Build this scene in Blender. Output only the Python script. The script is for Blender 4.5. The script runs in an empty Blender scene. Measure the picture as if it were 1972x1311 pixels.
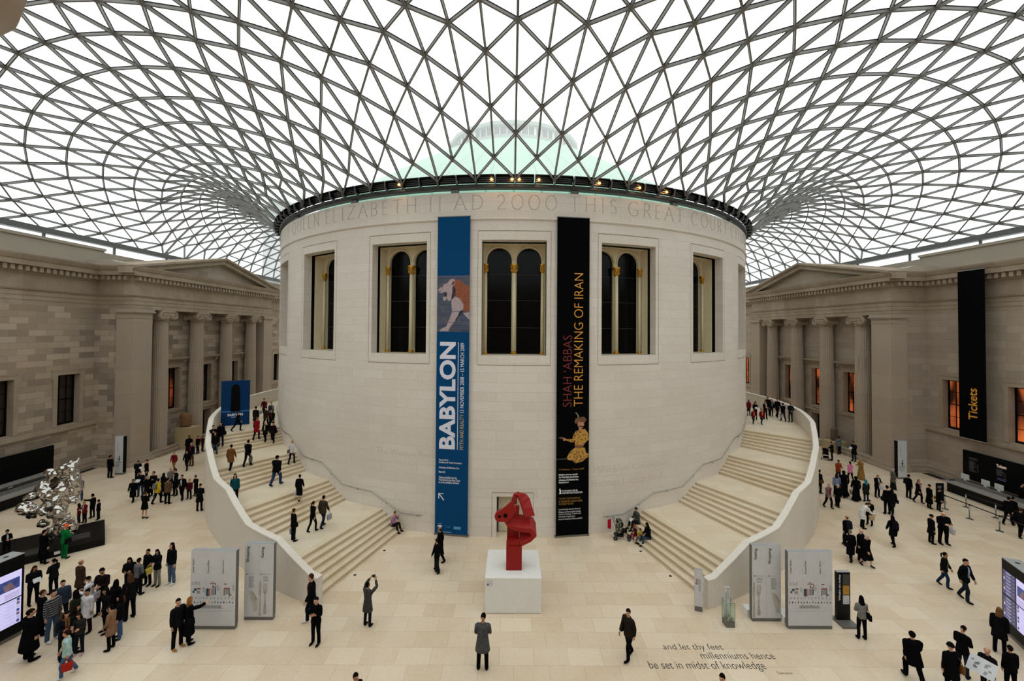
import bpy, bmesh, math, random
import numpy as np
from mathutils import Vector, Matrix
scene = bpy.context.scene
COL = scene.collection
# ---------------------------------------------------------------- camera
cd = bpy.data.cameras.new('camera')
cd.sensor_width = 36.0; cd.sensor_fit = 'HORIZONTAL'; cd.lens = 14.9941
cd.shift_x = -0.00016; cd.shift_y = -0.01734; cd.clip_start = 0.3; cd.clip_end = 600
cam = bpy.data.objects.new('camera', cd); COL.objects.link(cam)
cam.matrix_world = Matrix(((0.999968, -0.007309, -0.003149, -0.1682),
                           (-0.003286, -0.018705, -0.99982, -43.773),
                           (0.007249, 0.999798, -0.018729, 10.929), (0, 0, 0, 1)))
scene.camera = cam
# ---------------------------------------------------------------- sky, exposure
vs = scene.view_settings
vs.view_transform = 'Standard'; vs.look = 'None'; vs.gamma = 1.0; vs.use_curve_mapping = False
vs.exposure = -0.15
SKY = 2.2
w = bpy.data.worlds.new('overcast_sky'); scene.world = w; w.use_nodes = True
nt = w.node_tree; nt.nodes.clear()
tc = nt.nodes.new('ShaderNodeTexCoord')
sp = nt.nodes.new('ShaderNodeSeparateXYZ'); nt.links.new(tc.outputs['Generated'], sp.inputs[0])
rp = nt.nodes.new('ShaderNodeValToRGB'); nt.links.new(sp.outputs['Z'], rp.inputs[0])
rp.color_ramp.elements[0].position = 0.0; rp.color_ramp.elements[0].color = (.72, .76, .78, 1)
rp.color_ramp.elements[1].position = 0.6; rp.color_ramp.elements[1].color = (.97, 1, 1, 1)
nz = nt.nodes.new('ShaderNodeTexNoise'); nz.inputs['Scale'].default_value = 2.2; nz.inputs['Detail'].default_value = 4
nt.links.new(tc.outputs['Generated'], nz.inputs['Vector'])
mr = nt.nodes.new('ShaderNodeMapRange'); nt.links.new(nz.outputs['Fac'], mr.inputs[0])
mr.inputs[3].default_value = .92; mr.inputs[4].default_value = 1.08
mx = nt.nodes.new('ShaderNodeVectorMath'); mx.operation = 'SCALE'
nt.links.new(rp.outputs[0], mx.inputs[0]); nt.links.new(mr.outputs[0], mx.inputs['Scale'])
bg = nt.nodes.new('ShaderNodeBackground'); nt.links.new(mx.outputs[0], bg.inputs[0]); bg.inputs[1].default_value = SKY
wo = nt.nodes.new('ShaderNodeOutputWorld'); nt.links.new(bg.outputs[0], wo.inputs[0])
# ---------------------------------------------------------------- helpers
R = 21.0; PI = math.pi
rad = math.radians
def lin(c):
    return tuple((x/12.92 if x <= .04045 else ((x+.055)/1.055)**2.4) for x in c)
def hexc(h):
    return lin(tuple(int(h[i:i+2], 16)/255 for i in (0, 2, 4)))
MATS = {}
def N(nt, t, **k):
    n = nt.nodes.new(t)
    for a, b in k.items(): setattr(n, a, b)
    return n
def base_mat(name):
    m = bpy.data.materials.new(name); m.use_nodes = True
    nt = m.node_tree; b = nt.nodes['Principled BSDF']
    return m, nt, b
def mat(name, col, rough=.6, metal=0.0, var=.12, scale=6.0, spec=.5, emit=0.0, bump=0.0):
    """plain material: one colour with a little procedural variation"""
    if name in MATS: return MATS[name]
    m, nt, b = base_mat(name)
    c = hexc(col)
    n = N(nt, 'ShaderNodeTexNoise'); n.inputs['Scale'].default_value = scale; n.inputs['Detail'].default_value = 3
    g = N(nt, 'ShaderNodeTexCoord'); nt.links.new(g.outputs['Object'], n.inputs['Vector'])
    r = N(nt, 'ShaderNodeValToRGB'); nt.links.new(n.outputs['Fac'], r.inputs[0])
    e = r.color_ramp.elements
    e[0].position = .3; e[0].color = tuple(x*(1-var) for x in c)+(1,)
    e[1].position = .7; e[1].color = tuple(min(1, x*(1+var)) for x in c)+(1,)
    nt.links.new(r.outputs[0], b.inputs['Base Color'])
    b.inputs['Roughness'].default_value = rough; b.inputs['Metallic'].default_value = metal
    b.inputs['Specular IOR Level'].default_value = spec
    if emit:
        nt.links.new(r.outputs[0], b.inputs['Emission Color']); b.inputs['Emission Strength'].default_value = emit
    if bump:
        bp = N(nt, 'ShaderNodeBump'); bp.inputs['Strength'].default_value = bump; nt.links.new(n.outputs['Fac'], bp.inputs['Height'])
        nt.links.new(bp.outputs[0], b.inputs['Normal'])
    MATS[name] = m; return m
def blocks(name, c1, c2, mortar, bw, bh, mode, msize=.012, stain=None, amount=.5, rough=.75, spec=.3, bias=0.0, nscale=.35, bump=.0):
    """stone in courses; mode picks how world position unrolls: 'cyl', 'wall', 'floor'"""
    if name in MATS: return MATS[name]
    m, nt, b = base_mat(name)
    g = N(nt, 'ShaderNodeNewGeometry'); s = N(nt, 'ShaderNodeSeparateXYZ'); nt.links.new(g.outputs['Position'], s.inputs[0])
    cb = N(nt, 'ShaderNodeCombineXYZ')
    if mode == 'cyl':
        neg = N(nt, 'ShaderNodeMath', operation='MULTIPLY'); neg.inputs[1].default_value = -1; nt.links.new(s.outputs['Y'], neg.inputs[0])
        at = N(nt, 'ShaderNodeMath', operation='ARCTAN2'); nt.links.new(s.outputs['X'], at.inputs[0]); nt.links.new(neg.outputs[0], at.inputs[1])
        ml = N(nt, 'ShaderNodeMath', operation='MULTIPLY'); ml.inputs[1].default_value = R; nt.links.new(at.outputs[0], ml.inputs[0])
        nt.links.new(ml.outputs[0], cb.inputs[0]); nt.links.new(s.outputs['Z'], cb.inputs[1])
    elif mode == 'wall':
        ad = N(nt, 'ShaderNodeMath', operation='ADD'); nt.links.new(s.outputs['X'], ad.inputs[0]); nt.links.new(s.outputs['Y'], ad.inputs[1])
        nt.links.new(ad.outputs[0], cb.inputs[0]); nt.links.new(s.outputs['Z'], cb.inputs[1])
    else:
        nt.links.new(s.outputs['X'], cb.inputs[0]); nt.links.new(s.outputs['Y'], cb.inputs[1])
    br = N(nt, 'ShaderNodeTexBrick'); nt.links.new(cb.outputs[0], br.inputs['Vector'])
    br.inputs['Color1'].default_value = hexc(c1)+(1,); br.inputs['Color2'].default_value = hexc(c2)+(1,); br.inputs['Mortar'].default_value = hexc(mortar)+(1,)
    br.inputs['Scale'].default_value = 1.0; br.inputs['Brick Width'].default_value = bw; br.inputs['Row Height'].default_value = bh
    br.inputs['Mortar Size'].default_value = msize; br.inputs['Mortar Smooth'].default_value = .1; br.inputs['Bias'].default_value = bias
    br.offset = .41; br.offset_frequency = 2
    n = N(nt, 'ShaderNodeTexNoise'); n.inputs['Scale'].default_value = nscale; n.inputs['Detail'].default_value = 6; n.inputs['Roughness'].default_value = .65
    nt.links.new(g.outputs['Position'], n.inputs['Vector'])
    n2 = N(nt, 'ShaderNodeTexNoise'); n2.inputs['Scale'].default_value = 9; n2.inputs['Detail'].default_value = 4
    nt.links.new(g.outputs['Position'], n2.inputs['Vector'])
    r = N(nt, 'ShaderNodeMapRange'); nt.links.new(n.outputs['Fac'], r.inputs[0]); r.inputs[1].default_value = .42; r.inputs[2].default_value = .72
    r.inputs[3].default_value = 0; r.inputs[4].default_value = amount
    mx = N(nt, 'ShaderNodeMixRGB', blend_type='MIX'); nt.links.new(r.outputs[0], mx.inputs[0]); nt.links.new(br.outputs['Color'], mx.inputs[1])
    mx.inputs[2].default_value = hexc(stain or c2)+(1,)
    r2 = N(nt, 'ShaderNodeMapRange'); nt.links.new(n2.outputs['Fac'], r2.inputs[0]); r2.inputs[3].default_value = .9; r2.inputs[4].default_value = 1.08
    v = N(nt, 'ShaderNodeVectorMath', operation='SCALE'); nt.links.new(mx.outputs[0], v.inputs[0]); nt.links.new(r2.outputs[0], v.inputs['Scale'])
    nt.links.new(v.outputs[0], b.inputs['Base Color'])
    b.inputs['Roughness'].default_value = rough; b.inputs['Specular IOR Level'].default_value = spec
    if bump:
        bp = N(nt, 'ShaderNodeBump'); bp.inputs['Strength'].default_value = bump; bp.inputs['Distance'].default_value = .02
        nt.links.new(br.outputs['Fac'], bp.inputs['Height']); bp.invert = True; nt.links.new(bp.outputs[0], b.inputs['Normal'])
    MATS[name] = m; return m

class MB:
    """collects shapes, then links them as one mesh object"""
    def __init__(s): s.v = []; s.f = []; s.mi = []
    def add(s, vs, fs, mi=0):
        o = len(s.v); s.v += [tuple(p) for p in vs]; s.f += [tuple(o+i for i in f) for f in fs]; s.mi += [mi]*len(fs); return s
    def quad(s, a, b, c, d, mi=0): return s.add((a, b, c, d), ((0, 1, 2, 3),), mi)
    def box(s, lo, hi, mi=0, M=None):
        x0, y0, z0 = lo; x1, y1, z1 = hi
        vs = [(x0, y0, z0), (x1, y0, z0), (x1, y1, z0), (x0, y1, z0), (x0, y0, z1), (x1, y0, z1), (x1, y1, z1), (x0, y1, z1)]
        if M is not None: vs = [M @ Vector(p) for p in vs]
        return s.add(vs, ((0, 3, 2, 1), (4, 5, 6, 7), (0, 1, 5, 4), (1, 2, 6, 5), (2, 3, 7, 6), (3, 0, 4, 7)), mi)
    def prism(s, poly, f0, f1, mi=0):
        """poly of 2d points; f0/f1 map a 2d point to the two end faces"""
        n = len(poly); a = [f0(p) for p in poly]; b = [f1(p) for p in poly]
        return s.add(a+b, [tuple(range(n-1, -1, -1)), tuple(range(n, 2*n))]+[(i, (i+1) % n, n+(i+1) % n, n+i) for i in range(n)], mi)
    def lathe(s, prof, c=(0, 0, 0), n=24, mi=0, cap=True, M=None, flute=None):
        vs = []; fs = []
        for (r, z) in prof:
            for k in range(n):
                a = 2*PI*k/n; rr = r*(flute(k) if flute else 1)
                p = Vector((c[0]+rr*math.cos(a), c[1]+rr*math.sin(a), c[2]+z)); vs.append(M @ p if M is not None else p)
        for i in range(len(prof)-1):
            for k in range(n): fs.append((i*n+k, i*n+(k+1) % n, (i+1)*n+(k+1) % n, (i+1)*n+k))
        if cap: fs.append(tuple(range(n-1, -1, -1))); fs.append(tuple((len(prof)-1)*n+k for k in range(n)))
        return s.add(vs, fs, mi)
    def tube(s, pts, r, n=8, mi=0, cap=True, closed=False):
        pts = [Vector(p) for p in pts]; rr = r if hasattr(r, '__len__') else [r]*len(pts)
        vs = []; fs = []; up = None; m = len(pts)
        for i, p in enumerate(pts):
            if closed: d = pts[(i+1) % m]-pts[i-1]
            else: d = pts[min(i+1, m-1)]-pts[max(i-1, 0)]
            d.normalize()
            if up is None:
                up = Vector((0, 0, 1)) if abs(d.z) < .9 else Vector((1, 0, 0))
            x = d.cross(up).normalized(); y = x.cross(d).normalized(); up = y
            for k in range(n):
                a = 2*PI*k/n; vs.append(p+x*math.cos(a)*rr[i]+y*math.sin(a)*rr[i])
        for i in range(m if closed else m-1):
            j = (i+1) % m
            for k in range(n): fs.append((i*n+k, i*n+(k+1) % n, j*n+(k+1) % n, j*n+k))
        if cap and not closed: fs.append(tuple(range(n-1, -1, -1))); fs.append(tuple((m-1)*n+k for k in range(n)))
        return s.add(vs, fs, mi)
    def bar(s, a, b, w, h, up=(0, 0, 1), mi=0):
        """box of section w x h from a to b, centred on the line"""
        a = Vector(a); b = Vector(b); d = (b-a).normalized(); u = Vector(up)
        x = d.cross(u).normalized(); y = x.cross(d).normalized()
        vs = [p+x*sx*w/2+y*sy*h/2 for p in (a, b) for sx, sy in ((-1, -1), (1, -1), (1, 1), (-1, 1))]
        return s.add(vs, ((0, 1, 2, 3), (7, 6, 5, 4), (0, 4, 5, 1), (1, 5, 6, 2), (2, 6, 7, 3), (3, 7, 4, 0)), mi)
    def ell(s, c, r, n=12, m=8, mi=0, M=None):
        vs = []; fs = []
        for i in range(m+1):
            t = PI*i/m
            for k in range(n):
                a = 2*PI*k/n; p = Vector((r[0]*math.sin(t)*math.cos(a), r[1]*math.sin(t)*math.sin(a), r[2]*math.cos(t)))
                if M is not None: p = M @ p
                vs.append(p+Vector(c))
        for i in range(m):
            for k in range(n): fs.append((i*n+k, (i+1)*n+k, (i+1)*n+(k+1) % n, i*n+(k+1) % n))
        return s.add(vs, fs, mi)
    def build(s, name, mats, parent=None, smooth=False, loc=None):
        me = bpy.data.meshes.new(name)
        vs = s.v
        if loc is not None: vs = [(p[0]-loc[0], p[1]-loc[1], p[2]-loc[2]) for p in vs]
        me.from_pydata(vs, [], s.f)
        if not isinstance(mats, (list, tuple)): mats = [mats]
        for m in mats: me.materials.append(m)
        if len(mats) > 1: me.polygons.foreach_set('material_index', s.mi)
        if smooth: me.polygons.foreach_set('use_smooth', [True]*len(me.polygons))
        bm = bmesh.new(); bm.from_mesh(me)
        bmesh.ops.recalc_face_normals(bm, faces=bm.faces); bm.to_mesh(me); bm.free()
        o = bpy.data.objects.new(name, me); COL.objects.link(o)
        if loc is not None: o.location = loc
        if parent is not None: o.parent = parent; o.location = loc if loc is not None else (0, 0, 0)
        return o
def split_build(mb, name, m, parent=None):
    """one object for each separate piece collected in mb"""
    n = len(mb.v); par = list(range(n))
    def find(i):
        while par[i] != i: par[i] = par[par[i]]; i = par[i]
        return i
    for f in mb.f:
        for i in f[1:]: par[find(i)] = find(f[0])
    gr = {}
    for f, k in zip(mb.f, mb.mi): gr.setdefault(find(f[0]), []).append((f, k))
    for fs in gr.values():
        ids = sorted({i for f, _ in fs for i in f}); mp = {i: j for j, i in enumerate(ids)}
        q = MB(); q.add([mb.v[i] for i in ids], [tuple(mp[i] for i in f) for f, _ in fs]); q.mi = [k for _, k in fs]; q.build(name, m, parent)
def autosmooth(o, ang=35):
    me = o.data
    bm = bmesh.new(); bm.from_mesh(me)
    for f in bm.faces: f.smooth = True
    for e in bm.edges:
        if len(e.link_faces) == 2 and e.calc_face_angle(0) > rad(ang): e.smooth = False
    bm.to_mesh(me); bm.free(); return o
def tag(o, label, cat, group=None, kind=None):
    o['label'] = label; o['category'] = cat
    if group: o['group'] = group
    if kind: o['kind'] = kind
    return o
def structure(o, label=None, cat=None):
    o['kind'] = 'structure'
    if label: o['label'] = label
    if cat: o['category'] = cat
    return o
def empty(name, loc=(0, 0, 0), rz=0.0):
    o = bpy.data.objects.new(name, None); COL.objects.link(o); o.location = loc; o.rotation_euler = (0, 0, rz); o.empty_display_size = .2
    return o
def copy_tree(o, parent=None):
    c = o.copy(); COL.objects.link(c)
    if parent is not None: c.parent = parent
    for ch in list(o.children): copy_tree(ch, c)
    return c
def pol(th, r, z=0.0):
    """angle in degrees from south, positive to the east"""
    t = rad(th); return Vector((r*math.sin(t), -r*math.cos(t), z))
# outer face of the staircase balustrades: angle from south, distance from the drum's centre
OUTER = [(16, 27.87), (21.5, 27.5), (27, 27.05), (33, 26.56), (37, 26.3), (42.6, 25.94), (48, 25.62), (54, 25.29), (60, 25.08), (66, 24.93), (77, 24.5), (90, 23.95), (110, 23.3), (150, 22.8)]
def ell_r(th, dr=0.0):
    K = OUTER; i = 0
    while i < len(K)-2 and th > K[i+1][0]: i += 1
    (t0, r0), (t1, r1) = K[i], K[i+1]
    m0 = (r1-K[i-1][1])/(t1-K[i-1][0]) if i else (r1-r0)/(t1-t0)
    m1 = (K[i+2][1]-r0)/(K[i+2][0]-t0) if i+2 < len(K) else (r1-r0)/(t1-t0)
    h = t1-t0; u = (th-t0)/h
    return (2*u**3-3*u*u+1)*r0+(u**3-2*u*u+u)*h*m0+(3*u*u-2*u**3)*r1+(u**3-u*u)*h*m1+dr
def lettering(name, rows, m, parent, M, extrude=.004, res=2):
    """rows: (text, x, y, size, align, thicken); flat text on the local xy plane of matrix M, one mesh"""
    mb = MB()
    for (txt, x, y, size, align, off) in rows:
        cu = bpy.data.curves.new('t', 'FONT'); cu.body = txt; cu.size = size; cu.align_x = align; cu.resolution_u = res
        cu.extrude = extrude; cu.offset = off
        ob = bpy.data.objects.new('t', cu); COL.objects.link(ob)
        dg = bpy.context.evaluated_depsgraph_get(); ev = ob.evaluated_get(dg); me = ev.to_mesh()
        mb.add([M @ Vector((v.co.x+x, v.co.y+y, v.co.z)) for v in me.vertices], [tuple(p.vertices) for p in me.polygons])
        ev.to_mesh_clear(); bpy.data.objects.remove(ob); bpy.data.curves.remove(cu)
    return mb.build(name, m, parent)
def frame(o, x, y):
    """matrix whose local x,y run along the world vectors x,y from o"""
    x = Vector(x).normalized(); y = Vector(y).normalized(); z = x.cross(y)
    return Matrix(((x.x, y.x, z.x, o[0]), (x.y, y.y, z.y, o[1]), (x.z, y.z, z.z, o[2]), (0, 0, 0, 1)))
# ================================================================= the setting
M_drum = blocks('drum_limestone', 'ded5cb', 'd8cec3', 'c9bfb4', 2.2, .51, 'cyl', .009, 'd0c4b8', .5, .7, nscale=.25)
M_stone = blocks('pale_limestone', 'ded6cb', 'd9d0c4', 'd0c6b9', 1.6, 3.0, 'wall', .006, 'd0c5b5', .4, .7)
M_step = blocks('step_limestone', 'd8c7ad', 'ccb898', 'bfac90', 1.25, 9.0, 'wall', .006, 'd9cdb6', .5, .6)
M_land = blocks('landing_limestone', 'dacbb4', 'd1bfa4', 'c2b096', 1.4, .8, 'floor', .008, 'dacfba', .5, .5)
M_wall = blocks('weathered_ashlar', 'b3a493', '82756a', '7c6d5e', 1.15, .43, 'wall', .010, 'b09678', .4, .9, spec=.1, bias=.0)
M_ash2 = blocks('grey_ashlar', 'ab9d8f', '9a8c7e', '87796c', 1.3, .5, 'wall', .009, 'ae9a84', .45, .9, spec=.1)
M_trim = blocks('weathered_trim', 'ab9c8a', '9b8b7a', '8b7c6c', 2.4, 9.0, 'wall', .010, '8a7764', .65, .9, spec=.1, nscale=.8)
M_anta = blocks('anta_ashlar', 'ab9d8d', 'a4968a', '8f8275', 40, 1.9, 'wall', .008, 'ab9378', .5, .9, spec=.1, nscale=.5)
M_attic = mat('attic_render', 'a89e90', .85, var=.05, scale=.6)
M_floor = blocks('court_paving', 'dcc9b0', 'cfb89b', 'b9a58b', 1.15, .78, 'floor', .008, 'dfd0bd', .55, .34, spec=.4, nscale=.6)
M_black = mat('matt_black', '080809', .7, var=.2, spec=.08)
M_dark = mat('dark_glass', '050506', .15, var=.2, spec=.12)
M_cream = mat('cream_plaster', 'dccfae', .6, var=.05)
M_gold = mat('gilding', 'c99a3e', .35, .85, .25, 14)
M_grey = mat('grey_steel', '6d6e6e', .5, .3, .06)
M_steelw = mat('painted_steel', '77756f', .5, .0, .05)
M_darksteel = mat('dark_steel', '3a3a3a', .5, .2, .08)
# ---- floor
fl = MB().quad((-48, -56, 0), (48, -56, 0), (48, 52, 0), (-48, 52, 0)).build('floor', M_floor)
structure(fl, 'pale limestone slab floor of the covered court', 'floor')
# ---- drum wall with window and door openings
WIN = [k for k in range(-5, 6)]
OH = 4.785; Z0, Z1 = 9.6, 15.8
br = sorted(set([-180+1.5*i for i in range(241)]+[18*k+s*OH for k in WIN for s in (-1, 1)]+[-2.34, 2.34]))
zs = [0, 2.14, 5, Z0, Z1, 16.9]
mb = MB()
for a, b in zip(br, br[1:]):
    if b-a < 1e-6: continue
    mid = (a+b)/2
    for z0, z1 in zip(zs, zs[1:]):
        if z0 == Z0 and any(abs(mid-18*k) < OH for k in WIN): continue
        if z0 == 0 and abs(mid) < 2.34: continue
        mb.quad(pol(a, R, z0), pol(b, R, z0), pol(b, R, z1), pol(a, R, z1))
    # string moulding and frieze
    for (r0, z0), (r1, z1) in zip([(R, 16.84), (R+.07, 16.88), (R+.1, 16.93), (R+.07, 16.98), (R+.03, 17.0), (R+.03, 18.36), (R-.6, 18.36), (R-.6, 17.9)],
                                  [(R+.07, 16.88), (R+.1, 16.93), (R+.07, 16.98), (R+.03, 17.0), (R+.03, 18.36), (R-.6, 18.36), (R-.6, 17.9), (R-.6, 17.0)]):
        mb.quad(pol(a, r0, z0), pol(b, r0, z0), pol(b, r1, z1), pol(a, r1, z1))
def wp(k, u, w, z):
    t = rad(18*k); n = Vector((math.sin(t), -math.cos(t), 0)); g = Vector((math.cos(t), math.sin(t), 0))
    p = n*(R-w)+g*u; p.z = z; return p
UW = R*math.sin(rad(OH)); W0 = R-R*math.cos(rad(OH))
for k in WIN:
    for s in (-1, 1): mb.quad(wp(k, s*UW, W0, Z0), wp(k, s*UW, .6, Z0), wp(k, s*UW, .6, Z1), wp(k, s*UW, W0, Z1))
    n = 6
    for i in range(n):
        ang = [-OH+2*OH*(i+j)/n for j in (0, 1)]
        for z in (Z0, Z1):
            p = [pol(18*k+a, R, z) for a in ang]; q = [wp(k, R*math.sin(rad(a)), .6, z) for a in ang]
            mb.quad(p[0], p[1], q[1], q[0])
drum = mb.build('wall_rotunda', M_drum, smooth=False); autosmooth(drum, 30)
structure(drum, 'round pale stone drum of the reading room in the middle of the court', 'wall')
# dark strips painted as groove shade, which outline each window surround and the door
jm = mat('groove_shade', '9c9080', .8)
jb = MB()
def shade_line(th0, z0, th1, z1, wd=.028, r=R+.004):
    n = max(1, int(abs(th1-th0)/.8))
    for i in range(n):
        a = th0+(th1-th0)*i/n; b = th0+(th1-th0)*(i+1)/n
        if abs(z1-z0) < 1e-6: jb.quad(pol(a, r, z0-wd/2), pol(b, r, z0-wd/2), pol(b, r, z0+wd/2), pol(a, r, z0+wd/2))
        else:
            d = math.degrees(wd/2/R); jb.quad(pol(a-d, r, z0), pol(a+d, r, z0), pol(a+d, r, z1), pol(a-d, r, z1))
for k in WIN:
    for s in (-1, 1): shade_line(18*k+5.37*s, 9.09, 18*k+5.37*s, 16.29)
    shade_line(18*k-5.37, 16.29, 18*k+5.37, 16.29, .05); shade_line(18*k-5.37, 9.09, 18*k+5.37, 9.09, .05)
for s in (-1, 1): shade_line(3.0*s, 0, 3.0*s, 2.34)
shade_line(-3, 2.34, 3, 2.34, .05)
jb.build('surround_groove_shade', jm, drum)
# ---- drum windows
def drum_window(k, num):
    root = structure(empty('window_%d' % num, wp(k, 0, .6, Z0)), None)
    P = lambda u, w, z: wp(k, u, w, z)-Vector(root.location)
    def q(mb, a, b, c, d, mi=0): mb.quad(P(*a), P(*b), P(*c), P(*d), mi)
    # black slot between new stone and old wall
    g = MB(); U = UW+.25
    for s in (-1, 1):
        q(g, (s*UW, .6, Z0), (s*U, .6, Z0), (s*U, .6, Z1+.2), (s*UW, .6, Z1+.2)); q(g, (s*UW, .6, Z0), (s*UW, .82, Z0), (s*UW, .82, Z1), (s*UW, .6, Z1))
    q(g, (-U, .6, Z1), (U, .6, Z1), (U, .82, Z1), (-U, .82, Z1)); q(g, (-U, .6, Z0-.01), (U, .6, Z0-.01), (U, .82, Z0-.01), (-U, .82, Z0-.01))
    g.build('shadow_gap', M_black, root)
    # old wall: reveals and the two-arched screen
    a = MB(); U = 1.73; zt = 15.76
    for s in (-1, 1): q(a, (s*U, .8, Z0), (s*U, 1.75, Z0), (s*U, 1.75, zt), (s*U, .8, zt))
    q(a, (-U, .8, zt), (U, .8, zt), (U, 1.75, zt), (-U, 1.75, zt)); q(a, (-U, .8, Z0), (U, .8, Z0), (U, 1.75, Z0), (-U, 1.75, Z0))
    hw, zc, uc = .705, 14.95, .845; n = 14
    for s in (-1, 1):
        c = s*uc
        arc = [(c+hw*math.cos(PI*i/n), zc+hw*math.sin(PI*i/n)) for i in range(n+1)]
        for w0 in (1.5,):
            for i in range(n):
                (u0, z0), (u1, z1) = arc[i], arc[i+1]
                q(a, (u0, w0, z0), (u1, w0, z1), (u1, w0, zt), (u0, w0, zt)); q(a, (u0, w0, z0), (u1, w0, z1), (u1, 1.7, z1), (u0, 1.7, z0))
            lo, hi = sorted((c-hw, c+hw))
            q(a, (s*.0, w0, Z0), (s*(uc-hw), w0, Z0), (s*(uc-hw), w0, zt), (s*.0, w0, zt))
            q(a, (s*(uc+hw), w0, Z0), (s*U, w0, Z0), (s*U, w0, zt), (s*(uc+hw), w0, zt))
            for u in (lo, hi): q(a, (u, w0, Z0), (u, 1.7, Z0), (u, 1.7, zc), (u, w0, zc))
    a.build('arched_screen', M_cream, root)
    m = MB()
    for s in (-1, 1):
        ring = [P(s*uc+(hw+.07)*math.cos(PI*i/n), 1.47, zc-.25+(0 if 0 < i < n else 0)+.25+(hw+.07)*math.sin(PI*i/n)) for i in range(n+1)]
        m.tube(ring, .035, 6)
    m.build('archivolt', M_cream, root)
    gl = MB(); q(gl, (-U, 1.68, Z0), (U, 1.68, Z0), (U, 1.68, zt), (-U, 1.68, zt)); gl.build('glass', M_dark, root)
    b = MB()
    for z in (11.1, 12.65, 14.15): b.bar(P(-U, 1.66, z), P(U, 1.66, z), .03, .025)
    b.build('glazing_bar', mat('bronze_bar', '23211e', .5), root)
    for i, (u, rr) in enumerate(((0, .125), (-1.6, .085), (1.6, .085))):
        c = P(u, 1.42, 0)
        MB().lathe([(rr, Z0+.16), (rr*.96, 12.5), (rr*.86, 14.22)], c, 14).build('column', M_cream, root, True)
        MB().lathe([(rr*1.55, Z0), (rr*1.55, Z0+.05), (rr*1.25, Z0+.08), (rr*1.35, Z0+.12), (rr*1.0, Z0+.17)], c, 14).build('column_base', M_gold, root)
        g = MB(); g.lathe([(rr*.95, 14.2), (rr*1.2, 14.24), (rr*1.0, 14.28), (rr*1.15, 14.42), (rr*1.7, 14.6), (rr*1.9, 14.64), (rr*1.9, 14.71)], c, 12)
        for lv, (z, out) in enumerate(((14.36, 1.5), (14.5, 1.75))):
            for j in range(8):
                t = 2*PI*(j+.5*lv)/8; d = Vector((math.cos(t), math.sin(t), 0))
                g.tube([Vector(c)+d*rr*1.0+Vector((0, 0, z-.1)), Vector(c)+d*rr*1.35+Vector((0, 0, z)), Vector(c)+d*rr*out+Vector((0, 0, z+.05)), Vector(c)+d*rr*(out+.15)+Vector((0, 0, z+.01))], [.03, .035, .028, .015], 5)
        g.build('capital', M_gold, root)
    return root
for i, k in enumerate((0, -1, 1, -2, 2, -3, 3, -4, 4, -5, 5)): drum_window(k, i+1)
# ---- door in the drum
dr = structure(empty('door_1', pol(0, R-.5, 0)))
d = MB(); DU = R*math.sin(rad(2.34))
o = Vector((0, R-.5, 0))
for s in (-1, 1): d.quad(Vector((s*DU, -R+.02, 0))+o, Vector((s*DU, -R+.75, 0))+o, Vector((s*DU, -R+.75, 2.14))+o, Vector((s*DU, -R+.02, 2.14))+o)
d.quad(Vector((-DU, -R, 2.14))+o, Vector((DU, -R, 2.14))+o, Vector((DU, -R+.75, 2.14))+o, Vector((-DU, -R+.75, 2.14))+o)
d.build('reveal', M_stone, dr)
l = MB()
for s in (-1, 1): l.box((s*.4-.36, .16, .03), (s*.4+.36, .22, 2.06))
l.build('door_leaf', mat('cream_door', 'c9bfa6', .5), dr)
j = MB(); j.box((-DU, .12, 0), (-DU+.09, .25, 2.14)); j.box((DU-.09, .12, 0), (DU, .25, 2.14)); j.box((-DU, .12, 2.07), (DU, .25, 2.14)); j.build('door_frame', M_darksteel, dr)
# ---- engraved lettering round the frieze, drawn as stroked serif capitals
G = {'A': [(0, 0, .5, 1), (.5, 1, 1, 0), (.22, .38, .78, .38)], 'B': [(.15, 0, .15, 1), 'b'], 'C': ['c'], 'D': [(.15, 0, .15, 1), 'd'], 'E': [(.15, 0, .15, 1), (.15, 1, .75, 1), (.15, .52, .6, .52), (.15, 0, .8, 0)],
     'G': ['c', (.88, .12, .88, .42), (.6, .42, .98, .42)], 'H': [(.12, 0, .12, 1), (.88, 0, .88, 1), (.12, .52, .88, .52)], 'I': [(.5, 0, .5, 1)], 'J': [(.55, 1, .55, .15), (.55, .15, .35, -.05), (.35, -.05, .2, 0)],
     'L': [(.15, 0, .15, 1), (.15, 0, .78, 0)], 'M': [(.08, 0, .15, 1), (.15, 1, .5, .05), (.5, .05, .85, 1), (.85, 1, .92, 0)], 'N': [(.12, 0, .12, 1), (.12, 1, .88, 0), (.88, 0, .88, 1)], 'O': ['o'], 'Q': ['o', (.55, .1, 1.0, -.2)],
     'R': [(.15, 0, .15, 1), 'r', (.42, .48, .9, 0)], 'S': ['s'], 'T': [(.5, 0, .5, 1), (.02, 1, .98, 1)], 'U': ['u'], 'Y': [(0, 1, .5, .48), (1, 1, .5, .48), (.5, .48, .5, 0)], 'Z': [(.05, 1, .95, 1), (.95, 1, .05, 0), (.05, 0, .95, 0)],
     '2': ['2'], '0': ['o']}
WD = {'I': .34, 'J': .45, 'E': .6, 'L': .62, 'B': .68, 'S': .6, 'R': .75, 'T': .78, 'M': 1.05, 'O': .98, 'Q': .98, 'G': .95, 'C': .92, 'D': .9, '2': .7, '0': .84}
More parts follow.
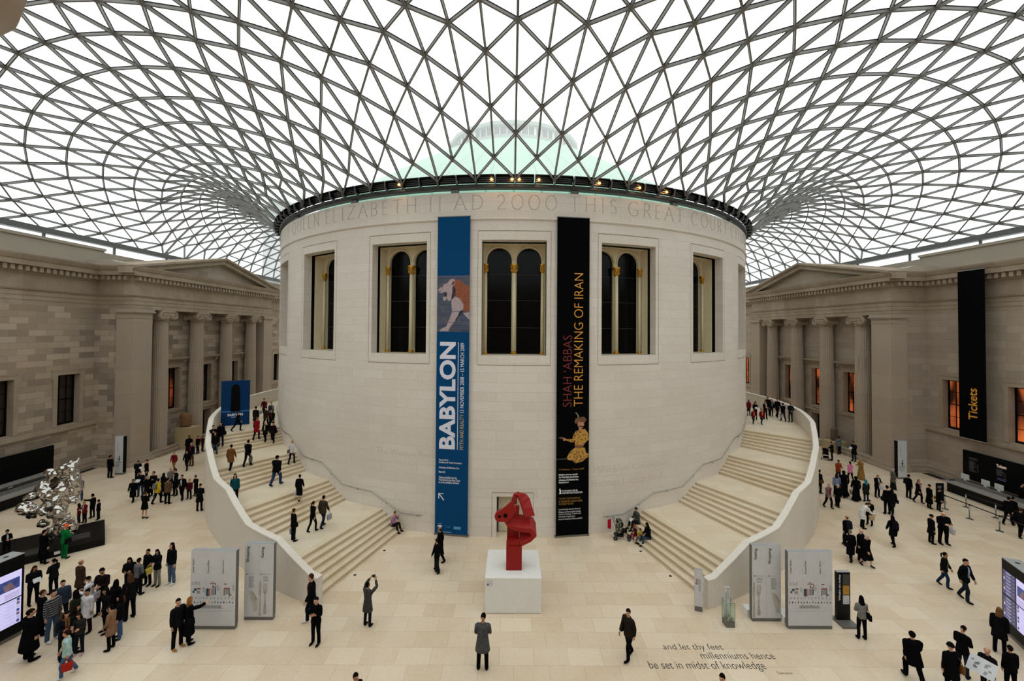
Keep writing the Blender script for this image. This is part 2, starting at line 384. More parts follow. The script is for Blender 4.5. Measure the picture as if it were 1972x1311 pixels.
def arcs(k):
    A = lambda cx, cy, rx, ry, a0, a1, n=9: [(cx+rx*math.cos(rad(a0+(a1-a0)*i/n)), cy+ry*math.sin(rad(a0+(a1-a0)*i/n))) for i in range(n+1)]
    return {'o': [A(.5, .5, .46, .53, 0, 360, 20)], 'c': [A(.55, .5, .5, .53, 50, 310, 14)], 'd': [[(.15, 1)]+A(.4, .5, .52, .5, 90, -90)+[(.15, 0)]],
            'b': [[(.15, 1)]+A(.5, .77, .27, .23, 90, -90, 6)+[(.15, .54)], [(.15, .54)]+A(.5, .27, .34, .27, 90, -90, 6)+[(.15, 0)]], 'r': [[(.15, 1)]+A(.48, .74, .3, .26, 90, -90, 6)+[(.15, .48)]],
            's': [A(.5, .76, .32, .26, 30, 250, 8)+A(.5, .25, .36, .27, 80, -150, 9)], 'u': [[(.12, 1), (.12, .35)]+A(.5, .33, .38, .36, 180, 360)+[(.88, 1)]],
            '2': [A(.45, .7, .36, .32, 160, -40, 8)+[(.1, 0), (.95, 0)]]}[k]
def frieze(text, th0, h, z0, name, m, parent, track=.22, r=R+.034, sw=.042):
    mb = MB(); th = th0
    for ch in text:
        if ch == ' ': th += math.degrees(h*.55/R); continue
        wd = WD.get(ch, .85)*h
        st = []
        for s in G[ch]:
            if isinstance(s, str): st += arcs(s)
            else: st.append([(s[0], s[1]), (s[2], s[3])])
        for line in st:
            P = [pol(th+math.degrees(u*wd/R), r, z0+v*h) for u, v in line]
            for a, b in zip(P, P[1:]):
                t = math.atan2(a.x, -a.y); nrm = (math.sin(t), -math.cos(t), 0)
                vert = abs(b.z-a.z) > .5*(b-a).length
                mb.bar(a, b, sw*(1.0 if vert else .6), .012, nrm)
            for e, o2 in ((0, 1), (-1, -2)):
                if len(line) == 2 and abs(line[0][0]-line[1][0]) < .6 and ch not in 'Z' and line[e][1] in (0, 1):
                    u, v = line[e]; a = pol(th+math.degrees((u*wd-.07)/R), r, z0+v*h); b = pol(th+math.degrees((u*wd+.07)/R), r, z0+v*h)
                    t = math.atan2(a.x, -a.y); mb.bar(a, b, .02, .012, (math.sin(t), -math.cos(t), 0))
        th += math.degrees((wd+track*h)/R)
    mb.build(name, m, parent); return th
FT = 'HER MAJESTY QUEEN ELIZABETH II AD 2000 THIS GREAT COURT CELEBRATING'
M_eng = mat('engraved_stone', 'b3a898', .8, var=.05)
def adv(t, h, track): return sum((h*.55 if c == ' ' else WD.get(c, .85)*h+track*h) for c in t)
frieze(FT, -2.7-math.degrees(adv('HER MAJESTY QUEEN ELIZABETH II AD ', .76, .36)/R), .76, 17.45, 'frieze_inscription', M_eng, drum, .36)
def wall_text(rows, name):
    """incised donor names low on the drum: text bent round the wall"""
    mb = MB()
    for (txt, th, z, size) in rows:
        cu = bpy.data.curves.new('t', 'FONT'); cu.body = txt; cu.size = size; cu.resolution_u = 1
        ob = bpy.data.objects.new('t', cu); COL.objects.link(ob); ev = ob.evaluated_get(bpy.context.evaluated_depsgraph_get()); me = ev.to_mesh()
        mb.add([pol(th+math.degrees(v.co.x/R), R+.003, z+v.co.y) for v in me.vertices], [tuple(p.vertices) for p in me.polygons])
        ev.to_mesh_clear(); bpy.data.objects.remove(ob); bpy.data.curves.remove(cu)
    mb.build(name, mat('faint_carving', 'cbbfb0', .8, var=.03), drum)
wall_text([('The Weston Family', -21.6, 4.0, .5), ('Millennium Commission', 11.9, 3.25, .5), ('Heritage Lottery Fund', 11.6, 2.55, .5)], 'donor_inscription')
# ---- east and west walls, with their temple porticoes
PROF = [(0, 12.46), (0, 12.8), (.03, 12.8), (.03, 13.12), (.06, 13.12), (.06, 13.42), (.14, 13.46), (.2, 13.56), (.05, 13.6), (.0, 13.62), (.0, 14.55), (.1, 14.62), (.12, 14.7), (.12, 15.06), (.6, 15.08), (.62, 15.42), (.7, 15.46), (.85, 15.7), (.88, 15.8), (.4, 15.86), (-.6, 15.9)]
WINY = [-33.6, -29.2, -24.87, -20.55, -16.23, -11.9, 11.9, 16.23, 20.55, 24.87]
def glow_mat(name, lo, hi, strength):
    if name in MATS: return MATS[name]
    m, nt, b = base_mat(name)
    g = N(nt, 'ShaderNodeNewGeometry'); mp = N(nt, 'ShaderNodeVectorMath', operation='MULTIPLY'); nt.links.new(g.outputs['Position'], mp.inputs[0]); mp.inputs[1].default_value = (1, 1.1, .33)
    n = N(nt, 'ShaderNodeTexNoise'); n.inputs['Scale'].default_value = 1.1; n.inputs['Detail'].default_value = 1; nt.links.new(mp.outputs[0], n.inputs['Vector'])
    r = N(nt, 'ShaderNodeValToRGB'); nt.links.new(n.outputs['Fac'], r.inputs[0])
    r.color_ramp.elements[0].position = .42; r.color_ramp.elements[0].color = hexc(lo)+(1,)
    r.color_ramp.elements[1].position = .74; r.color_ramp.elements[1].color = hexc(hi)+(1,)
    nt.links.new(r.outputs[0], b.inputs['Emission Color']); b.inputs['Emission Strength'].default_value = strength
    b.inputs['Base Color'].default_value = (.02, .015, .012, 1); b.inputs['Roughness'].default_value = .15
    MATS[name] = m; return m
M_glow = glow_mat('lamplit_blind', '2a0f06', 'ff8040', .85)
M_glow2 = glow_mat('faint_lamplit_blind', '180b06', 'a84e24', .5)
M_dimglow = glow_mat('dim_blind', '0c0806', '2a1d14', .5)
wn = 12
def side(s, nm):
    global wn
    X = lambda x: s*x
    # plan line of the wall face, from south to north
    plan = [(33, -51), (33, -9.8), (30.2, -9.8), (30.2, 9.8), (33, 9.8), (33, 46)]
    off = []
    for i, (x, y) in enumerate(plan):   # outward (court-side) mitre directions
        n0 = {0: (-1, 0), 1: (-1, 0), 2: (0, -1), 3: (-1, 0), 4: (0, 1), 5: (-1, 0)}[i]
        n1 = {0: (-1, 0), 1: (0, -1), 2: (-1, 0), 3: (0, 1), 4: (-1, 0), 5: (-1, 0)}[i]
        off.append((n0[0] if n0[0] else n1[0], n0[1] if n0[1] else n1[1]) if n0 != n1 else n0)
    def sweep(prof, mb):
        for (x0, y0), o0, (x1, y1), o1 in zip(plan, off, plan[1:], off[1:]):
            for (d0, z0), (d1, z1) in zip(prof, prof[1:]):
                P = lambda x, y, o, d, z: (X(x+o[0]*d), y+o[1]*d, z)
                mb.quad(P(x0, y0, o0, d0, z0), P(x1, y1, o1, d0, z0), P(x1, y1, o1, d1, z1), P(x0, y0, o0, d1, z1))
    wall = MB()
    # main wall with window openings
    ys = [-51]
    ops = []
    for y in WINY: ops.append((y-.8, y+.8))
    segs = [(-51, -9.8), (9.8, 46)]
    for a, b in segs:
        cuts = sorted([a, b]+[v for o2 in ops for v in o2 if a < v < b])
        for c0, c1 in zip(cuts, cuts[1:]):
            isop = any(abs(o2[0]-c0) < 1e-6 and abs(o2[1]-c1) < 1e-6 for o2 in ops)
            for z0, z1 in ((0, 3.75), (3.75, 7.45), (7.45, 12.46)):
                if isop and z0 == 3.75: continue
                wall.quad((X(33), c0, z0), (X(33), c1, z0), (X(33), c1, z1), (X(33), c0, z1))
    # return walls of the portico
    for y, sg in ((-9.8, -1), (9.8, 1)):
        wall.quad((X(31.2), y, 0), (X(33), y, 0), (X(33), y, 12.46), (X(31.2), y, 12.46))
    # portico back wall with openings: windows and the middle door
    pw = [(-4.29, 1), (0, 1), (4.29, 1)]
    cuts = [-8.2, -5.09, -3.49, -.8, .8, 3.49, 5.09, 8.2]
    for c0, c1 in zip(cuts, cuts[1:]):
        op = abs((c0+c1)/2) < .1 or abs(abs((c0+c1)/2)-4.29) < .1
        dd = abs((c0+c1)/2) < .1
        for z0, z1 in ((0, 2.7), (2.7, 3.5), (3.5, 7.3), (7.3, 12.46)):
            if op and z0 == 3.5: continue
            if dd and z0 == 0: continue
            wall.quad((X(31.35), c0, z0), (X(31.35), c1, z0), (X(31.35), c1, z1), (X(31.35), c0, z1))
    wall.quad((X(30.2), -9.8, 12.46), (X(30.2), 9.8, 12.46), (X(31.4), 9.8, 12.46), (X(31.4), -9.8, 12.46))
    w = structure(wall.build('wall_'+nm, M_wall if s < 0 else M_ash2), 'weathered stone %s wall of the court' % nm, 'wall')
    e = MB(); sweep(PROF, e); e.build('entablature', M_trim, w)
    # plinth steps and sill course
    b = MB(); sweep([(.02, .62), (.12, .6), (.16, .52), (.16, .3), (.28, .26), (.28, 0)], b); b.build('plinth', M_trim, w)
    c = MB()
    for y0, y1 in ((-51, -9.7), (9.7, 46)): c.box((X(32.8), y0, 3.38), (X(33.05), y1, 3.62)); c.box((X(32.86), y0, 3.62), (X(33.05), y1, 3.68)); c.box((X(32.86), y0, 3.3), (X(33.05), y1, 3.38))
    c.build('sill_course', M_trim, w)
    # dentils
    dn = MB()
    def dent(x, y, along):
        if along == 'y': dn.box((X(x-.46), y-.12, 14.72), (X(x-.1), y+.12, 15.05))
        else: dn.box((X(x)-.12, y-.23, 14.72), (X(x)+.12, y+.23, 15.05))
    y = -50.0
    while y < -10.1: dent(33, y, 'y'); y += .43
    y = 10.4
    while y < 45: dent(33, y, 'y'); y += .43
    y = -9.7
    while y <= 9.75: dent(30.2, y, 'y'); y += .43
    for sg in (-1, 1):
        x = 30.5
        while x < 32.8:
            dn.box((X(x)-.12, min(sg*9.9, sg*10.26), 14.72), (X(x)+.12, max(sg*9.9, sg*10.26), 15.05)); x += .43
    dn.build('dentil_course', M_trim, w)
    # pediment: tympanum, raking cornice, roof slopes
    p = MB(); zb, za, xf = 15.5, 17.75, 30.15
    p.prism([(-9.9, zb), (9.9, zb), (0, za)], lambda q: (X(xf), q[0], q[1]), lambda q: (X(xf+.5), q[0], q[1])); p.build('tympanum', M_ash2, w)
    r = MB()
    for sg in (-1, 1):
        for (d0, d1, n0, n1) in ((.0, .62, -.1, .22), (.0, .75, .22, .34), (.0, .9, .34, .52)):
            # d: court-side overhang, n: height above the slope line
            A = (sg*10.65, 15.34); B = (0, 17.62)
            poly = [(A[0], A[1]+n0), (B[0], B[1]+n0), (B[0], B[1]+n1), (A[0], A[1]+n1)]
            r.prism(poly, lambda q: (X(30.2-d1), q[0], q[1]), lambda q: (X(30.7), q[0], q[1]))
        poly = [(sg*10.6, 15.7), (0, 17.98), (0, 18.06), (sg*10.6, 15.84)]
        r.prism(poly, lambda q: (X(30.2), q[0], q[1]), lambda q: (X(34.0), q[0], q[1]))
    r.build('raking_cornice', M_trim, w)
    # attic parapet behind the cornice
    a = MB()
    for y0, y1 in ((-51, -8.4), (8.4, 46)):
        a.box((X(33.9), y0, 15.7), (X(34.3), y1, 17.25)); a.box((X(33.75), y0, 17.25), (X(34.4), y1, 17.45))
    a.box((X(34.2), -8.4, 15.7), (X(34.6), 8.4, 17.2))
    for sg in (-1, 1):
        a.prism([(31.2, 15.86), (33.6, 15.86), (33.6, 16.2), (33.3, 16.3), (31.6, 16.3), (31.2, 16.15)], lambda q: (X(q[0]), sg*9.2, q[1]), lambda q: (X(q[0]), sg*10.3, q[1]))
    a.build('attic', M_attic, w)
    # antae
    t = MB()
    for sg in (-1, 1):
        y0, y1 = sorted((sg*8.05, sg*9.9))
        t.box((X(30.1), y0, 0), (X(31.4), y1, 12.46))
        for g2, z0, z1 in ((.1, 12.3, 12.46), (.16, 12.18, 12.3), (.08, 12.08, 12.18), (.03, 11.72, 11.78), (.14, .25, .5), (.24, 0, .25), (.07, .5, .62)):
            t.box((X(30.1-g2), y0-g2, z0), (X(31.4), y1+g2, z1))
    t.build('anta', M_anta, w)
    # slot lights in the return wall
    k = MB()
    for z in (.95, 4.0, 8.0):
        if s < 0 and z > 6: continue
        k.box((X(32.2)-.1, -9.78, z-.24), (X(32.2)+.1, -9.7, z+.24))
    k.build('slot_opening', M_black, w)
    # windows
    def win(y, xf, z0, z1, bay, lit):
        global wn
        root = structure(empty('window_%d' % wn, (X(xf), y, z0))); wn += 1
        h = z1-z0; B = lambda mb, x0, x1, ya, yb, za, zb2: mb.box((min(s*x0, s*x1), ya, za), (max(s*x0, s*x1), yb, zb2))
        rv = MB(); dp = .5
        for sg in (-1, 1): rv.quad((0, sg*.8, 0), (X(dp), sg*.8, 0), (X(dp), sg*.8, h), (0, sg*.8, h))
        for z in (0, h): rv.quad((0, -.8, z), (0, .8, z), (X(dp), .8, z), (X(dp), -.8, z))
        rv.build('reveal', M_trim, root)
        f = MB()
        for sg in (-1, 1): B(f, -.07, 0, *sorted((sg*.8, sg*1.08)), -.02, h)
        B(f, -.07, 0, -1.08, 1.08, h, h+.3); B(f, -.1, 0, -1.2, 1.2, h+.28, h+.36)
        for sg in (-1, 1): B(f, -.08, 0, *sorted((sg*1.06, sg*1.18)), h-.28, h+.3)
        f.build('surround', M_trim, root)
        fr = MB(); x0, x1 = dp-.12, dp-.04
        for sg in (-1, 1): B(fr, x0, x1, *sorted((sg*.72, sg*.8)), 0, h)
        B(fr, x0, x1, -.8, .8, 0, .14); B(fr, x0, x1, -.8, .8, h-.1, h); B(fr, x0, x1, -.8, .8, h*.5-.03, h*.5+.03)
        for yy in (-.25, .25): B(fr, x0+.02, x1, yy-.018, yy+.018, 0, h)
        for zz in (.25, .75): B(fr, x0+.02, x1, -.8, .8, h*zz-.015, h*zz+.015)
        fr.build('sash', M_black, root)
        g = MB(); g.quad((X(dp), -.8, 0), (X(dp), .8, 0), (X(dp), .8, h), (X(dp), -.8, h)); g.build('pane', (M_glow if s > 0 else M_glow2) if lit else M_dimglow, root)
        if bay:
            c = MB(); B(c, -.35, 0, -1.7, 1.7, h+.72, h+.82); B(c, -.42, 0, -1.75, 1.75, h+.82, h+.92); B(c, -.18, 0, -1.6, 1.6, h+.64, h+.72); B(c, -.05, 0, -1.5, 1.5, h+.36, h+.64)
            c.build('hood', M_trim, root)
            for sg in (-1, 1):
                q = MB(); q.prism([(0, h+.66), (-.3, h+.66), (-.3, h+.5), (-.12, h+.3), (-.1, h+.1), (0, h+.05)], lambda v: (X(-v[0]*-1), sg*1.32-.1, v[1]), lambda v: (X(-v[0]*-1), sg*1.32+.1, v[1])); q.build('bracket', M_trim, root)
            sl = MB(); B(sl, -.12, 0, -1.3, 1.3, -.25, -.03); sl.build('sill', M_trim, root)
    for y in WINY: win(y, 33, 3.75, 7.45, False, s > 0 or y in (-24.87,))
    for y in (-4.29, 0, 4.29): win(y, 31.35, 3.5, 7.3, True, s > 0 or y == -4.29)
    # doorway in the middle bay
    d = structure(empty('door_%d' % (2 if s < 0 else 3), (X(31.35), 0, 0)))
    q = MB(); q.quad((X(.6), -.8, 0), (X(.6), .8, 0), (X(.6), .8, 2.7), (X(.6), -.8, 2.7)); q.build('doorway', M_black, d)
    q = MB()
    for sg in (-1, 1): q.box((min(0, X(-.1)), min(sg*.8, sg*1.1), 0), (max(0, X(-.1)), max(sg*.8, sg*1.1), 2.7)); q.quad((0, sg*.8, 0), (X(.6), sg*.8, 0), (X(.6), sg*.8, 2.7), (0, sg*.8, 2.7))
    q.box((min(0, X(-.1)), -1.1, 2.7), (max(0, X(-.1)), 1.1, 3.0)); q.box((min(0, X(-.3)), -1.5, 3.05), (max(0, X(-.3)), 1.5, 3.2)); q.quad((0, -.8, 2.7), (0, .8, 2.7), (X(.6), .8, 2.7), (X(.6), -.8, 2.7)); q.build('door_surround', M_trim, d)
    return w
side(-1, 'west'); side(1, 'east')
# ---- south and north walls (behind the camera and behind the drum)
for nm, y in (('south', -51), ('north', 46)):
    m = MB().box((-34, y-.4 if y < 0 else y, 0), (34, y if y < 0 else y+.4, 17.3)); structure(m.build('wall_'+nm, M_ash2), 'plain stone %s end wall of the court' % nm, 'wall')
# ---- ionic columns of the porticoes
def column():
    root = empty('column')
    n = 96
    fl_ = lambda k: 1-.065*max(0, math.sin(PI*((k % 4)/4)))**1 if (k % 4) else 1.0
    sh = MB().lathe([(.62, .62), (.615, 3), (.6, 6), (.56, 9), (.52, 11.55)], (0, 0, 0), n, flute=fl_).build('shaft', M_anta, root)
    b = MB(); b.box((-.88, -.88, 0), (.88, .88, .12))
    b.lathe([(.84, .12), (.87, .18), (.86, .26), (.76, .31), (.72, .36), (.74, .4), (.77, .46), (.74, .53), (.66, .56), (.63, .63)], (0, 0, 0), 40); b.build('base', M_trim, root); autosmooth(root.children[-1], 40)
    c = MB(); c.lathe([(.52, 11.5), (.58, 11.56), (.54, 11.6), (.62, 11.75), (.7, 11.86), (.66, 11.95)], (0, 0, 0), 32)
    c.box((-.72, -.72, 12.28), (.72, .72, 12.46)); c.box((-.66, -.66, 12.0), (.66, .66, 12.28))
    for sx in (-1, 1):
        for sy in (-1, 1):      # volute spirals on the faces toward and away from the court
            pts = []
            for i in range(34):
                t = i*.36; r = .34*math.exp(-.13*t*.9)
                pts.append(Vector((sx*.7, sy*(.64+r*math.sin(t)), 11.98+r*math.cos(t)-.0)))
            c.tube(pts, [.07*math.exp(-.025*i)+.01 for i in range(34)], 6)
            c.lathe([(.34, -.06), (.34, .06)], (0, 0, 0), 20, M=Matrix.Translation((sx*.62, sy*.64, 11.98)) @ Matrix.Rotation(PI/2, 4, 'Y'))
        c.lathe([(.27, -.56), (.2, -.3), (.16, 0), (.2, .3), (.27, .56)], (0, 0, 0), 16, M=Matrix.Translation((0, sx*.62, 11.98)) @ Matrix.Rotation(PI/2, 4, 'Y'))
    c.build('capital', M_trim, root); autosmooth(root.children[-1], 40)
    return root
c0 = column()
names = ['nearest', 'second', 'third', 'farthest']
first = True
for s, nm in ((-1, 'left'), (1, 'right')):
    for i, y in enumerate((-6.43, -2.15, 2.15, 6.43)):
        o = c0 if first else copy_tree(c0); first = False
        o.location = (s*30.72, y, 0); o.rotation_euler.z = 0
        tag(o, '%s fluted stone column of the %s hand portico' % (names[i], nm), 'column', 'fluted portico columns')
# corner of a capital beside the camera, at the top left edge
cc = empty('column', (-4.67, -41.0, 0))
MB().lathe([(.62, .0), (.6, 8), (.52, 12.9)], (0, 0, 0), 48).build('shaft', M_trim, cc, True)
MB().lathe([(.55, 12.9), (.62, 13.05), (.6, 13.1), (.82, 13.4), (.86, 13.6), (.86, 14.2)], (0, 0, 0), 48).build('capital', M_trim, cc, True)
tag(cc, 'stone column capital cut off by the top left corner of the photo', 'column')

# ================================================================= roof lattice and glass
RS = .955; HC, HE = 19.0, 18.2
RA, RB, RC, RD = 22.245, 36.625, 46.025, 51.125
def zroof(x, y):
    x = np.asarray(x, float)/RS; y = np.asarray(y, float)/RS
    r = np.maximum(np.hypot(x, y), 1e-6); th = np.arctan2(y, x)
    psi = (1-x/RB)*(1+x/RB)*(1-y/RC)*(1+y/RD); q = RA/r
    eta = psi/((1-q*x/RB)*(1+q*x/RB)*(1-q*y/RC)*(1+q*y/RD)); al = (r/RA-1)*psi
    c2 = np.cos(2*th); s = np.sin(th)
    return HE+(HC-HE)*eta+RS*al*((35+10*psi)*.5*(1+c2)+12*(.5*(1-c2)+s)+(7.5+12*psi)*.5*(.5*(1-c2)-s)-1.6)
PINS = """0,2,0.00,-23.71;0,4,0.00,-26.30;0,6,0.00,-28.75;1,1,-1.08,-22.43;1,3,-1.14,-24.99;1,5,-1.22,-27.46;2,2,-2.20,-23.60;2,4,-2.34,-26.13;2,6,-2.51,-28.53;3,1,-3.20,-22.16;3,3,-3.39,-24.62;3,5,-3.63,-27.15;4,2,-4.38,-23.20;4,4,-4.67,-25.65;4,6,-5.01,-27.98;5,1,-5.32,-21.66;5,3,-5.64,-24.13;5,5,-6.03,-26.46;6,2,-6.54,-22.47;6,4,-6.98,-24.86;7,1,-7.38,-20.98;7,3,-7.85,-23.22;7,5,-8.46,-25.43;8,2,-8.61,-21.68;8,4,-9.19,-23.81;8,6,-9.99,-25.87;9,1,-9.27,-20.12;9,3,-9.96,-22.18;9,5,-10.75,-24.16;9,7,-11.68,-26.04;10,2,-10.58,-20.56;10,4,-11.44,-22.44;10,6,-12.43,-24.24;10,8,-13.50,-26.00;11,1,-11.11,-19.05;11,3,-12.01,-20.81;11,5,-13.07,-22.44;11,7,-14.23,-24.13;11,9,-15.46,-25.82;12,2,-12.53,-19.20;12,4,-13.58,-20.76;12,6,-14.83,-22.23;12,8,-16.15,-23.81;12,10,-17.54,-25.38;13,1,-12.83,-17.80;13,3,-13.97,-19.17;13,5,-15.22,-20.50;13,7,-16.67,-21.84;13,9,-18.19,-23.28;13,11,-19.69,-24.87;14,2,-14.23,-17.76;14,4,-15.61,-18.85;14,6,-17.09,-19.97;14,8,-18.81,-21.09;14,10,-20.31,-22.61;14,12,-21.88,-24.15;15,3,-15.72,-17.38;15,5,-17.27,-18.27;15,7,-19.06,-19.21;15,9,-20.86,-20.33;15,11,-22.54,-21.74;15,13,-23.91,-23.47;16,4,-17.44,-16.67;16,6,-19.24,-17.37;16,8,-21.20,-18.18;16,10,-23.00,-19.37;16,12,-24.53,-20.97;17,5,-19.29,-15.69;17,7,-21.37,-16.17;17,9,-23.33,-17.06;17,11,-24.92,-18.52;17,13,-26.25,-20.20;18,6,-21.36,-14.35;18,8,-23.47,-14.90;18,10,-25.27,-16.04;18,12,-26.61,-17.67;18,14,-27.80,-19.37;19,7,-23.38,-12.93;19,9,-25.33,-13.78;19,11,-26.90,-15.14;19,13,-28.07,-16.84;19,15,-29.13,-18.51;20,8,-25.49,-11.32;20,10,-27.01,-12.68;20,12,-28.24,-14.28;20,14,-29.39,-15.89;20,16,-30.34,-17.51;21,9,-27.04,-10.23;21,11,-28.27,-11.79;21,13,-29.47,-13.33;21,15,-30.50,-14.87;21,17,-31.39,-16.40;22,10,-28.30,-9.26;22,12,-29.44,-10.77;22,14,-30.53,-12.24;22,16,-31.46,-13.80;22,18,-32.32,-15.20;22,20,-33.08,-16.41;23,11,-29.50,-8.11;23,13,-30.49,-9.69;23,15,-31.39,-11.17;23,17,-32.32,-12.58;23,19,-33.10,-13.85;23,21,-33.78,-15.14;24,12,-30.45,-6.99;24,14,-31.36,-8.51;24,16,-32.28,-9.86;24,18,-33.09,-11.21;24,20,-33.80,-12.40;24,22,-34.40,-13.68;25,15,-32.18,-7.20;25,17,-33.02,-8.51;25,19,-33.76,-9.74;25,21,-34.46,-10.93;26,16,-32.95,-5.71;26,18,-33.72,-7.02;26,20,-34.43,-8.15;27,17,-33.61,-4.14;27,19,-34.41,-5.21;28,18,-34.23,-2.28"""
def lattice():
    RR = 21.3; W_, N_, S_ = RS*RB, RS*RC, RS*RD
    EY = {33: 4.4, 31: 1.6, 29: -1.16, 28: -3.9, 27: -6.7, 26: -9.45, 25: -12.15, 24: -15.09}
    for k in range(1, 12): EY[24-k] = -15.09+(-S_+15.09)*(k/11)
    for k in range(1, 15): EY[33+k] = 4.4+(N_-4.4)*k/14
    def info(m):
        m %= 128; s = -1
        if m > 64: m = 128-m; s = 1
        if m <= 13: return 22+m, (s*W_*m/13, -S_), True
        if m <= 29: return 48-m, (s*W_, EY[m]), True
        if m in (30, 32): return 18, (s*(W_-.6), (EY[m-1]+EY[m+1])/2), False
        if m <= 33: return 19, (s*W_, EY[m]), True
        if m <= 47: return 19+m-33, (s*W_, EY[m]), True
        return 33-(m-47), (s*W_*(64-m)/17, N_), True
    keys = []; P = []; fixed = []
    for m in range(128):
        J, p1, fx = info(m); th = math.radians(m*2.8125)
        p0 = np.array([-RR*math.sin(th), -RR*math.cos(th)]); p1 = np.array(p1)
        for j in range(m % 2, J+1, 2):
            keys.append((m, j)); P.append(p0+(p1-p0)*(j/J)); fixed.append(j == 0 or (j == J and fx))
    idx = {k: i for i, k in enumerate(keys)}; P = np.array(P); fixed = np.array(fixed); edge = fixed.copy()
    for t in PINS.split(';'):
        m, j, x, y = t.split(','); m = int(m); j = int(j); x = float(x); y = float(y)
        for mm, xx in ((m, x), ((128-m) % 128, -x)):
            P[idx[(mm, j)]] = (xx if m else 0, y); fixed[idx[(mm, j)]] = True
    E = []; w = []
    for (m, j), i in idx.items():
        for dm in (1, -1):
            q = ((m+dm) % 128, j+1)
            if q in idx: E.append((i, idx[q])); w.append(1.)
        q = (m, j+2)
        if q in idx: E.append((i, idx[q])); w.append(1.5)
    E = np.array(E); w = np.array(w)[:, None]; n = len(keys)
    deg = np.bincount(E[:, 0], w[:, 0], n)+np.bincount(E[:, 1], w[:, 0], n); free = ~fixed
    for it in range(1800):
        z = zroof(P[:, 0], P[:, 1]); e = .02
        fx = (zroof(P[:, 0]+e, P[:, 1])-z)/e; fy = (zroof(P[:, 0], P[:, 1]+e)-z)/e
        if it < 400: fx = fx*0; fy = fy*0
        D = (np.column_stack([P, z])[E[:, 1]]-np.column_stack([P, z])[E[:, 0]])*w
        s = np.stack([np.bincount(E[:, 0], D[:, c], n)-np.bincount(E[:, 1], D[:, c], n) for c in range(3)], 1)
        st = np.column_stack([s[:, 0]+fx*s[:, 2], s[:, 1]+fy*s[:, 2]])/(deg*(1+fx**2+fy**2))[:, None]*.9
        P[free] += st[free]
    return keys, idx, np.column_stack([P, zroof(P[:, 0], P[:, 1])]), E, edge, info
keys, idx, NP, NE, onedge, ninfo = lattice()
e = .02
NRM = np.column_stack([-(zroof(NP[:, 0]+e, NP[:, 1])-NP[:, 2])/e, -(zroof(NP[:, 0], NP[:, 1]+e)-NP[:, 2])/e, np.ones(len(NP))])
NRM[onedge] = np.clip(NRM[onedge], -2, 2)
NRM /= np.linalg.norm(NRM, axis=1)[:, None]
mb = MB(); gk = MB()
for a, b in NE:
    n = Vector(NRM[a]+NRM[b]).normalized(); p = Vector(NP[a]); q = Vector(NP[b])
    mb.bar(p-n*.065, q-n*.065, .062, .13, n); gk.bar(p+n*.015, q+n*.015, .092, .035, n)
for i in range(len(NP)):
    n = Vector(NRM[i]); mb.bar(Vector(NP[i])-n*.145, Vector(NP[i])+n*.0, .14, .14, (1, .3, 0))
M_lat = mat('lattice_steel', '7c7a77', .5, .0, .05, 2); M_gask = mat('glazing_gasket', '161616', .7, spec=.1)
roof = structure(mb.build('ceiling', M_lat), 'triangulated steel lattice of the glass roof over the court', 'roof')
gk.build('glazing_gasket', M_gask, roof)
# glass: one triangle pane per lattice cell
gm, nt, b = base_mat('fritted_glass')
nt.nodes.remove(b)
tr = N(nt, 'ShaderNodeBsdfTransparent'); tr.inputs[0].default_value = (.88, .915, .895, 1)
tl = N(nt, 'ShaderNodeBsdfTranslucent'); tl.inputs[0].default_value = (.88, .90, .885, 1)
gl = N(nt, 'ShaderNodeBsdfGlossy'); gl.inputs['Roughness'].default_value = .05
wv = N(nt, 'ShaderNodeTexNoise'); wv.inputs['Scale'].default_value = .15
g_ = N(nt, 'ShaderNodeNewGeometry'); nt.links.new(g_.outputs['Position'], wv.inputs['Vector'])
mrr = N(nt, 'ShaderNodeMapRange'); nt.links.new(wv.outputs['Fac'], mrr.inputs[0]); mrr.inputs[3].default_value = .28; mrr.inputs[4].default_value = .42
m1 = N(nt, 'ShaderNodeMixShader'); nt.links.new(mrr.outputs[0], m1.inputs[0]); nt.links.new(tr.outputs[0], m1.inputs[1]); nt.links.new(tl.outputs[0], m1.inputs[2])
m2 = N(nt, 'ShaderNodeMixShader'); m2.inputs[0].default_value = .04; nt.links.new(m1.outputs[0], m2.inputs[1]); nt.links.new(gl.outputs[0], m2.inputs[2])
nt.links.new(m2.outputs[0], nt.nodes['Material Output'].inputs[0])
gb = MB()
G_ = {k: i for i, k in enumerate(keys)}
P3 = [tuple(NP[i]+NRM[i]*.045) for i in range(len(NP))]
gb.v = P3; fs = []
for (m, j), i in G_.items():
    for dm in (1, -1):
        a = G_.get(((m+dm) % 128, j+1)); c = G_.get((m, j+2))
        if a is not None and c is not None: fs.append((i, a, c) if dm < 0 else (i, c, a))
for m in range(0, 128, 2):   # panes along the ring and along the outer edge
    fs.append((G_[(m, 0)], G_[((m+1) % 128, 1)], G_[((m+2) % 128, 0)]))
for m in range(128):
    J = ninfo(m)[0]; k = (m+1) % 128; K = ninfo(k)[0]
    if K == J+1 and (m, J) in G_ and (k, K-2) in G_: fs.append((G_[(m, J)], G_[(k, K)], G_[(k, K-2)]))
    if K == J-1 and (k, K) in G_ and (m, J-2) in G_: fs.append((G_[(m, J)], G_[(k, K)], G_[(m, J-2)]))
for m in (29, 31, 95, 97):
    fs.append((G_[(m, 19)], G_[(m+1, 18)], G_[(m+2, 19)]))
fs = list({tuple(sorted(f)): f for f in fs}.values())
gb.f = fs; gb.mi = [0]*len(fs)
gb.build('glass_panes', gm, roof)
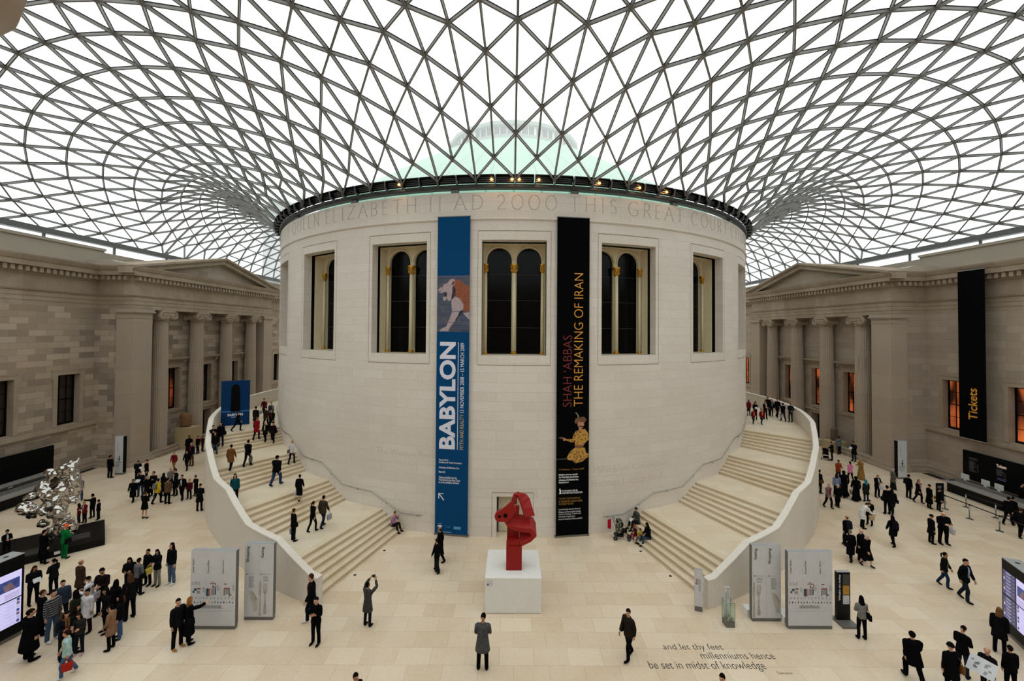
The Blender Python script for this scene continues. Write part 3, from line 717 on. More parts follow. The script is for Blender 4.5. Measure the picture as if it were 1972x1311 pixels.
# edge beam on short stub posts
eb = MB()
W_, N_, S_ = RS*RB-.38, RS*RC-.1, RS*RD-.1
cs = [(-W_, -S_), (W_, -S_), (W_, N_), (-W_, N_)]
for (x0, y0), (x1, y1) in zip(cs, cs[1:]+cs[:1]):
    eb.bar((x0, y0, 18.06), (x1, y1, 18.06), .5, .42)
eo = eb.build('edge_beam', M_grey, roof)
pb = MB()
for s in (-1, 1):
    for y in [-46+5.6*i for i in range(17)]:
        pb.lathe([(.1, 17.15), (.1, 17.9)], (s*W_, y, 0), 8); pb.lathe([(.16, 17.15), (.16, 17.22)], (s*W_, y, 0), 8)
pb.build('bearing_post', M_grey, roof)
# gutter edge behind the parapets
# ---- ring beam on the drum
rb = MB()
prof = [(20.7, 18.58), (21.08, 18.58), (21.12, 18.64), (21.12, 18.78), (20.95, 18.84), (20.7, 18.84)]
for i in range(120):
    a, c = 3*i, 3*i+3
    for (r0, z0), (r1, z1) in zip(prof, prof[1:]+prof[:1]): rb.quad(pol(a, r0, z0), pol(c, r0, z0), pol(c, r1, z1), pol(a, r1, z1))
rb.build('ring_beam', M_darksteel, drum)
ps = MB()
for i in range(20):
    t = 18*i+9; p = pol(t, 20.85, 0); M = Matrix.Translation(p) @ Matrix.Rotation(rad(t), 4, 'Z'); ps.box((-.2, -.12, 18.3), (.2, .12, 18.56), M=M)
ps.build('ring_post', M_grey, drum)
gs = MB()
for i in range(120): gs.quad(pol(3*i, 20.62, 18.36), pol(3*i+3, 20.62, 18.36), pol(3*i+3, 20.62, 18.56), pol(3*i, 20.62, 18.56))
cg, nt2, b2 = base_mat('clerestory_glass')
nt2.nodes.remove(b2); t1 = N(nt2, 'ShaderNodeBsdfTransparent'); t1.inputs[0].default_value = (.86, .95, .92, 1); t2 = N(nt2, 'ShaderNodeBsdfGlossy'); t2.inputs['Roughness'].default_value = .03
x2 = N(nt2, 'ShaderNodeMixShader')
x2.inputs[0].default_value = .05; nt2.links.new(t1.outputs[0], x2.inputs[1]); nt2.links.new(t2.outputs[0], x2.inputs[2]); nt2.links.new(x2.outputs[0], nt2.nodes['Material Output'].inputs[0])
gs.build('clerestory_glass', cg, drum)
# ---- floodlight boxes round the ring
M_lamp_on = mat('lamp_glow', 'ff8a3c', .4, emit=14, var=.1); M_reflector = mat('louvre_metal', '4a4947', .35, .6)
def floodlight():
    root = empty('ring_floodlight')
    b = MB(); wd = .47
    # open trough facing out and down
    sec = [(-.02, 18.8), (.16, 18.78), (.34, 19.1), (.3, 19.2), (-.02, 19.2)]
    b.prism([(-.02, 18.82), (.12, 18.8), (.02, 19.14), (-.02, 19.14)], lambda q: (-wd, -q[0], q[1]), lambda q: (wd, -q[0], q[1]))
    b.prism([(-.02, 19.12), (.38, 19.12), (.34, 19.19), (-.02, 19.2)], lambda q: (-wd, -q[0], q[1]), lambda q: (wd, -q[0], q[1]))
    for sx in (-1, 1): b.prism([(0, 18.8), (.14, 18.78), (.38, 19.12), (0, 19.16)], lambda q: (sx*wd-.015, -q[0], q[1]), lambda q: (sx*wd+.015, -q[0], q[1]))
    b.build('housing', M_black, root)
    l = MB()
    for i in range(3): z = 18.88+.08*i; l.bar((-wd, -.12-.05*i, z), (wd, -.12-.05*i, z), .012, .05)
    l.build('louvre', M_reflector, root)
    h = MB(); h.bar((-wd-.03, -.02, 18.78), (-wd-.03, -.3, 18.74), .05, .12); h.bar((-wd-.03, -.3, 18.74), (-wd-.03, -.4, 19.16), .05, .06); h.build('bracket', M_grey, root)
    return root
f0 = floodlight()
lit = {-24: (-16, .55), -4: (-1.0, .3), -1: (0, .4), 0: (0, -.35), 1: (1, -.3), 5: (5, -.2), 8: (8, .1), 10: (10, .1)}
litpos = {-7: .3, -2: .32, -1: .36, 0: -.3, 1: -.3, 4: -.1, 6: .3, 8: .1}
rl = {-7: 'leftmost lit amber floodlight on the dark ring above the drum', -2: 'lit amber floodlight, first of the four glowing together at the middle of the ring', -1: 'lit amber floodlight, second of the four glowing together at the middle of the ring',
      0: 'lit amber floodlight, third of the four glowing together at the middle of the ring', 1: 'lit amber floodlight, fourth of the four glowing together at the middle of the ring', 4: 'lit amber floodlight above the second drum window right of the middle', 6: 'lit amber floodlight, second from the right of the lit ones', 8: 'rightmost lit amber floodlight on the ring'}
firstf = True
for k in range(-24, 24):
    t = 2.8125*(k+.5)
    o = f0 if firstf else copy_tree(f0); firstf = False
    o.location = pol(t, 21.12, 0); o.rotation_euler.z = rad(t)
    if k in litpos:
        tag(o, rl[k], 'floodlight', 'lit floodlights on the roof ring')
        u = MB(); u.ell((litpos[k], -.2, 18.95), (.075, .06, .06), 10, 6); u.build('lamp', M_lamp_on, o, True)
        ld = bpy.data.lights.new('flood', 'SPOT'); ld.energy = 12; ld.color = (1, .62, .3); ld.spot_size = rad(110); ld.shadow_soft_size = .1
        lo = bpy.data.objects.new('lamp_light', ld); COL.objects.link(lo); lo.parent = o; lo.location = (litpos[k], -.36, 18.98); lo.rotation_euler = (rad(60), 0, 0)
    else: tag(o, 'unlit black floodlight box on the roof ring above the drum', 'floodlight', 'unlit floodlight boxes round the ring')
# ---- copper dome beyond the glass
dm = MB(); DP = [(20.9, 17.9), (19.6, 19.2), (17.5, 20.9), (15.6, 22.3), (13.7, 23.6), (11.2, 25.3), (8.6, 26.9), (6.3, 28.1)]
dm.lathe(DP, (0, 0, 0), 80, cap=False)
M_cop, nt3, b3 = base_mat('verdigris_copper')
g3 = N(nt3, 'ShaderNodeNewGeometry'); s3 = N(nt3, 'ShaderNodeSeparateXYZ'); nt3.links.new(g3.outputs['Position'], s3.inputs[0])
a3 = N(nt3, 'ShaderNodeMath', operation='ARCTAN2'); nt3.links.new(s3.outputs['X'], a3.inputs[0]); nt3.links.new(s3.outputs['Y'], a3.inputs[1])
k3 = N(nt3, 'ShaderNodeMath', operation='MULTIPLY'); nt3.links.new(a3.outputs[0], k3.inputs[0]); k3.inputs[1].default_value = 80/(2*PI)
fr3 = N(nt3, 'ShaderNodeMath', operation='FRACT'); nt3.links.new(k3.outputs[0], fr3.inputs[0])
lt3 = N(nt3, 'ShaderNodeMath', operation='LESS_THAN'); nt3.links.new(fr3.outputs[0], lt3.inputs[0]); lt3.inputs[1].default_value = .07
mx3 = N(nt3, 'ShaderNodeMixRGB'); nt3.links.new(lt3.outputs[0], mx3.inputs[0]); mx3.inputs[1].default_value = hexc('86ae98')+(1,); mx3.inputs[2].default_value = hexc('5c8f78')+(1,)
nt3.links.new(mx3.outputs[0], b3.inputs['Base Color']); b3.inputs['Roughness'].default_value = .8
dome = empty('dome', (0, 0, 0)); tag(dome, 'pale green copper dome with a lantern seen through the glass roof', 'dome')
dm.build('dome_shell', M_cop, dome, True)
lb = MB(); lb.lathe([(6.3, 28.0), (6.25, 28.2), (6.25, 28.45), (6.15, 28.5)], (0, 0, 0), 20, cap=False); lb.lathe([(6.15, 29.15), (6.55, 29.2), (6.6, 29.5), (6.4, 29.6), (3.0, 30.0), (.1, 30.1)], (0, 0, 0), 20, cap=False)
lt = lb.build('lantern', mat('pale_lead', '8d9791', .7), dome)
lw = MB(); lw.lathe([(6.05, 28.45), (6.05, 29.2)], (0, 0, 0), 20, cap=False); lw.build('lantern_glazing', mat('lantern_pane', '2e3436', .3), dome)
lp = MB()
for i in range(60):
    t = 6*i; p = pol(t, 6.12, 0); M = Matrix.Translation(p) @ Matrix.Rotation(rad(t), 4, 'Z'); wdt = .11 if i % 3 == 0 else .03; lp.box((-wdt, -.05, 28.45), (wdt, .05, 29.2), M=M)
split_build(lp, 'lantern_mullion', mat('white_mullion', 'd8dad6', .6), dome)
fp = MB(); fp.bar((-1, -5, 29.7), (-1, -5, 31.6), .06, .06, (1, 0, 0)); fp.bar((6.2, 0, 29.3), (6.2, 0, 30.5), .05, .05, (1, 0, 0)); split_build(fp, 'lightning_rod', M_grey, dome)
# a tower and bare trees far outside, faint through the glass
tw = empty('tower', (-52, 52, 0)); tag(tw, 'faint grey tower far outside behind the left side of the glass roof', 'tower')
t_ = MB(); t_.box((-2.6, -2.6, 0), (2.6, 2.6, 33.5)); t_.box((-3.2, -3.2, 33.5), (3.2, 3.2, 35.2)); t_.build('shaft', mat('far_concrete', '8b8f90', .8), tw)
t_ = MB(); t_.lathe([(2.4, 35.2), (2.9, 36.4), (2.9, 39), (2.2, 39.6)], (0, 0, 0), 14); t_.build('top_storey', mat('far_concrete', '8b8f90', .8), tw)
random.seed(5)
# ================================================================= curved staircases
FL = [((16.5, 21.0), (16.8, 21.2)), ((27.9, 32.5), (26.5, 32.1)), ((39.1, 43.8), (36.9, 42.7)), ((50.7, 55.3), (47.9, 54.1))]
RIS = .155
def stairs(s, nm):
    root = empty('staircase', pol(s*36, 23.5, 0)); o = Vector(root.location)
    tag(root, 'curved stone staircase climbing round the %s side of the drum' % nm, 'staircase', None)
    I = lambda t, z: pol(s*t, R, z)-o
    Oo = lambda t, z: pol(s*t, ell_r(t, -.25), z)-o
    lines = []
    def strip(mb, t0, t1, z0, z1, n=1):
        for i in range(n):
            f = lambda a, b, k: a+(b-a)*k/n
            mb.quad(I(f(t0[0], t1[0], i), z0), I(f(t0[0], t1[0], i+1), z1), Oo(f(t0[1], t1[1], i+1), z1), Oo(f(t0[1], t1[1], i), z0))
    z = 0.0; ZT = [0.0]
    for fi, ((a0, a1), (b0, b1)) in enumerate(FL):
        fm = MB()
        for i in range(6):
            t0 = (a0+(a1-a0)*i/6, b0+(b1-b0)*i/6); t1 = (a0+(a1-a0)*(i+1)/6, b0+(b1-b0)*(i+1)/6)
            zt = z+RIS; rc = .09   # nosing overhang, in degrees
            u0 = (t0[0]+rc, t0[1]+rc)
            fm.quad(I(u0[0], z), Oo(u0[1], z), Oo(u0[1], zt-.05), I(u0[0], zt-.05))      # riser
            fm.quad(I(u0[0], zt-.05), Oo(u0[1], zt-.05), Oo(t0[1], zt-.05), I(t0[0], zt-.05))
            fm.quad(I(t0[0], zt-.05), Oo(t0[1], zt-.05), Oo(t0[1], zt), I(t0[0], zt))
            strip(fm, t0, (t1[0]+.09, t1[1]+.09) if i < 5 else t1, zt, zt)
            z = zt
        fm.build('flight', M_step, root)
        lm = MB()
        nxt = (FL[fi+1][0][0], FL[fi+1][1][0]) if fi < 3 else (150, 150)
        strip(lm, (a1, b1), (nxt[0]+.1, nxt[1]+.1), z, z, 6 if fi < 3 else 40)
        lm.build('landing', M_land, root)
        ZT.append(z)
    # balustrade wall along the outer ellipse
    def top(t):
        z = 1.15
        for (a, b), zz in zip([f[1] for f in FL], (1.15, 2.08, 3.01, 3.94)):
            if t <= a: return zz
            if t < b: return zz+.93*(t-a)/(b-a)
        return 4.87
    ts = sorted(set([16.0, 17.1]+[v for f in FL for v in f[1]]+[16+1.5*i for i in range(90)])); ts = [t for t in ts if t <= 150]
    wl = MB(); cp = MB()
    ex = lambda t, dr, z: pol(s*t, ell_r(t, dr), z)-o
    for a, b in zip(ts, ts[1:]):
        za, zb = top(a), top(b)
        wl.quad(ex(a, 0, 0), ex(b, 0, 0), ex(b, 0, zb-.07), ex(a, 0, za-.07))
        wl.quad(ex(a, -.27, 0), ex(b, -.27, 0), ex(b, -.27, zb-.07), ex(a, -.27, za-.07))
        for (d0, h0), (d1, h1) in zip([(.02, -.08), (.02, -.02), (0, 0), (-.27, 0), (-.29, -.02), (-.29, -.08)], [(.02, -.02), (0, 0), (-.27, 0), (-.29, -.02), (-.29, -.08), (.02, -.08)]):
            cp.quad(ex(a, d0, za+h0), ex(b, d0, zb+h0), ex(b, d1, zb+h1), ex(a, d1, za+h1))
    t = 16.0
    wl.quad(ex(t, 0, 0), ex(t, -.27, 0), ex(t, -.27, 1.08), ex(t, 0, 1.08)); cp.quad(ex(t, .02, 1.07), ex(t, -.29, 1.07), ex(t, -.27, 1.15), ex(t, 0, 1.15))
    wl.build('balustrade', M_stone, root); cp.build('coping', M_stone, root)
    # handrail fixed to the drum
    hr = [(13.4, .93), (16.8, .93), (22.2, 1.84), (28.2, 1.87), (33.5, 2.85), (39.6, 2.84), (45.4, 3.77), (50.9, 3.78), (57, 4.62), (75, 4.62)]
    pts = []
    for (t0, z0), (t1, z1) in zip(hr, hr[1:]):
        n = max(2, int((t1-t0)/1.2))
        for i in range(n): pts.append(pol(s*(t0+(t1-t0)*i/n), R-.0+.09, z0+(z1-z0)*i/n)-o)
    h = MB(); h.tube(pts, .026, 8); h.build('handrail', mat('brushed_steel', 'a7a59f', .3, .8, .05), root, True)
    k = MB()
    for t, z in ((14.2, .93), (19.5, 1.385), (25, 1.855), (31, 2.36), (36.5, 2.845), (42.5, 3.3), (48, 3.775), (54, 4.2)):
        k.tube([pol(s*t, R-.01, z-.09)-o, pol(s*t, R+.085, z-.09)-o, pol(s*t, R+.09, z-.02)-o], .014, 6)
    split_build(k, 'rail_bracket', M_grey, root)
    return root
stairs(-1, 'left'); stairs(1, 'right')
# ================================================================= signs, banners, desks, sculptures
_tm = {}
def text_mesh(txt, off=0.0, res=4):
    k = (txt, off, res)
    if k in _tm: return _tm[k]
    cu = bpy.data.curves.new('t', 'FONT'); cu.body = txt; cu.size = 1; cu.resolution_u = res; cu.offset = off
    ob = bpy.data.objects.new('t', cu); COL.objects.link(ob); ev = ob.evaluated_get(bpy.context.evaluated_depsgraph_get()); me = ev.to_mesh()
    vs = [(v.co.x, v.co.y) for v in me.vertices]; fs = [tuple(p.vertices) for p in me.polygons]
    ev.to_mesh_clear(); bpy.data.objects.remove(ob); bpy.data.curves.remove(cu)
    xs = [v[0] for v in vs]; ys = [v[1] for v in vs]
    _tm[k] = ([((x-min(xs))/(max(xs)-min(xs)), (y-min(ys))/(max(ys)-min(ys))) for x, y in vs], fs); return _tm[k]
class Face:
    """flat drawing surface: matrix M, local x across, local y up, both in metres"""
    def __init__(s, M): s.M = M; s.k = 0
    def z(s): s.k += 1; return .003+.0004*s.k
    def text(s, mb, txt, x0, y0, x1, y1, up=False, off=0.0, z=.004):
        vs, fs = text_mesh(txt, off)
        if up: P = [s.M @ Vector((x1+(x0-x1)*v, y0+(y1-y0)*u, z)) for u, v in vs]
        else: P = [s.M @ Vector((x0+(x1-x0)*u, y0+(y1-y0)*v, z)) for u, v in vs]
        mb.add(P, fs)
    def poly(s, mb, pts, z=.003, mi=0): mb.add([s.M @ Vector((x, y, z)) for x, y in pts], [tuple(range(len(pts)))], mi)
    def rect(s, mb, x0, y0, x1, y1, z=.003, mi=0): s.poly(mb, [(x0, y0), (x1, y0), (x1, y1), (x0, y1)], z, mi)
M_white = mat('white_print', 'e4e4ea', .6, var=.03); M_red_p = mat('dark_red_print', '7a1f22', .6, var=.03); M_orange_p = mat('amber_print', 'd9972f', .6, var=.03)
M_goldp = mat('pale_gold_print', 'c3ab73', .6, var=.03); M_ink = mat('black_print', '101012', .6, var=.03); M_greyp = mat('grey_print', '8f9193', .6, var=.03)
M_tag = mat('sign_white', 'c6c6c8', .45, var=.03); M_edge = mat('sign_edge_grey', '6b6964', .5, .2, .05); M_edgel = mat('sign_edge_light', '9c9c9c', .45, .3, .04)
M_wht = mat('white_paint', 'e2e0db', .5, var=.02)
# ---- banners on the drum
def banner(name, th, z0, z1, width, m, label, cat='banner'):
    p = pol(th, R*math.cos(rad(2.5))+.16+R*(1-math.cos(rad(2.5))), 0); t = rad(th); g = Vector((math.cos(t), math.sin(t), 0))
    root = empty(name, p); tag(root, label, cat)
    M = frame(-g*width/2+Vector((0, 0, z0)), g, (0, 0, 1)); h = z1-z0
    b = MB(); b.box((0, 0, -.012), (width, h, 0), M=M); b.build('cloth', m, root)
    r = MB()
    for y in (-.03, h): r.box((-.02, y, -.03), (width+.02, y+.04, .02), M=M)
    split_build(r, 'batten', M_edge, root)
    k = MB()
    for x in (0, width): k.box((x-.03, -.08, -.2), (x+.03, -.03, 0), M=M)
    split_build(k, 'fixing', M_grey, root)
    return root, Face(M)
M_blue = mat('deep_blue_cloth', '0b426f', .85, var=.05, scale=30, spec=.06)
root, F = banner('exhibition_banner', -8.87, .1, 17.03, 1.8, M_blue, 'tall blue banner hanging on the drum left of the middle window')
yz = lambda y: 17.03-(y-420)*16.93/607-.1        # rows of the picture, as heights on the cloth
ux = lambda x: (x-844)/60.5*1.8
a = MB(); F.text(a, 'BABYLON', ux(850), yz(866), ux(880), yz(661), True, .035); a.build('title', mat('lilac_white_print', 'd9d8e6', .6, var=.02), root)
a = MB(); F.rect(a, ux(884), yz(866), ux(885), yz(661)); F.text(a, '13 NOVEMBER 2008 \u2013 15 MARCH 2009', ux(888.5), yz(796), ux(895.5), yz(663), True)
for t, y, x1 in (('Supported by', 887, 868), ('the Blavatnik Family Foundation', 892, 893), ('Admission \u00a38, Members free', 901.5, 888), ('Room 35', 909.8, 862), ('Tickets available from the', 920, 884), ('Ticket Desk in the Great Court', 924.6, 890), ('or at the exhibition entrance', 929.3, 888)):
    F.text(a, t, ux(850.3), yz(y+2.2), ux(x1), yz(y-1.9), False, .012)
for p in ([(850, 950.5), (859.5, 950.5), (859.5, 952), (852.6, 952), (861.2, 963), (859.8, 964.3), (851.5, 953.6), (851.5, 961), (850, 961)],): F.poly(a, [(ux(x), yz(y)) for x, y in p])
F.text(a, 'Organised by', ux(849.5), yz(1009), ux(857), yz(1007.5)); F.text(a, 'rmn', ux(849.5), yz(1014.5), ux(857), yz(1010.8), False, .06); F.rect(a, ux(849.5), yz(1023.6), ux(875), yz(1023.1))
a.build('small_print', M_white, root)
a = MB(); F.text(a, 'MYTH AND REALITY', ux(888.5), yz(866), ux(895.5), yz(799), True); a.build('subtitle', M_goldp, root)
a = MB(); F.rect(a, ux(879), yz(1017), ux(892), yz(1011.6)); F.rect(a, ux(862), yz(1012), ux(864), yz(1011)); F.rect(a, ux(865), yz(1014), ux(873), yz(1013)); split_build(a, 'sponsor_mark', mat('sky_blue_print', '4a90b8', .6), root)
# picture of a walking beast in relief on glazed bricks
u2 = lambda x: (x-75)/575*1.8
y2 = lambda y: 13.87-.1-(y-125)*3.02/1007
brm, bnt, bb = base_mat('glazed_brick_print')
tcn = N(bnt, 'ShaderNodeTexCoord'); spx = N(bnt, 'ShaderNodeSeparateXYZ'); bnt.links.new(tcn.outputs['Object'], spx.inputs[0]); cmb = N(bnt, 'ShaderNodeCombineXYZ'); bnt.links.new(spx.outputs['X'], cmb.inputs[0]); bnt.links.new(spx.outputs['Z'], cmb.inputs[1])
bk = N(bnt, 'ShaderNodeTexBrick'); bnt.links.new(cmb.outputs[0], bk.inputs[0]); bk.inputs['Scale'].default_value = 1; bk.inputs['Brick Width'].default_value = 1.05; bk.inputs['Row Height'].default_value = .28; bk.inputs['Mortar Size'].default_value = .012
bk.inputs['Color1'].default_value = hexc('3d4557')+(1,); bk.inputs['Color2'].default_value = hexc('4a5370')+(1,); bk.inputs['Mortar'].default_value = hexc('15161c')+(1,)
bn = N(bnt, 'ShaderNodeTexNoise'); bn.inputs['Scale'].default_value = 2.5; bn.inputs['Detail'].default_value = 8; bnt.links.new(tcn.outputs['Object'], bn.inputs[0])
bmx = N(bnt, 'ShaderNodeMixRGB'); bmr = N(bnt, 'ShaderNodeMapRange'); bnt.links.new(bn.outputs[0], bmr.inputs[0]); bmr.inputs[1].default_value = .45; bmr.inputs[2].default_value = .65; bnt.links.new(bmr.outputs[0], bmx.inputs[0]); bnt.links.new(bk.outputs[0], bmx.inputs[1]); bmx.inputs[2].default_value = hexc('56545a')+(1,); bnt.links.new(bmx.outputs[0], bb.inputs['Base Color']); bb.inputs['Roughness'].default_value = .7
a = MB(); F.rect(a, 0, y2(1132), 1.8, y2(125), .002); pic = a.build('picture', brm, root)
M_fur = mat('relief_cream_print', 'a9969a', .7, var=.25, scale=14); M_mane = mat('relief_mane_print', '8a4a2c', .7, var=.6, scale=22); M_shd = mat('relief_shadow_print', '2c2023', .7)
a = MB()
F.poly(a, [(u2(x), y2(y)) for x, y in [(380, 190), (450, 200), (650, 340), (650, 770), (545, 770), (500, 640), (420, 560), (370, 450), (345, 330)]], .004); a.build('beast_mane', M_mane, pic)
a = MB()
for pts in ([(250, 260), (310, 190), (370, 185), (390, 240), (350, 320), (345, 430), (320, 560), (275, 585), (245, 520), (250, 430), (215, 415), (150, 440), (100, 420), (85, 385), (130, 340), (175, 330), (190, 280)], [(180, 510), (235, 500), (245, 540), (215, 580), (185, 570)],
            [(330, 560), (400, 500), (480, 540), (540, 640), (540, 730), (470, 770), (440, 860), (400, 930), (350, 1000), (300, 1060), (290, 1125), (120, 1125), (150, 1080), (240, 1040), (300, 900), (345, 770), (330, 650)], [(535, 800), (650, 775), (650, 920)]):
    F.poly(a, [(u2(x), y2(y)) for x, y in pts], .0055)
split_build(a, 'beast_figure', M_fur, pic)
a = MB()
for pts in ([(345, 330), (390, 330), (405, 400), (390, 480), (330, 560), (345, 450)], [(200, 440), (250, 430), (245, 500), (205, 505)], [(355, 230), (385, 240), (345, 300), (330, 285)], [(480, 770), (530, 750), (520, 800), (410, 930), (400, 915), (450, 850)], [(95, 395), (160, 400), (150, 410), (100, 412)], [(325, 770), (480, 768), (480, 775), (325, 777)], [(290, 958), (370, 962), (370, 970), (290, 966)]):
    F.poly(a, [(u2(x), y2(y)) for x, y in pts], .007)
split_build(a, 'beast_shading', M_shd, pic)
M_bk = mat('black_cloth', '060607', .9, var=.1, scale=30, spec=.04)
root, F = banner('exhibition_banner', 8.64, .1, 17.03, 1.8, M_bk, 'tall black banner hanging on the drum right of the middle window')
ux = lambda x: (x-1071.5)/61.5*1.8
a = MB(); F.text(a, "SHAH \u2018ABBAS", ux(1083.3), yz(783), ux(1100), yz(647), True, -.014); a.build('heading', M_red_p, root)
a = MB(); F.text(a, 'THE REMAKING OF IRAN', ux(1104), yz(783), ux(1121), yz(527), True, -.012); a.build('title', M_orange_p, root)
a = MB()
for t, y, x1 in (('Exhibition entrance opposite', 912, 1112), ('the Ticket Desk, Ground floor', 916.6, 1114), ('Admission \u00a312, Members free', 922, 1113), ('Reading Room', 926.6, 1095)): F.text(a, t, ux(1076.5), yz(y+2.2), ux(x1), yz(y-1.9), False, .02)
for t, y, x1 in (('In association with the', 942, 1112), ('IRAN HERITAGE FOUNDATION', 946.5, 1121)): F.text(a, t, ux(1083.5), yz(y+1.9), ux(x1), yz(y-1.7), False, .01)
for t, y, x1 in (('In partnership with the National', 977.5, 1117), ('Museum of Iran and the Iranian', 982, 1118), ('Cultural Heritage, Tourism and', 986.6, 1118), ('Handicrafts Organisation', 991.2, 1107), ('Research funded by AHRC and ESRC', 996, 1121)): F.text(a, t, ux(1076.5), yz(y+1.9), ux(x1), yz(y-1.7))
F.poly(a, [(ux(x), yz(y)) for x, y in [(1077, 948), (1078.5, 943), (1077.3, 940.5), (1078.5, 937), (1080, 940), (1081.5, 943), (1080.5, 945), (1082, 948)]])
a.build('small_print', M_white, root)
a = MB()
for t, y, x1 in (('THE NEXT MAJOR EXHIBITION', 957.3, 1117), ('IN THE BRITISH MUSEUM SERIES', 962.2, 1121), ('ON GREAT RULERS', 967, 1104)): F.text(a, t, ux(1076.5), yz(y+2), ux(x1), yz(y-1.8))
F.text(a, '19 February \u2013 14 June 2009', ux(1076.5), yz(904.5), ux(1124), yz(900.5)); a.build('notice', mat('dull_amber_print', '9a6f2c', .6), root)
u3 = lambda x: (x-85)/500*1.8
y3 = lambda y: yz(740+y*.1221)
robe, rnt, rb_ = base_mat('patterned_robe_print')
rc = N(rnt, 'ShaderNodeTexCoord'); vo = N(rnt, 'ShaderNodeTexVoronoi'); vo.inputs['Scale'].default_value = 9; rnt.links.new(rc.outputs['Object'], vo.inputs['Vector']); rr_ = N(rnt, 'ShaderNodeValToRGB'); rnt.links.new(vo.outputs['Distance'], rr_.inputs[0])
rr_.color_ramp.elements[0].position = .25; rr_.color_ramp.elements[0].color = hexc('4a2412')+(1,); rr_.color_ramp.elements[1].position = .42; rr_.color_ramp.elements[1].color = hexc('b98a38')+(1,); rnt.links.new(rr_.outputs[0], rb_.inputs['Base Color']); rb_.inputs['Roughness'].default_value = .7
fig = MB()
for pts in ([(380, 735), (520, 705), (570, 770), (582, 880), (520, 930), (500, 970), (370, 960), (365, 890), (330, 915), (240, 880), (240, 860), (330, 860), (345, 800)], [(360, 1000), (525, 1000), (540, 1080), (582, 1095), (570, 1150), (480, 1215), (380, 1237), (330, 1195), (260, 1180), (248, 1140), (290, 1060)]): F.poly(fig, [(u3(x), y3(y)) for x, y in pts], .004)
fig = fig.build('robed_figure', robe, root)
a = MB()
for pts in ([(405, 610), (430, 590), (500, 600), (512, 640), (480, 700), (450, 735), (425, 710), (425, 680), (408, 655)], [(185, 850), (215, 835), (238, 860), (225, 885), (190, 880)], [(440, 935), (500, 925), (490, 950), (445, 955)]): F.poly(a, [(u3(x), y3(y)) for x, y in pts], .006)
split_build(a, 'figure_skin', mat('print_skin', 'b57c5c', .7), fig)
a = MB(); F.poly(a, [(u3(x), y3(y)) for x, y in [(360, 590), (375, 545), (440, 520), (510, 515), (543, 560), (520, 610), (470, 590), (410, 600), (380, 625)]], .007); F.poly(a, [(u3(x), y3(y)) for x, y in [(118, 830), (160, 822), (205, 830), (185, 855), (140, 850)]], .007); F.poly(a, [(u3(x), y3(y)) for x, y in [(365, 950), (500, 965), (495, 1005), (370, 1000)]], .007); split_build(a, 'figure_dress', mat('print_brown', '6f4a2a', .7, var=.3), fig)
a = MB(); F.poly(a, [(u3(x), y3(y)) for x, y in [(415, 655), (500, 660), (485, 680), (440, 668), (418, 668)]], .0085); a.build('figure_moustache', M_ink, fig)
a = MB(); F.poly(a, [(u3(x), y3(y)) for x, y in [(410, 525), (402, 480), (365, 445), (395, 450), (425, 490), (428, 525)]], .007); F.rect(a, u3(85), y3(1167), u3(250), y3(1162), .004); a.build('figure_plume', mat('print_grey', '8d8878', .7), fig)
# ---- ticket banner on the east wall
p = Vector((32.04, -14.05, 3.6)); root = empty('hanging_banner', p); tag(root, 'black ticket banner hanging from the cornice of the right hand wall', 'banner')
M = frame((0, .88, 0), (0, -1, 0), (0, 0, 1)); F = Face(M)
MB().box((0, 0, -.012), (1.76, 11.8, 0), M=M).build('cloth', M_bk, root)
r = MB(); r.box((-.02, -.04, -.02), (1.78, .0, .02), M=M); r.box((-.02, 11.8, -.02), (1.78, 11.84, .02), M=M); split_build(r, 'batten', M_edgel, root)
a = MB(); F.text(a, 'Tickets', .62, 1.36, 1.2, 3.55, True, .012); a.build('title', M_orange_p, root)
# ---- direction signs
def sign_box(name, x0, x1, y, h, d, label, m=M_tag, base=.13, rz=0.0, edge=M_edge):
    root = empty(name, ((x0+x1)/2, y+d/2, 0), rz); tag(root, label, 'sign')
    w_ = x1-x0
    MB().box((-w_/2, -d/2, base), (w_/2, d/2, h)).build('core', edge, root)
    MB().box((-w_/2, -d/2-.012, base), (w_/2-.0, -d/2, h)).build('panel', m, root)
    MB().box((-w_/2+.01, -d/2+.0, 0), (w_/2-.01, d/2-.01, base)).build('base', M_edge, root)
    t = MB(); t.box((-w_/2, -d/2, h), (w_/2, d/2, h+.012)); t.build('cap', M_edgel, root)
    return root, Face(frame((-w_/2, -d/2-.013, 0), (1, 0, 0), (0, 0, 1))), w_
random.seed(3)
def smalltext(F, mb, x, y, wd, n, lh=.03, hd=False):
    for i in range(n): F.rect(mb, x, y-lh*i, x+wd*(.55+.45*random.random()), y-lh*i+lh*.45)
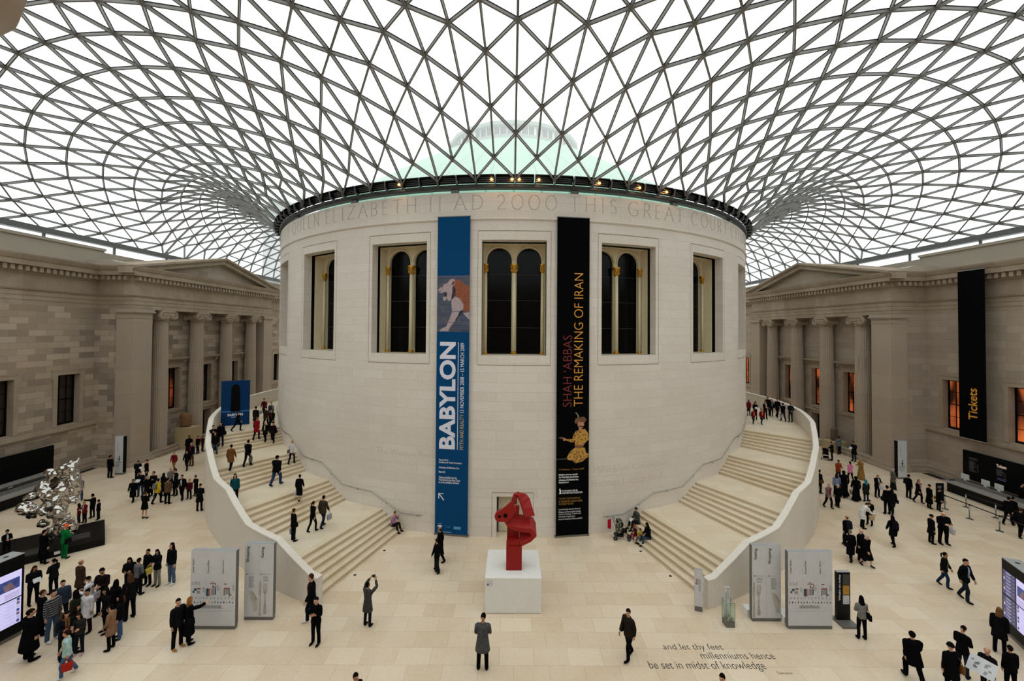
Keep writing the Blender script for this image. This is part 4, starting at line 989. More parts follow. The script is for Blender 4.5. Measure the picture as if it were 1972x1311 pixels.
def map_sign(x0, x1, y, label):
    root, F, w_ = sign_box('floor_plan_sign', x0, x1, y, 2.83, .17, label)
    V = lambda f: 2.83-(2.83-.13)*f
    a = MB()
    for i, (t, f0, f1) in enumerate((('Lower floors', .29, .11), ('Ground floor', .30, .12), ('Upper floors', .30, .12))):
        a = MB(); F.text(a, t, w_*(.03+.335*i), V(f0), w_*(.03+.335*i)+.075, V(f1), True); a.build('heading', M_ink, root)
    a = MB(); F.rect(a, w_*.334, V(.8), w_*.336, V(0)); F.rect(a, w_*.667, V(.8), w_*.669, V(0)); F.rect(a, 0, V(.802), w_, V(.8))
    for i in range(12): smalltext(F, a, w_*(.04+.08*i), V(.62), .07, 3, .028)
    for x, y_, n in ((.03, .42, 4), (.1, .42, 4), (.17, .42, 4), (.27, .49, 6), (.59, .46, 7), (.93, .46, 7)): smalltext(F, a, w_*x, V(y_), .09, n, .03)
    for i in range(60): F.rect(a, w_*(.25+.0075*i), V(.76-.012*math.sin(i)*math.sin(i*.3)), w_*(.254+.0075*i), V(.735-.02*random.random()))
    F.rect(a, w_*.17, V(.765), w_*.75, V(.762)); a.build('small_print', M_greyp, root)
    a = MB()
    for (x, y_, ww, hh) in ((.08, .5, .06, .03), (.05, .53, .04, .03), (.35, .5, .045, .1), (.39, .51, .04, .09), (.55, .5, .02, .08), (.49, .46, .025, .03), (.745, .5, .015, .1), (.86, .5, .015, .11)): F.rect(a, w_*x, V(y_+hh), w_*(x+ww), V(y_), .004)
    split_build(a, 'plan_blue', mat('plan_blue_print', '27485a', .6), root)
    a = MB()
    for (x, y_, ww, hh) in ((.15, .495, .08, .018), (.43, .43, .14, .012), (.56, .43, .012, .07), (.49, .48, .08, .012), (.47, .41, .04, .01), (.745, .435, .07, .012), (.745, .49, .13, .018), (.4, .5, .035, .09)): F.rect(a, w_*x, V(y_+hh), w_*(x+ww), V(y_), .0045)
    split_build(a, 'plan_red', mat('plan_red_print', '9a5546', .6), root)
    a = MB(); F.rect(a, w_*.87, V(.59), w_*.92, V(.575), .005); F.rect(a, w_*.865, V(.6), w_*.878, V(.55), .005); a.build('plan_green', mat('plan_green_print', '4f6b35', .6), root)
    a = MB()
    for (x, y_, ww, hh) in ((.14, .53, .08, .04), (.455, .5, .09, .09), (.77, .51, .09, .07)): F.rect(a, w_*x, V(y_+hh), w_*(x+ww), V(y_), .0035)
    split_build(a, 'plan_grey', M_greyp, root)
    a = MB()
    for i in range(15):
        x = w_*(.03+.0655*i); k = i % 5; y0_ = V(.695); s = .038
        P = [[(-.6, 0), (.6, 0), (.3, 1), (-.2, 1.6), (-.5, 1)], [(-.5, 0), (.5, 0), (.5, 1.2), (0, 1.8), (-.5, 1.2)], [(-.8, .3), (.8, .3), (.5, .9), (-.5, .9)], [(-.4, 0), (.4, 0), (.25, 1), (.4, 1.8), (-.4, 1.8), (-.25, 1)], [(-.7, 0), (.7, 0), (0, 1.7)]][k]
        F.poly(a, [(x+s*px, y0_+s*py) for px, py in P])
    split_build(a, 'pictogram', M_ink, root)
    return root
map_sign(-11.75, -10.12, -28.03, 'wide white museum floor plan sign standing left of the left staircase')
map_sign(10.15, 11.79, -27.86, 'wide white museum floor plan sign standing right of the right staircase')
def shop_sign(x0, x1, y, flip, label):
    root, F, w_ = sign_box('shopping_and_eating_sign', x0, x1, y, 2.84, .18, label)
    V = lambda f: 2.84-(2.84-.13)*f
    a = MB(); e = 0 if flip else .5; s = .5-e
    F.text(a, 'Shopping', w_*(s+.05), V(.25), w_*(s+.18), V(.035), True, .01); a.build('heading', M_ink, root); a = MB(); F.text(a, 'Eating', w_*(e+.06), V(.185), w_*(e+.19), V(.04), True, .01); a.build('heading', M_ink, root)
    a = MB(); F.rect(a, w_*.496, V(1), w_*.501, V(0)); F.text(a, 'Shopping', w_*(s+.15), V(.425), w_*(s+.3), V(.41)); F.text(a, 'Restaurant & cafe', w_*(e+.15), V(.425), w_*(e+.42), V(.41))
    for k in range(4): smalltext(F, a, w_*(s+.15), V(.45+.04*k), .25, 4, .026)
    for k in range(2): smalltext(F, a, w_*(e+.15), V(.45+.04*k), .25, 3, .026)
    a.build('small_print', M_greyp, root)
    a = MB(); F.rect(a, w_*(s+.07), V(.425), w_*(s+.105), V(.41)); F.rect(a, w_*(e+.06), V(.425), w_*(e+.09), V(.41)); F.rect(a, w_*(e+.105), V(.42), w_*(e+.135), V(.413)); split_build(a, 'pictogram', M_ink, root)
    M_sil = mat('cutlery_print', 'a29c92', .6, var=.2, scale=10)
    a = MB(); x = w_*(e+.06)
    F.poly(a, [(x-.045, V(.7)), (x+.03, V(.7)), (x+.035, V(.53)), (x+.0, V(.49)), (x-.03, V(.53))], .004); F.poly(a, [(x-.018, V(.73)), (x+.018, V(.73)), (x+.045, V(.985)), (x-.045, V(.985))], .004); F.rect(a, x-.02, V(.73), x+.02, V(.695), .0035); a.build('knife_picture', M_sil, root)
    a = MB(); x = w_*(e+.225)
    for i in range(4): F.rect(a, x-.075+.043*i, V(.64), x-.055+.043*i, V(.54), .004)
    F.poly(a, [(x-.075, V(.64)), (x+.075, V(.64)), (x+.06, V(.67)), (x+.02, V(.69)), (x-.02, V(.69)), (x-.06, V(.67))], .004); F.poly(a, [(x-.018, V(.69)), (x+.018, V(.69)), (x+.03, V(.8)), (x+.07, V(.95)), (x, V(.965)), (x-.07, V(.95)), (x-.03, V(.8))], .004); a.build('fork_picture', M_sil, root)
    a = MB(); b0 = w_*(s+.16)
    F.poly(a, [(b0, V(.65)), (b0+.07, V(.645)), (b0+.33, V(.77)), (b0+.33, V(.92)), (b0+.2, V(.935))], .004); F.poly(a, [(b0+.07, V(.645)), (b0+.2, V(.67)), (b0+.34, V(.76)), (b0+.25, V(.8))], .0045, 1); a.build('bag_picture', [mat('bag_print', 'b3aea3', .6), M_sil], root)
    return root
shop_sign(-10.11, -9.03, -27.52, False, 'narrow white shopping and eating sign left of the left staircase end')
shop_sign(9.05, 10.14, -27.45, True, 'narrow white eating and shopping sign right of the right staircase end')
for x0, x1, y0, y1, l in ((9.0, 10.0, -27.2, -26.85, 'low white block behind the narrow eating and shopping sign'), (10.16, 11.7, -27.62, -27.1, 'low white block behind the right hand floor plan sign')):
    tag(MB().box((x0, y0, 0), (x1, y1, .27)).build('plinth_block', M_wht), l, 'block')
# what's on totem
root = empty('event_totem', (12.52, -27.4, 0)); tag(root, 'black totem listing events on a grey base plate, right of the signs', 'sign')
MB().box((-.31, -.44, 0), (.3, .2, .07)).build('base', M_edge, root)
MB().box((-.25, -.06, .07), (.25, .06, 1.86)).build('panel', mat('totem_black', '0b0b0c', .4, spec=.15), root)
MB().box((-.255, -.07, 1.86), (.255, .07, 1.88)).build('cap', M_edgel, root)
F = Face(frame((-.25, -.062, .07), (1, 0, 0), (0, 0, 1)))
a = MB(); F.text(a, "What's on today", .05, .73, .15, 1.71, True, .012); a.build('heading', M_white, root)
for nm, y0, y1, m in (('grey_card', 1.33, 1.72, mat('card_grey', '39393b', .5)), ('amber_card', .96, 1.3, mat('card_amber', 'b8862c', .6)), ('white_card', .6, .93, mat('card_white', 'bfc0c6', .6))):
    a = MB(); F.rect(a, .22, y0, .46, y1); a.build(nm, m, root)
# eat sign
root, F, w_ = sign_box('cafe_sign', 7.12, 7.42, -26.9, 1.63, .06, 'slim grey eat sign at the foot of the right staircase', base=.2, rz=rad(-20))
a = MB(); F.text(a, 'Eat', .04, 1.05, .12, 1.27, True, .02); a.build('heading', M_red_p, root)
a = MB(); smalltext(F, a, .15, 1.25, .12, 14, .035); a.build('small_print', M_greyp, root)
# donation box
root = empty('donation_box', (8.05, -27.65, 0)); tag(root, 'glass donation box half full of coins and notes, right staircase end', 'donation box')
MB().box((-.16, -.16, 0), (.16, .16, .2)).build('base', M_edge, root)
gmat, nt4, b4 = base_mat('box_glass'); nt4.nodes.remove(b4)
q1 = N(nt4, 'ShaderNodeBsdfTransparent'); q1.inputs[0].default_value = (.9, .96, .94, 1); q2 = N(nt4, 'ShaderNodeBsdfGlossy'); q2.inputs['Roughness'].default_value = .02; q3 = N(nt4, 'ShaderNodeMixShader'); q3.inputs[0].default_value = .08
nt4.links.new(q1.outputs[0], q3.inputs[1]); nt4.links.new(q2.outputs[0], q3.inputs[2]); nt4.links.new(q3.outputs[0], nt4.nodes['Material Output'].inputs[0])
g = MB()
for s_ in (-1, 1): g.box((min(s_*.15, s_*.16), -.16, .2), (max(s_*.15, s_*.16), .16, .9)); g.box((-.16, min(s_*.15, s_*.16), .2), (.16, max(s_*.15, s_*.16), .9))
g.build('glass_case', gmat, root)
g = MB()
for x in (-.16, .16):
    for y in (-.16, .16): g.box((x-.006, y-.006, .2), (x+.006, y+.006, .9))
g.box((-.165, -.165, .895), (.165, -.155, .905)); g.box((-.165, .155, .895), (.165, .165, .905)); g.build('glass_edge', mat('green_glass_edge', '5f7a72', .3), root)
g = MB(); random.seed(9)
for i in range(70):
    M = Matrix.Translation((random.uniform(-.12, .12), random.uniform(-.12, .12), .2+random.random()*.13)) @ Matrix.Rotation(random.random()*3, 4, 'Z') @ Matrix.Rotation(random.uniform(-.7, .7), 4, 'X'); g.box((-.045, -.022, 0), (.045, .022, .004), M=M, mi=i % 3)
mn = g.build('money', [mat('note_green', '7f8a76', .7), mat('note_pale', 'b9b3a6', .7), mat('coin', '8a7a55', .4, .7)], root); mn['kind'] = 'stuff'
MB().box((-.1, .1, .2), (.1, .125, 1.34)).build('panel', M_tag, root)
F = Face(frame((-.1, .099, .2), (1, 0, 0), (0, 0, 1))); a = MB(); F.text(a, 'Donations', .02, .6, .085, .95, True); a.build('heading', mat('green_print', '2d5a4a', .6), root)
a = MB(); smalltext(F, a, .1, 1.08, .08, 10, .04); F.rect(a, .02, 1.09, .1, 1.1); a.build('small_print', M_greyp, root)
# ---- screens at the picture edges
def screen_unit(name, p0, d, nrm, L, T, h, label, blocks_):
    d = Vector(d).normalized(); n = Vector(nrm).normalized()
    root = empty(name, (p0[0], p0[1], 0)); tag(root, label, 'display screen')
    # local: x along d, y into the body
    M = frame((0, 0, 0), d, (0, 0, 1)); o = Vector((0, 0, 0))
    def P(x, y, z): return Vector((0, 0, z))+d*x-n*y
    def bx(mb, x0, x1, y0, y1, z0, z1, mi=0):
        vs = [P(*v) for v in ((x0, y0, z0), (x1, y0, z0), (x1, y1, z0), (x0, y1, z0), (x0, y0, z1), (x1, y0, z1), (x1, y1, z1), (x0, y1, z1))]
        mb.add(vs, ((0, 3, 2, 1), (4, 5, 6, 7), (0, 1, 5, 4), (1, 2, 6, 5), (2, 3, 7, 6), (3, 0, 4, 7)), mi)
    b = MB(); bx(b, 0, L, 0, T, .14, h-.02); b.build('cabinet', mat('screen_black', '08080a', .4, spec=.12), root)
    b = MB(); bx(b, 0, L, 0, T, h-.02, h); b.build('top_plate', M_edgel, root)
    b = MB(); b.lathe([(.07, h+.001), (.07, h+.006)], P(.35, T*.5, 0), 16); b.build('vent', M_ink, root)
    b = MB(); bx(b, .02, L-.02, .02, T-.02, 0, .14); b.build('base', M_edge, root)
    F = Face(Matrix(((d.x, 0, n.x, 0), (d.y, 0, n.y, 0), (0, 1, 0, 0), (0, 0, 0, 1))))
    for (x0, z0, x1, z1, m, kind) in blocks_:
        a = MB(); F.rect(a, x0, z0, x1, z1, .004); sc = a.build('display', m, root)
        c = MB()
        if kind == 'list':
            for i in range(7):
                zz = z1-(z1-z0)*(i+.85)/7.2; F.rect(c, x0+.04, zz, x0+.12, zz+.09, .006, i % 3); F.rect(c, x0+.16, zz+.05, x0+.45, zz+.07, .006, 2); F.rect(c, x0+.16, zz+.01, x0+.38, zz+.025, .006, 2); F.rect(c, x1-.15, zz+.05, x1-.07, zz+.065, .006, 2)
        else:
            F.rect(c, x0+.05, z0+(z1-z0)*.35, x1-.05, z0+(z1-z0)*.75, .006, 0)
            for i in range(5): F.rect(c, x0+.05, z0+.05+.04*i, x1-.2, z0+.06+.04*i, .006, 1)
            F.poly(c, [(x0+.15, z0+(z1-z0)*.38), (x1-.2, z0+(z1-z0)*.36), (x1-.15, z0+(z1-z0)*.6), (x0+.3, z0+(z1-z0)*.66)], .0075, 1)
        c.build('display_content', [mat('screen_blue', '3b4a86', .3, emit=.5, var=.3), mat('screen_tan', '7b6470', .3, emit=.4, var=.4), mat('screen_pale', 'b9bbe0', .3, emit=.6)], sc)
    return root
S_w = mat('screen_lilac_white', 'c9c3f0', .3, emit=.75, var=.03); S_v = mat('screen_violet', '4a4a72', .3, emit=.4, var=.05)
screen_unit('information_screen', (18.08, -27.87, 0), (-.42, -1, 0), (-1, .42, 0), 2.3, .5, 2.68, 'tall black information screen cut off by the right edge of the photo', [(.06, 1.42, .72, 2.3, S_v, 'list'), (.06, .52, .72, 1.38, S_v, 'list'), (.76, 1.42, 1.42, 2.3, S_w, 'pic'), (.76, .52, 1.42, 1.38, S_w, 'list'), (1.46, 1.42, 2.1, 2.3, S_v, 'list'), (1.46, .52, 2.1, 1.38, S_w, 'pic')])
screen_unit('information_screen', (-17.5, -28.3, 0), (-.17, -1, 0), (1, -.17, 0), 2.3, .55, 2.86, 'tall black information screen cut off by the left edge of the photo', [(.07, 1.42, .72, 2.35, S_w, 'pic'), (.07, .5, .72, 1.38, S_w, 'list'), (.76, 1.42, 1.42, 2.35, S_v, 'list'), (.76, .5, 1.42, 1.38, S_v, 'list')])
# ---- tall thin totems by the porticoes
for x0, x1, y, l, side_ in ((-29.59, -29.0, -11.71, 'tall white totem sign with black edge by the left portico', 1), (29.02, 29.68, -11.6, 'tall white totem sign with black edge by the right portico', -1)):
    root, F, w_ = sign_box('totem_sign', x0, x1, y, 2.83, .3, l, edge=M_black)
    a = MB(); F.text(a, 'Ground floor', .16, 1.75, .22, 2.35, True); F.rect(a, .3, .98, .36, 1.4)
    for k in range(4): F.rect(a, .18+.06*k, 1.1, .215+.06*k, 1.2)
    for k in range(6): F.rect(a, .08+.08*k, .88, .12+.08*k, .96)
    a.build('pictogram', M_ink, root)
    a = MB(); smalltext(F, a, .08, .8, .4, 5, .05); a.build('small_print', M_greyp, root)
# ---- folding board with a picture of a carved stone on the left landing
A_ = Vector((-21.54, -12.08, 3.72)); Bv = Vector((-19.9, -11.31, 3.72)); d = (Bv-A_).normalized(); wB = (Bv-A_).length
root = empty('display_board', (A_+Bv)/2); tag(root, 'blue display board standing at the head of the left staircase', 'board')
M = frame(-d*wB/2, d, (0, 0, 1)); F = Face(M)
MB().box((0, 0, -.12), (wB, 3.32, 0), M=M).build('board', mat('board_blue', '0d325c', .8, var=.04, spec=.08), root)
a = MB(); F.rect(a, 0, .98, wB, 1.1, .002); a.build('horizon_strip', mat('board_light_blue', '1d5a92', .6), root)
a = MB(); n = 10; F.poly(a, [(wB*.33, 1.02), (wB*.68, 1.02)]+[(wB*.5+wB*.15*math.cos(PI*i/n), 2.75+.3*math.sin(PI*i/n)) for i in range(n+1)], .004); a.build('stone_picture', mat('basalt_print', '0d0c0c', .8, var=.4, scale=20, spec=.05), root)
a = MB(); F.text(a, 'BABYLON', wB*.235, .7, wB*.77, .88, False, .03); F.rect(a, wB*.35, .6, wB*.6, .62); a.build('title', M_white, root)
# ---- red steel sculpture on a white plinth
M_redp = mat('red_enamel', '8f1512', .42, var=.06, spec=.25)
tag(MB().box((-1.09, -27.08, .02), (1.09, -24.92, 1.35)).build('plinth', M_wht), 'square white plinth under the red sculpture before the drum door', 'plinth')
pl = [o for o in COL.objects if o.name == 'plinth'][0]
F = Face(frame((-1.09, -27.085, .02), (1, 0, 0), (0, 0, 1))); a = MB(); F.rect(a, .05, 1.02, .3, 1.27, .002); lb_ = a.build('caption_card', mat('caption_white', 'd0cfcc', .6), pl); a = MB(); F.rect(a, .07, 1.05, .15, 1.13, .004); a.build('caption_picture', mat('caption_blue', '4a6a84', .6), lb_)
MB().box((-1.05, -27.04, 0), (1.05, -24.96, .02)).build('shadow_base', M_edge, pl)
root = empty('sculpture', (0.02, -26.24, 1.35)); tag(root, 'twisting red painted steel sculpture on the white plinth', 'sculpture')
sx = lambda x: (x-358)*.00284
sz = lambda y: (1221-y)*.00283
def plate(name, pts, y0, y1, bev=.015, shear=0.0, rise=0.0):
    mb = MB(); mb.prism(pts, lambda q: (sx(q[0]), y0, sz(q[1])), lambda q: (sx(q[0])+shear, y1, sz(q[1])+rise))
    o = mb.build(name, M_redp, root); bv = o.modifiers.new('bevel', 'BEVEL'); bv.width = bev; bv.segments = 2; bv.limit_method = 'ANGLE'; return o
plate('post', [(250, 892), (472, 880), (472, 1221), (250, 1221)], -.3, .3)
plate('back_sheet', [(266, 540), (300, 440), (385, 380), (437, 380), (428, 520), (432, 700), (436, 885), (256, 892)], .05, .28)
plate('shelf', [(262, 822), (430, 800), (460, 880), (262, 890)], -.26, .1)
plate('loop', [(218, 532), (275, 562), (400, 604), (520, 622), (590, 622), (640, 660), (678, 735), (600, 812), (520, 852), (470, 875), (432, 842), (520, 800), (592, 758), (605, 732), (580, 694), (430, 674), (330, 646), (262, 606)], -.36, .2, .02, .0, .3)
plate('head_plate', [(318, 240), (382, 385), (300, 500), (255, 545), (215, 528), (130, 528), (97, 503), (80, 455), (92, 408), (130, 385), (190, 352), (250, 300)], -.42, -.2, .02, .04)
eye = MB()
for cx_, cy_, rr in ((235, 435, .085), (152, 452, .07)):
    eye.add([(sx(cx_)+rr*math.cos(2*PI*i/16), -.4235, sz(cy_)+rr*(math.sin(2*PI*i/16) if cx_ > 200 or i < 9 else -.9+.9*abs(math.cos(2*PI*i/16)))) for i in range(16)], [tuple(range(16))])
split_build(eye, 'round_opening', M_black, root)
def sheet(name, Ls, Rs, th):
    mb = MB(); n = len(Ls); L = [Vector((sx(x), y, sz(z))) for x, z, y in Ls]; Q = [Vector((sx(x), y, sz(z))) for x, z, y in Rs]; vs = []
    for i in range(n):
        t = ((L[min(i+1, n-1)]+Q[min(i+1, n-1)])-(L[max(i-1, 0)]+Q[max(i-1, 0)])).normalized(); nn = t.cross((Q[i]-L[i]).normalized()).normalized()*th
        vs += [L[i], Q[i], Q[i]+nn, L[i]+nn]
    fs = [(0, 1, 2, 3), tuple(4*(n-1)+k for k in (3, 2, 1, 0))]
    for i in range(n-1):
        for k in range(4): fs.append((4*i+k, 4*i+(k+1) % 4, 4*i+4+(k+1) % 4, 4*i+4+k))
    mb.add(vs, fs); o = mb.build(name, M_redp, root); bv = o.modifiers.new('bevel', 'BEVEL'); bv.width = .012; bv.segments = 2; return o
sheet('crest', [(340, 330, -.1), (350, 262, -.06), (368, 214, .0), (396, 226, .02), (430, 290, .0), (465, 390, -.08), (500, 487, -.16)], [(400, 350, .12), (402, 290, .18), (430, 216, .25), (520, 236, .25), (575, 285, .2), (612, 385, .05), (648, 490, -.05)], .1)
# ---- mirror polished rock sculpture on a low black plinth
A_ = Vector((-20.53, -22.02, 0)); u = Vector((-.722, -.692, 0)); v = Vector((-.692, .722, 0)); Lu, Lv, hP = 6.4, 2.95, .33
root = empty('low_plinth', A_+u*Lu/2+v*Lv/2); tag(root, 'low black plinth under the mirror polished rock sculpture', 'plinth')
M = frame(A_-Vector(root.location), -u, -v) ; 
def pb_(x0, x1, y0, y1, z0, z1): return [A_+u*x+v*y+Vector((0, 0, z))-Vector(root.location) for x, y, z in ((x0, y0, z0), (x1, y0, z0), (x1, y1, z0), (x0, y1, z0), (x0, y0, z1), (x1, y0, z1), (x1, y1, z1), (x0, y1, z1))]
QF = ((0, 3, 2, 1), (4, 5, 6, 7), (0, 1, 5, 4), (1, 2, 6, 5), (2, 3, 7, 6), (3, 0, 4, 7))
MB().add(pb_(0, Lu, 0, Lv, 0, hP), QF).build('block', mat('black_lacquer', '070708', .35, spec=.15), root)
MB().add(pb_(2.0, 3.1, .15, .9, hP, hP+.008), QF).build('caption_panel', mat('panel_grey', '2a2a2a', .5), root)
MB().add(pb_(.55, 1.3, .7, 1.5, hP, hP+.008), QF).build('caption_panel', mat('panel_grey', '2a2a2a', .5), root)
MB().add(pb_(1.55, 1.75, -.005, .0, .12, .26), QF).build('label', M_white, root)
def rock():
    X = lambda cx_: -22.79+(cx_-600)*.0039
    Z = lambda cy_: hP+(1090-cy_)*.00408
    import mathutils.noise as mn_
    random.seed(11)
    mb = MB()
    BL = [(606, 1050, 28, 60), (650, 950, 75, 85), (800, 930, 90, 120), (870, 860, 45, 80), (700, 830, 110, 85), (620, 690, 140, 110), (470, 740, 70, 55), (350, 685, 130, 70), (225, 660, 55, 50), (345, 780, 65, 55), (370, 545, 75, 40), (300, 560, 30, 25),
          (555, 480, 120, 110), (480, 400, 50, 60), (640, 350, 130, 110), (540, 265, 35, 50), (780, 280, 110, 115), (850, 190, 55, 75), (885, 130, 16, 40), (860, 400, 70, 140), (760, 500, 120, 150), (770, 690, 85, 110), (880, 580, 60, 40), (500, 880, 60, 45), (800, 560, 100, 100), (640, 560, 110, 110)]
    ax_ = Vector((.72, .69, 0)).normalized()
    for (cx_, cy_, rx, rz_) in BL:
        dpt = .5*(rx+rz_)*.0040*random.uniform(.7, .95)
        mb.ell((X(cx_), -22.49+random.uniform(-.15, .2), Z(cy_)), (rx*.0039, dpt, rz_*.00408), 16, 10)
    me = bpy.data.meshes.new('rock'); me.from_pydata(mb.v, [], mb.f); ob = bpy.data.objects.new('rock', me); COL.objects.link(ob)
    rm = ob.modifiers.new('r', 'REMESH'); rm.mode = 'VOXEL'; rm.voxel_size = .055
    ev = ob.evaluated_get(bpy.context.evaluated_depsgraph_get()); m2 = bpy.data.meshes.new_from_object(ev)
    HOLES = [(740, 500, 58), (505, 535, 48), (640, 650, 60), (620, 860, 45), (690, 370, 60)]
    bm = bmesh.new(); bm.from_mesh(m2); bm.normal_update()
    ns = [v.normal.copy() for v in bm.verts]
    for v, n in zip(bm.verts, ns):
        p = v.co
        f = .15*mn_.noise(p*1.9)+.16*abs(mn_.noise(p*3.2+Vector((3, 1, 7))))-.05+.07*mn_.noise(p*7)+.04*abs(mn_.noise(p*14))
        for (hx, hy, hr) in HOLES:
            d2 = math.hypot((p.x-X(hx))/(hr*.0042), (p.z-Z(hy))/(hr*.0042))
            if d2 < 1.15 and n.y < .1: f -= .5*max(0, 1-(d2/1.15)**4)
        v.co = p+n*f
    for f in bm.faces: f.smooth = True
    bmesh.ops.smooth_vert(bm, verts=bm.verts, factor=.35, use_axis_x=True, use_axis_y=True, use_axis_z=True)
    bm.to_mesh(m2); bm.free()
    bpy.data.objects.remove(ob)
    m2.materials.clear(); m2.materials.append(mat('mirror_steel', 'b5b1ac', .06, 1.0, .04))
    o = bpy.data.objects.new('rock_sculpture', m2); COL.objects.link(o); sd = o.modifiers.new('s', 'SUBSURF'); sd.levels = 0; sd.render_levels = 1
    zmin = min(v.co.z for v in m2.vertices)
    for v in m2.vertices: v.co.z += hP-zmin
    return o
tag(rock(), 'mirror polished steel rock sculpture on the low black plinth', 'sculpture')
# ---- ticket desk on the right, shuttered desk on the left
def desk(s, name, label, y1, y0):
    root = empty(name, (s*31.5, (y0+y1)/2, 0)); tag(root, label, 'desk'); o = Vector(root.location)
    B = lambda mb, x0, x1, ya, yb, z0, z1: mb.box((min(s*x0, s*x1)-o.x, ya-o.y, z0), (max(s*x0, s*x1)-o.x, yb-o.y, z1))
    m = MB(); B(m, 30.3, 30.4, y0, y1, 0, .69); m.build('front_panel', mat('black_lacquer', '070708', .35, spec=.15), root)
    m = MB(); B(m, 30.0, 30.75, y0, y1+.1, .69, .75); m.build('counter_top', mat('grey_laminate', '8a8580', .4), root)
    m = MB(); B(m, 30.75, 30.8, y0, y1, .75, .98); m.build('upstand', mat('grey_upstand', '6f6b66', .4), root)
    m = MB(); B(m, 30.8, 31.5, y0, y1, .8, .84); m.build('work_surface', M_ink, root)
    m = MB(); B(m, 30.4, 31.5, y1-.1, y1, 0, .8); m.build('end_panel', mat('black_lacquer', '070708', .35, spec=.15), root)
    return root
dk = desk(1, 'ticket_desk', 'long black ticket desk with grey counter along the right hand wall', -13.95, -24)
desk(-1, 'information_desk', 'long black information desk along the left hand wall, shuttered', -14.9, -26)
root = empty('price_board', (32.6, -17.9, .6)); tag(root, 'black price board with ticket lettering behind the ticket desk', 'board')
MB().box((-.05, -5.0, 0), (.1, 5.0, 2.0)).build('board', mat('board_black', '080809', .6, spec=.08), root)
F = Face(frame((-.053, 5.0, 0), (0, -1, 0), (0, 0, 1)))   # x runs southward from the left end
a = MB(); F.text(a, 'Tickets', 2.13, 1.42, 2.72, 1.62, False, .03); a.build('heading', mat('pink_white_print', 'e8c9b8', .6, emit=.25), root)
a = MB(); smalltext(F, a, .42, 1.55, .6, 3, .05); smalltext(F, a, .42, 1.32, .5, 14, .045); smalltext(F, a, .42, .66, .6, 2, .05); smalltext(F, a, .95, 1.2, .08, 12, .05)
smalltext(F, a, 2.13, 1.33, .4, 1); smalltext(F, a, 2.13, 1.25, .5, 9, .045); smalltext(F, a, 2.62, 1.1, .06, 8, .05); smalltext(F, a, 5.2, 1.5, .6, 14, .05); a.build('small_print', mat('dim_print', '5e5c5e', .6), root)
a = MB(); F.text(a, 'Exhibition tickets', 2.18, .68, 2.72, .74); smalltext(F, a, 2.18, .6, .5, 1, .05); a.build('notice', mat('violet_print', '7a6aa8', .6, emit=.2), root)
root = empty('roller_shutter', (-32.6, -19.2, .86)); tag(root, 'black roller shutter behind the desk on the left hand wall', 'shutter')
MB().box((-.1, -6, .9), (.05, 6, 1.72)).build('fascia', mat('board_black', '080809', .6, spec=.08), root)
a = MB()
for i in range(13): a.box((-.02, -6, .02+.068*i), (.03+.02*(i % 2), 6, .02+.068*i+.06))
a.build('slats', mat('shutter_black', '0c0c0d', .6, .0, spec=.08), root)
root = empty('back_counter', (-32.0, -19.2, 0)); tag(root, 'low grey stone block wall below the black shutter on the left', 'counter')
MB().box((-.6, -6, 0), (.1, 6, .84)).build('block_wall', blocks('grey_blocks', '6a675f', '55524c', '4a4742', .8, .3, 'wall', .01), root)
MB().box((-.6, -6, .84), (.16, 6, .88)).build('ledge', mat('grey_laminate', '8a8580', .4), root)
MB().box((.1, 2.7, .42), (.105, 2.95, .78)).build('notice', M_white, root)
def monitor(x, y, label):
    root = empty('monitor', (x, y, .84)); tag(root, label, 'monitor', 'monitors on the ticket desk')
    MB().box((-.02, -.24, .14), (.03, .24, .5)).build('casing', mat('white_plastic', 'c9c9c8', .4), root)
    m = MB(); m.quad((.031, -.21, .17), (.031, .21, .17), (.031, .21, .47), (.031, -.21, .47)); m.build('screen', M_dark, root)
    m = MB(); m.box((-.03, -.09, .02), (.0, .09, .2)); m.box((-.12, -.12, 0), (.12, .12, .02)); m.build('stand', mat('white_plastic', 'c9c9c8', .4), root)
for x, y, l in ((31.05, -14.45, 'white monitor on the ticket desk, nearest the portico'), (31.1, -15.66, 'white monitor on the ticket desk, second from the portico'), (31.12, -16.42, 'white monitor on the ticket desk, third from the portico')): monitor(x, y, l)
root = empty('desk_notice', (27.73, -16.01, 0)); tag(root, 'small black notice stand at the head of the queue barrier', 'sign')
MB().box((-.25, -.02, .1), (.25, .02, 1.25)).build('panel', mat('board_black', '080809', .6, spec=.08), root); MB().box((-.25, -.15, 0), (.25, .15, .1)).build('base', M_edge, root)
F = Face(frame((-.25, -.022, .1), (1, 0, 0), (0, 0, 1))); a = MB(); smalltext(F, a, .08, .95, .3, 6, .06); a.build('small_print', M_greyp, root)
# ---- queue barrier posts
M_ss = mat('satin_steel', '9a9790', .28, .9, .05)
def post():
    root = empty('barrier_post')
    MB().lathe([(.17, 0), (.17, .012), (.14, .03), (.03, .04)], (0, 0, 0), 28).build('base', M_ss, root, True)
    MB().lathe([(.033, .035), (.033, .8)], (0, 0, 0), 18).build('pole', M_ss, root, True)
    MB().lathe([(.04, .8), (.04, .88), (.03, .89)], (0, 0, 0), 18).build('belt_head', M_ink, root, True)
    return root
b0 = post(); P_ = [(27.01, -17.03), (28.63, -16.75), (27.02, -18.45), (28.74, -18.31), (27.03, -19.99), (28.85, -19.95)]
LB = ['steel barrier post beside the black notice stand', 'steel barrier post close to the ticket desk, back row left', 'middle steel barrier post of the front row', 'steel barrier post close to the ticket desk, back row middle', 'nearest steel barrier post, front row right', 'steel barrier post among the people queuing at the desk']
BT = {0: 2, 2: 4, 4: 5, 1: 3}
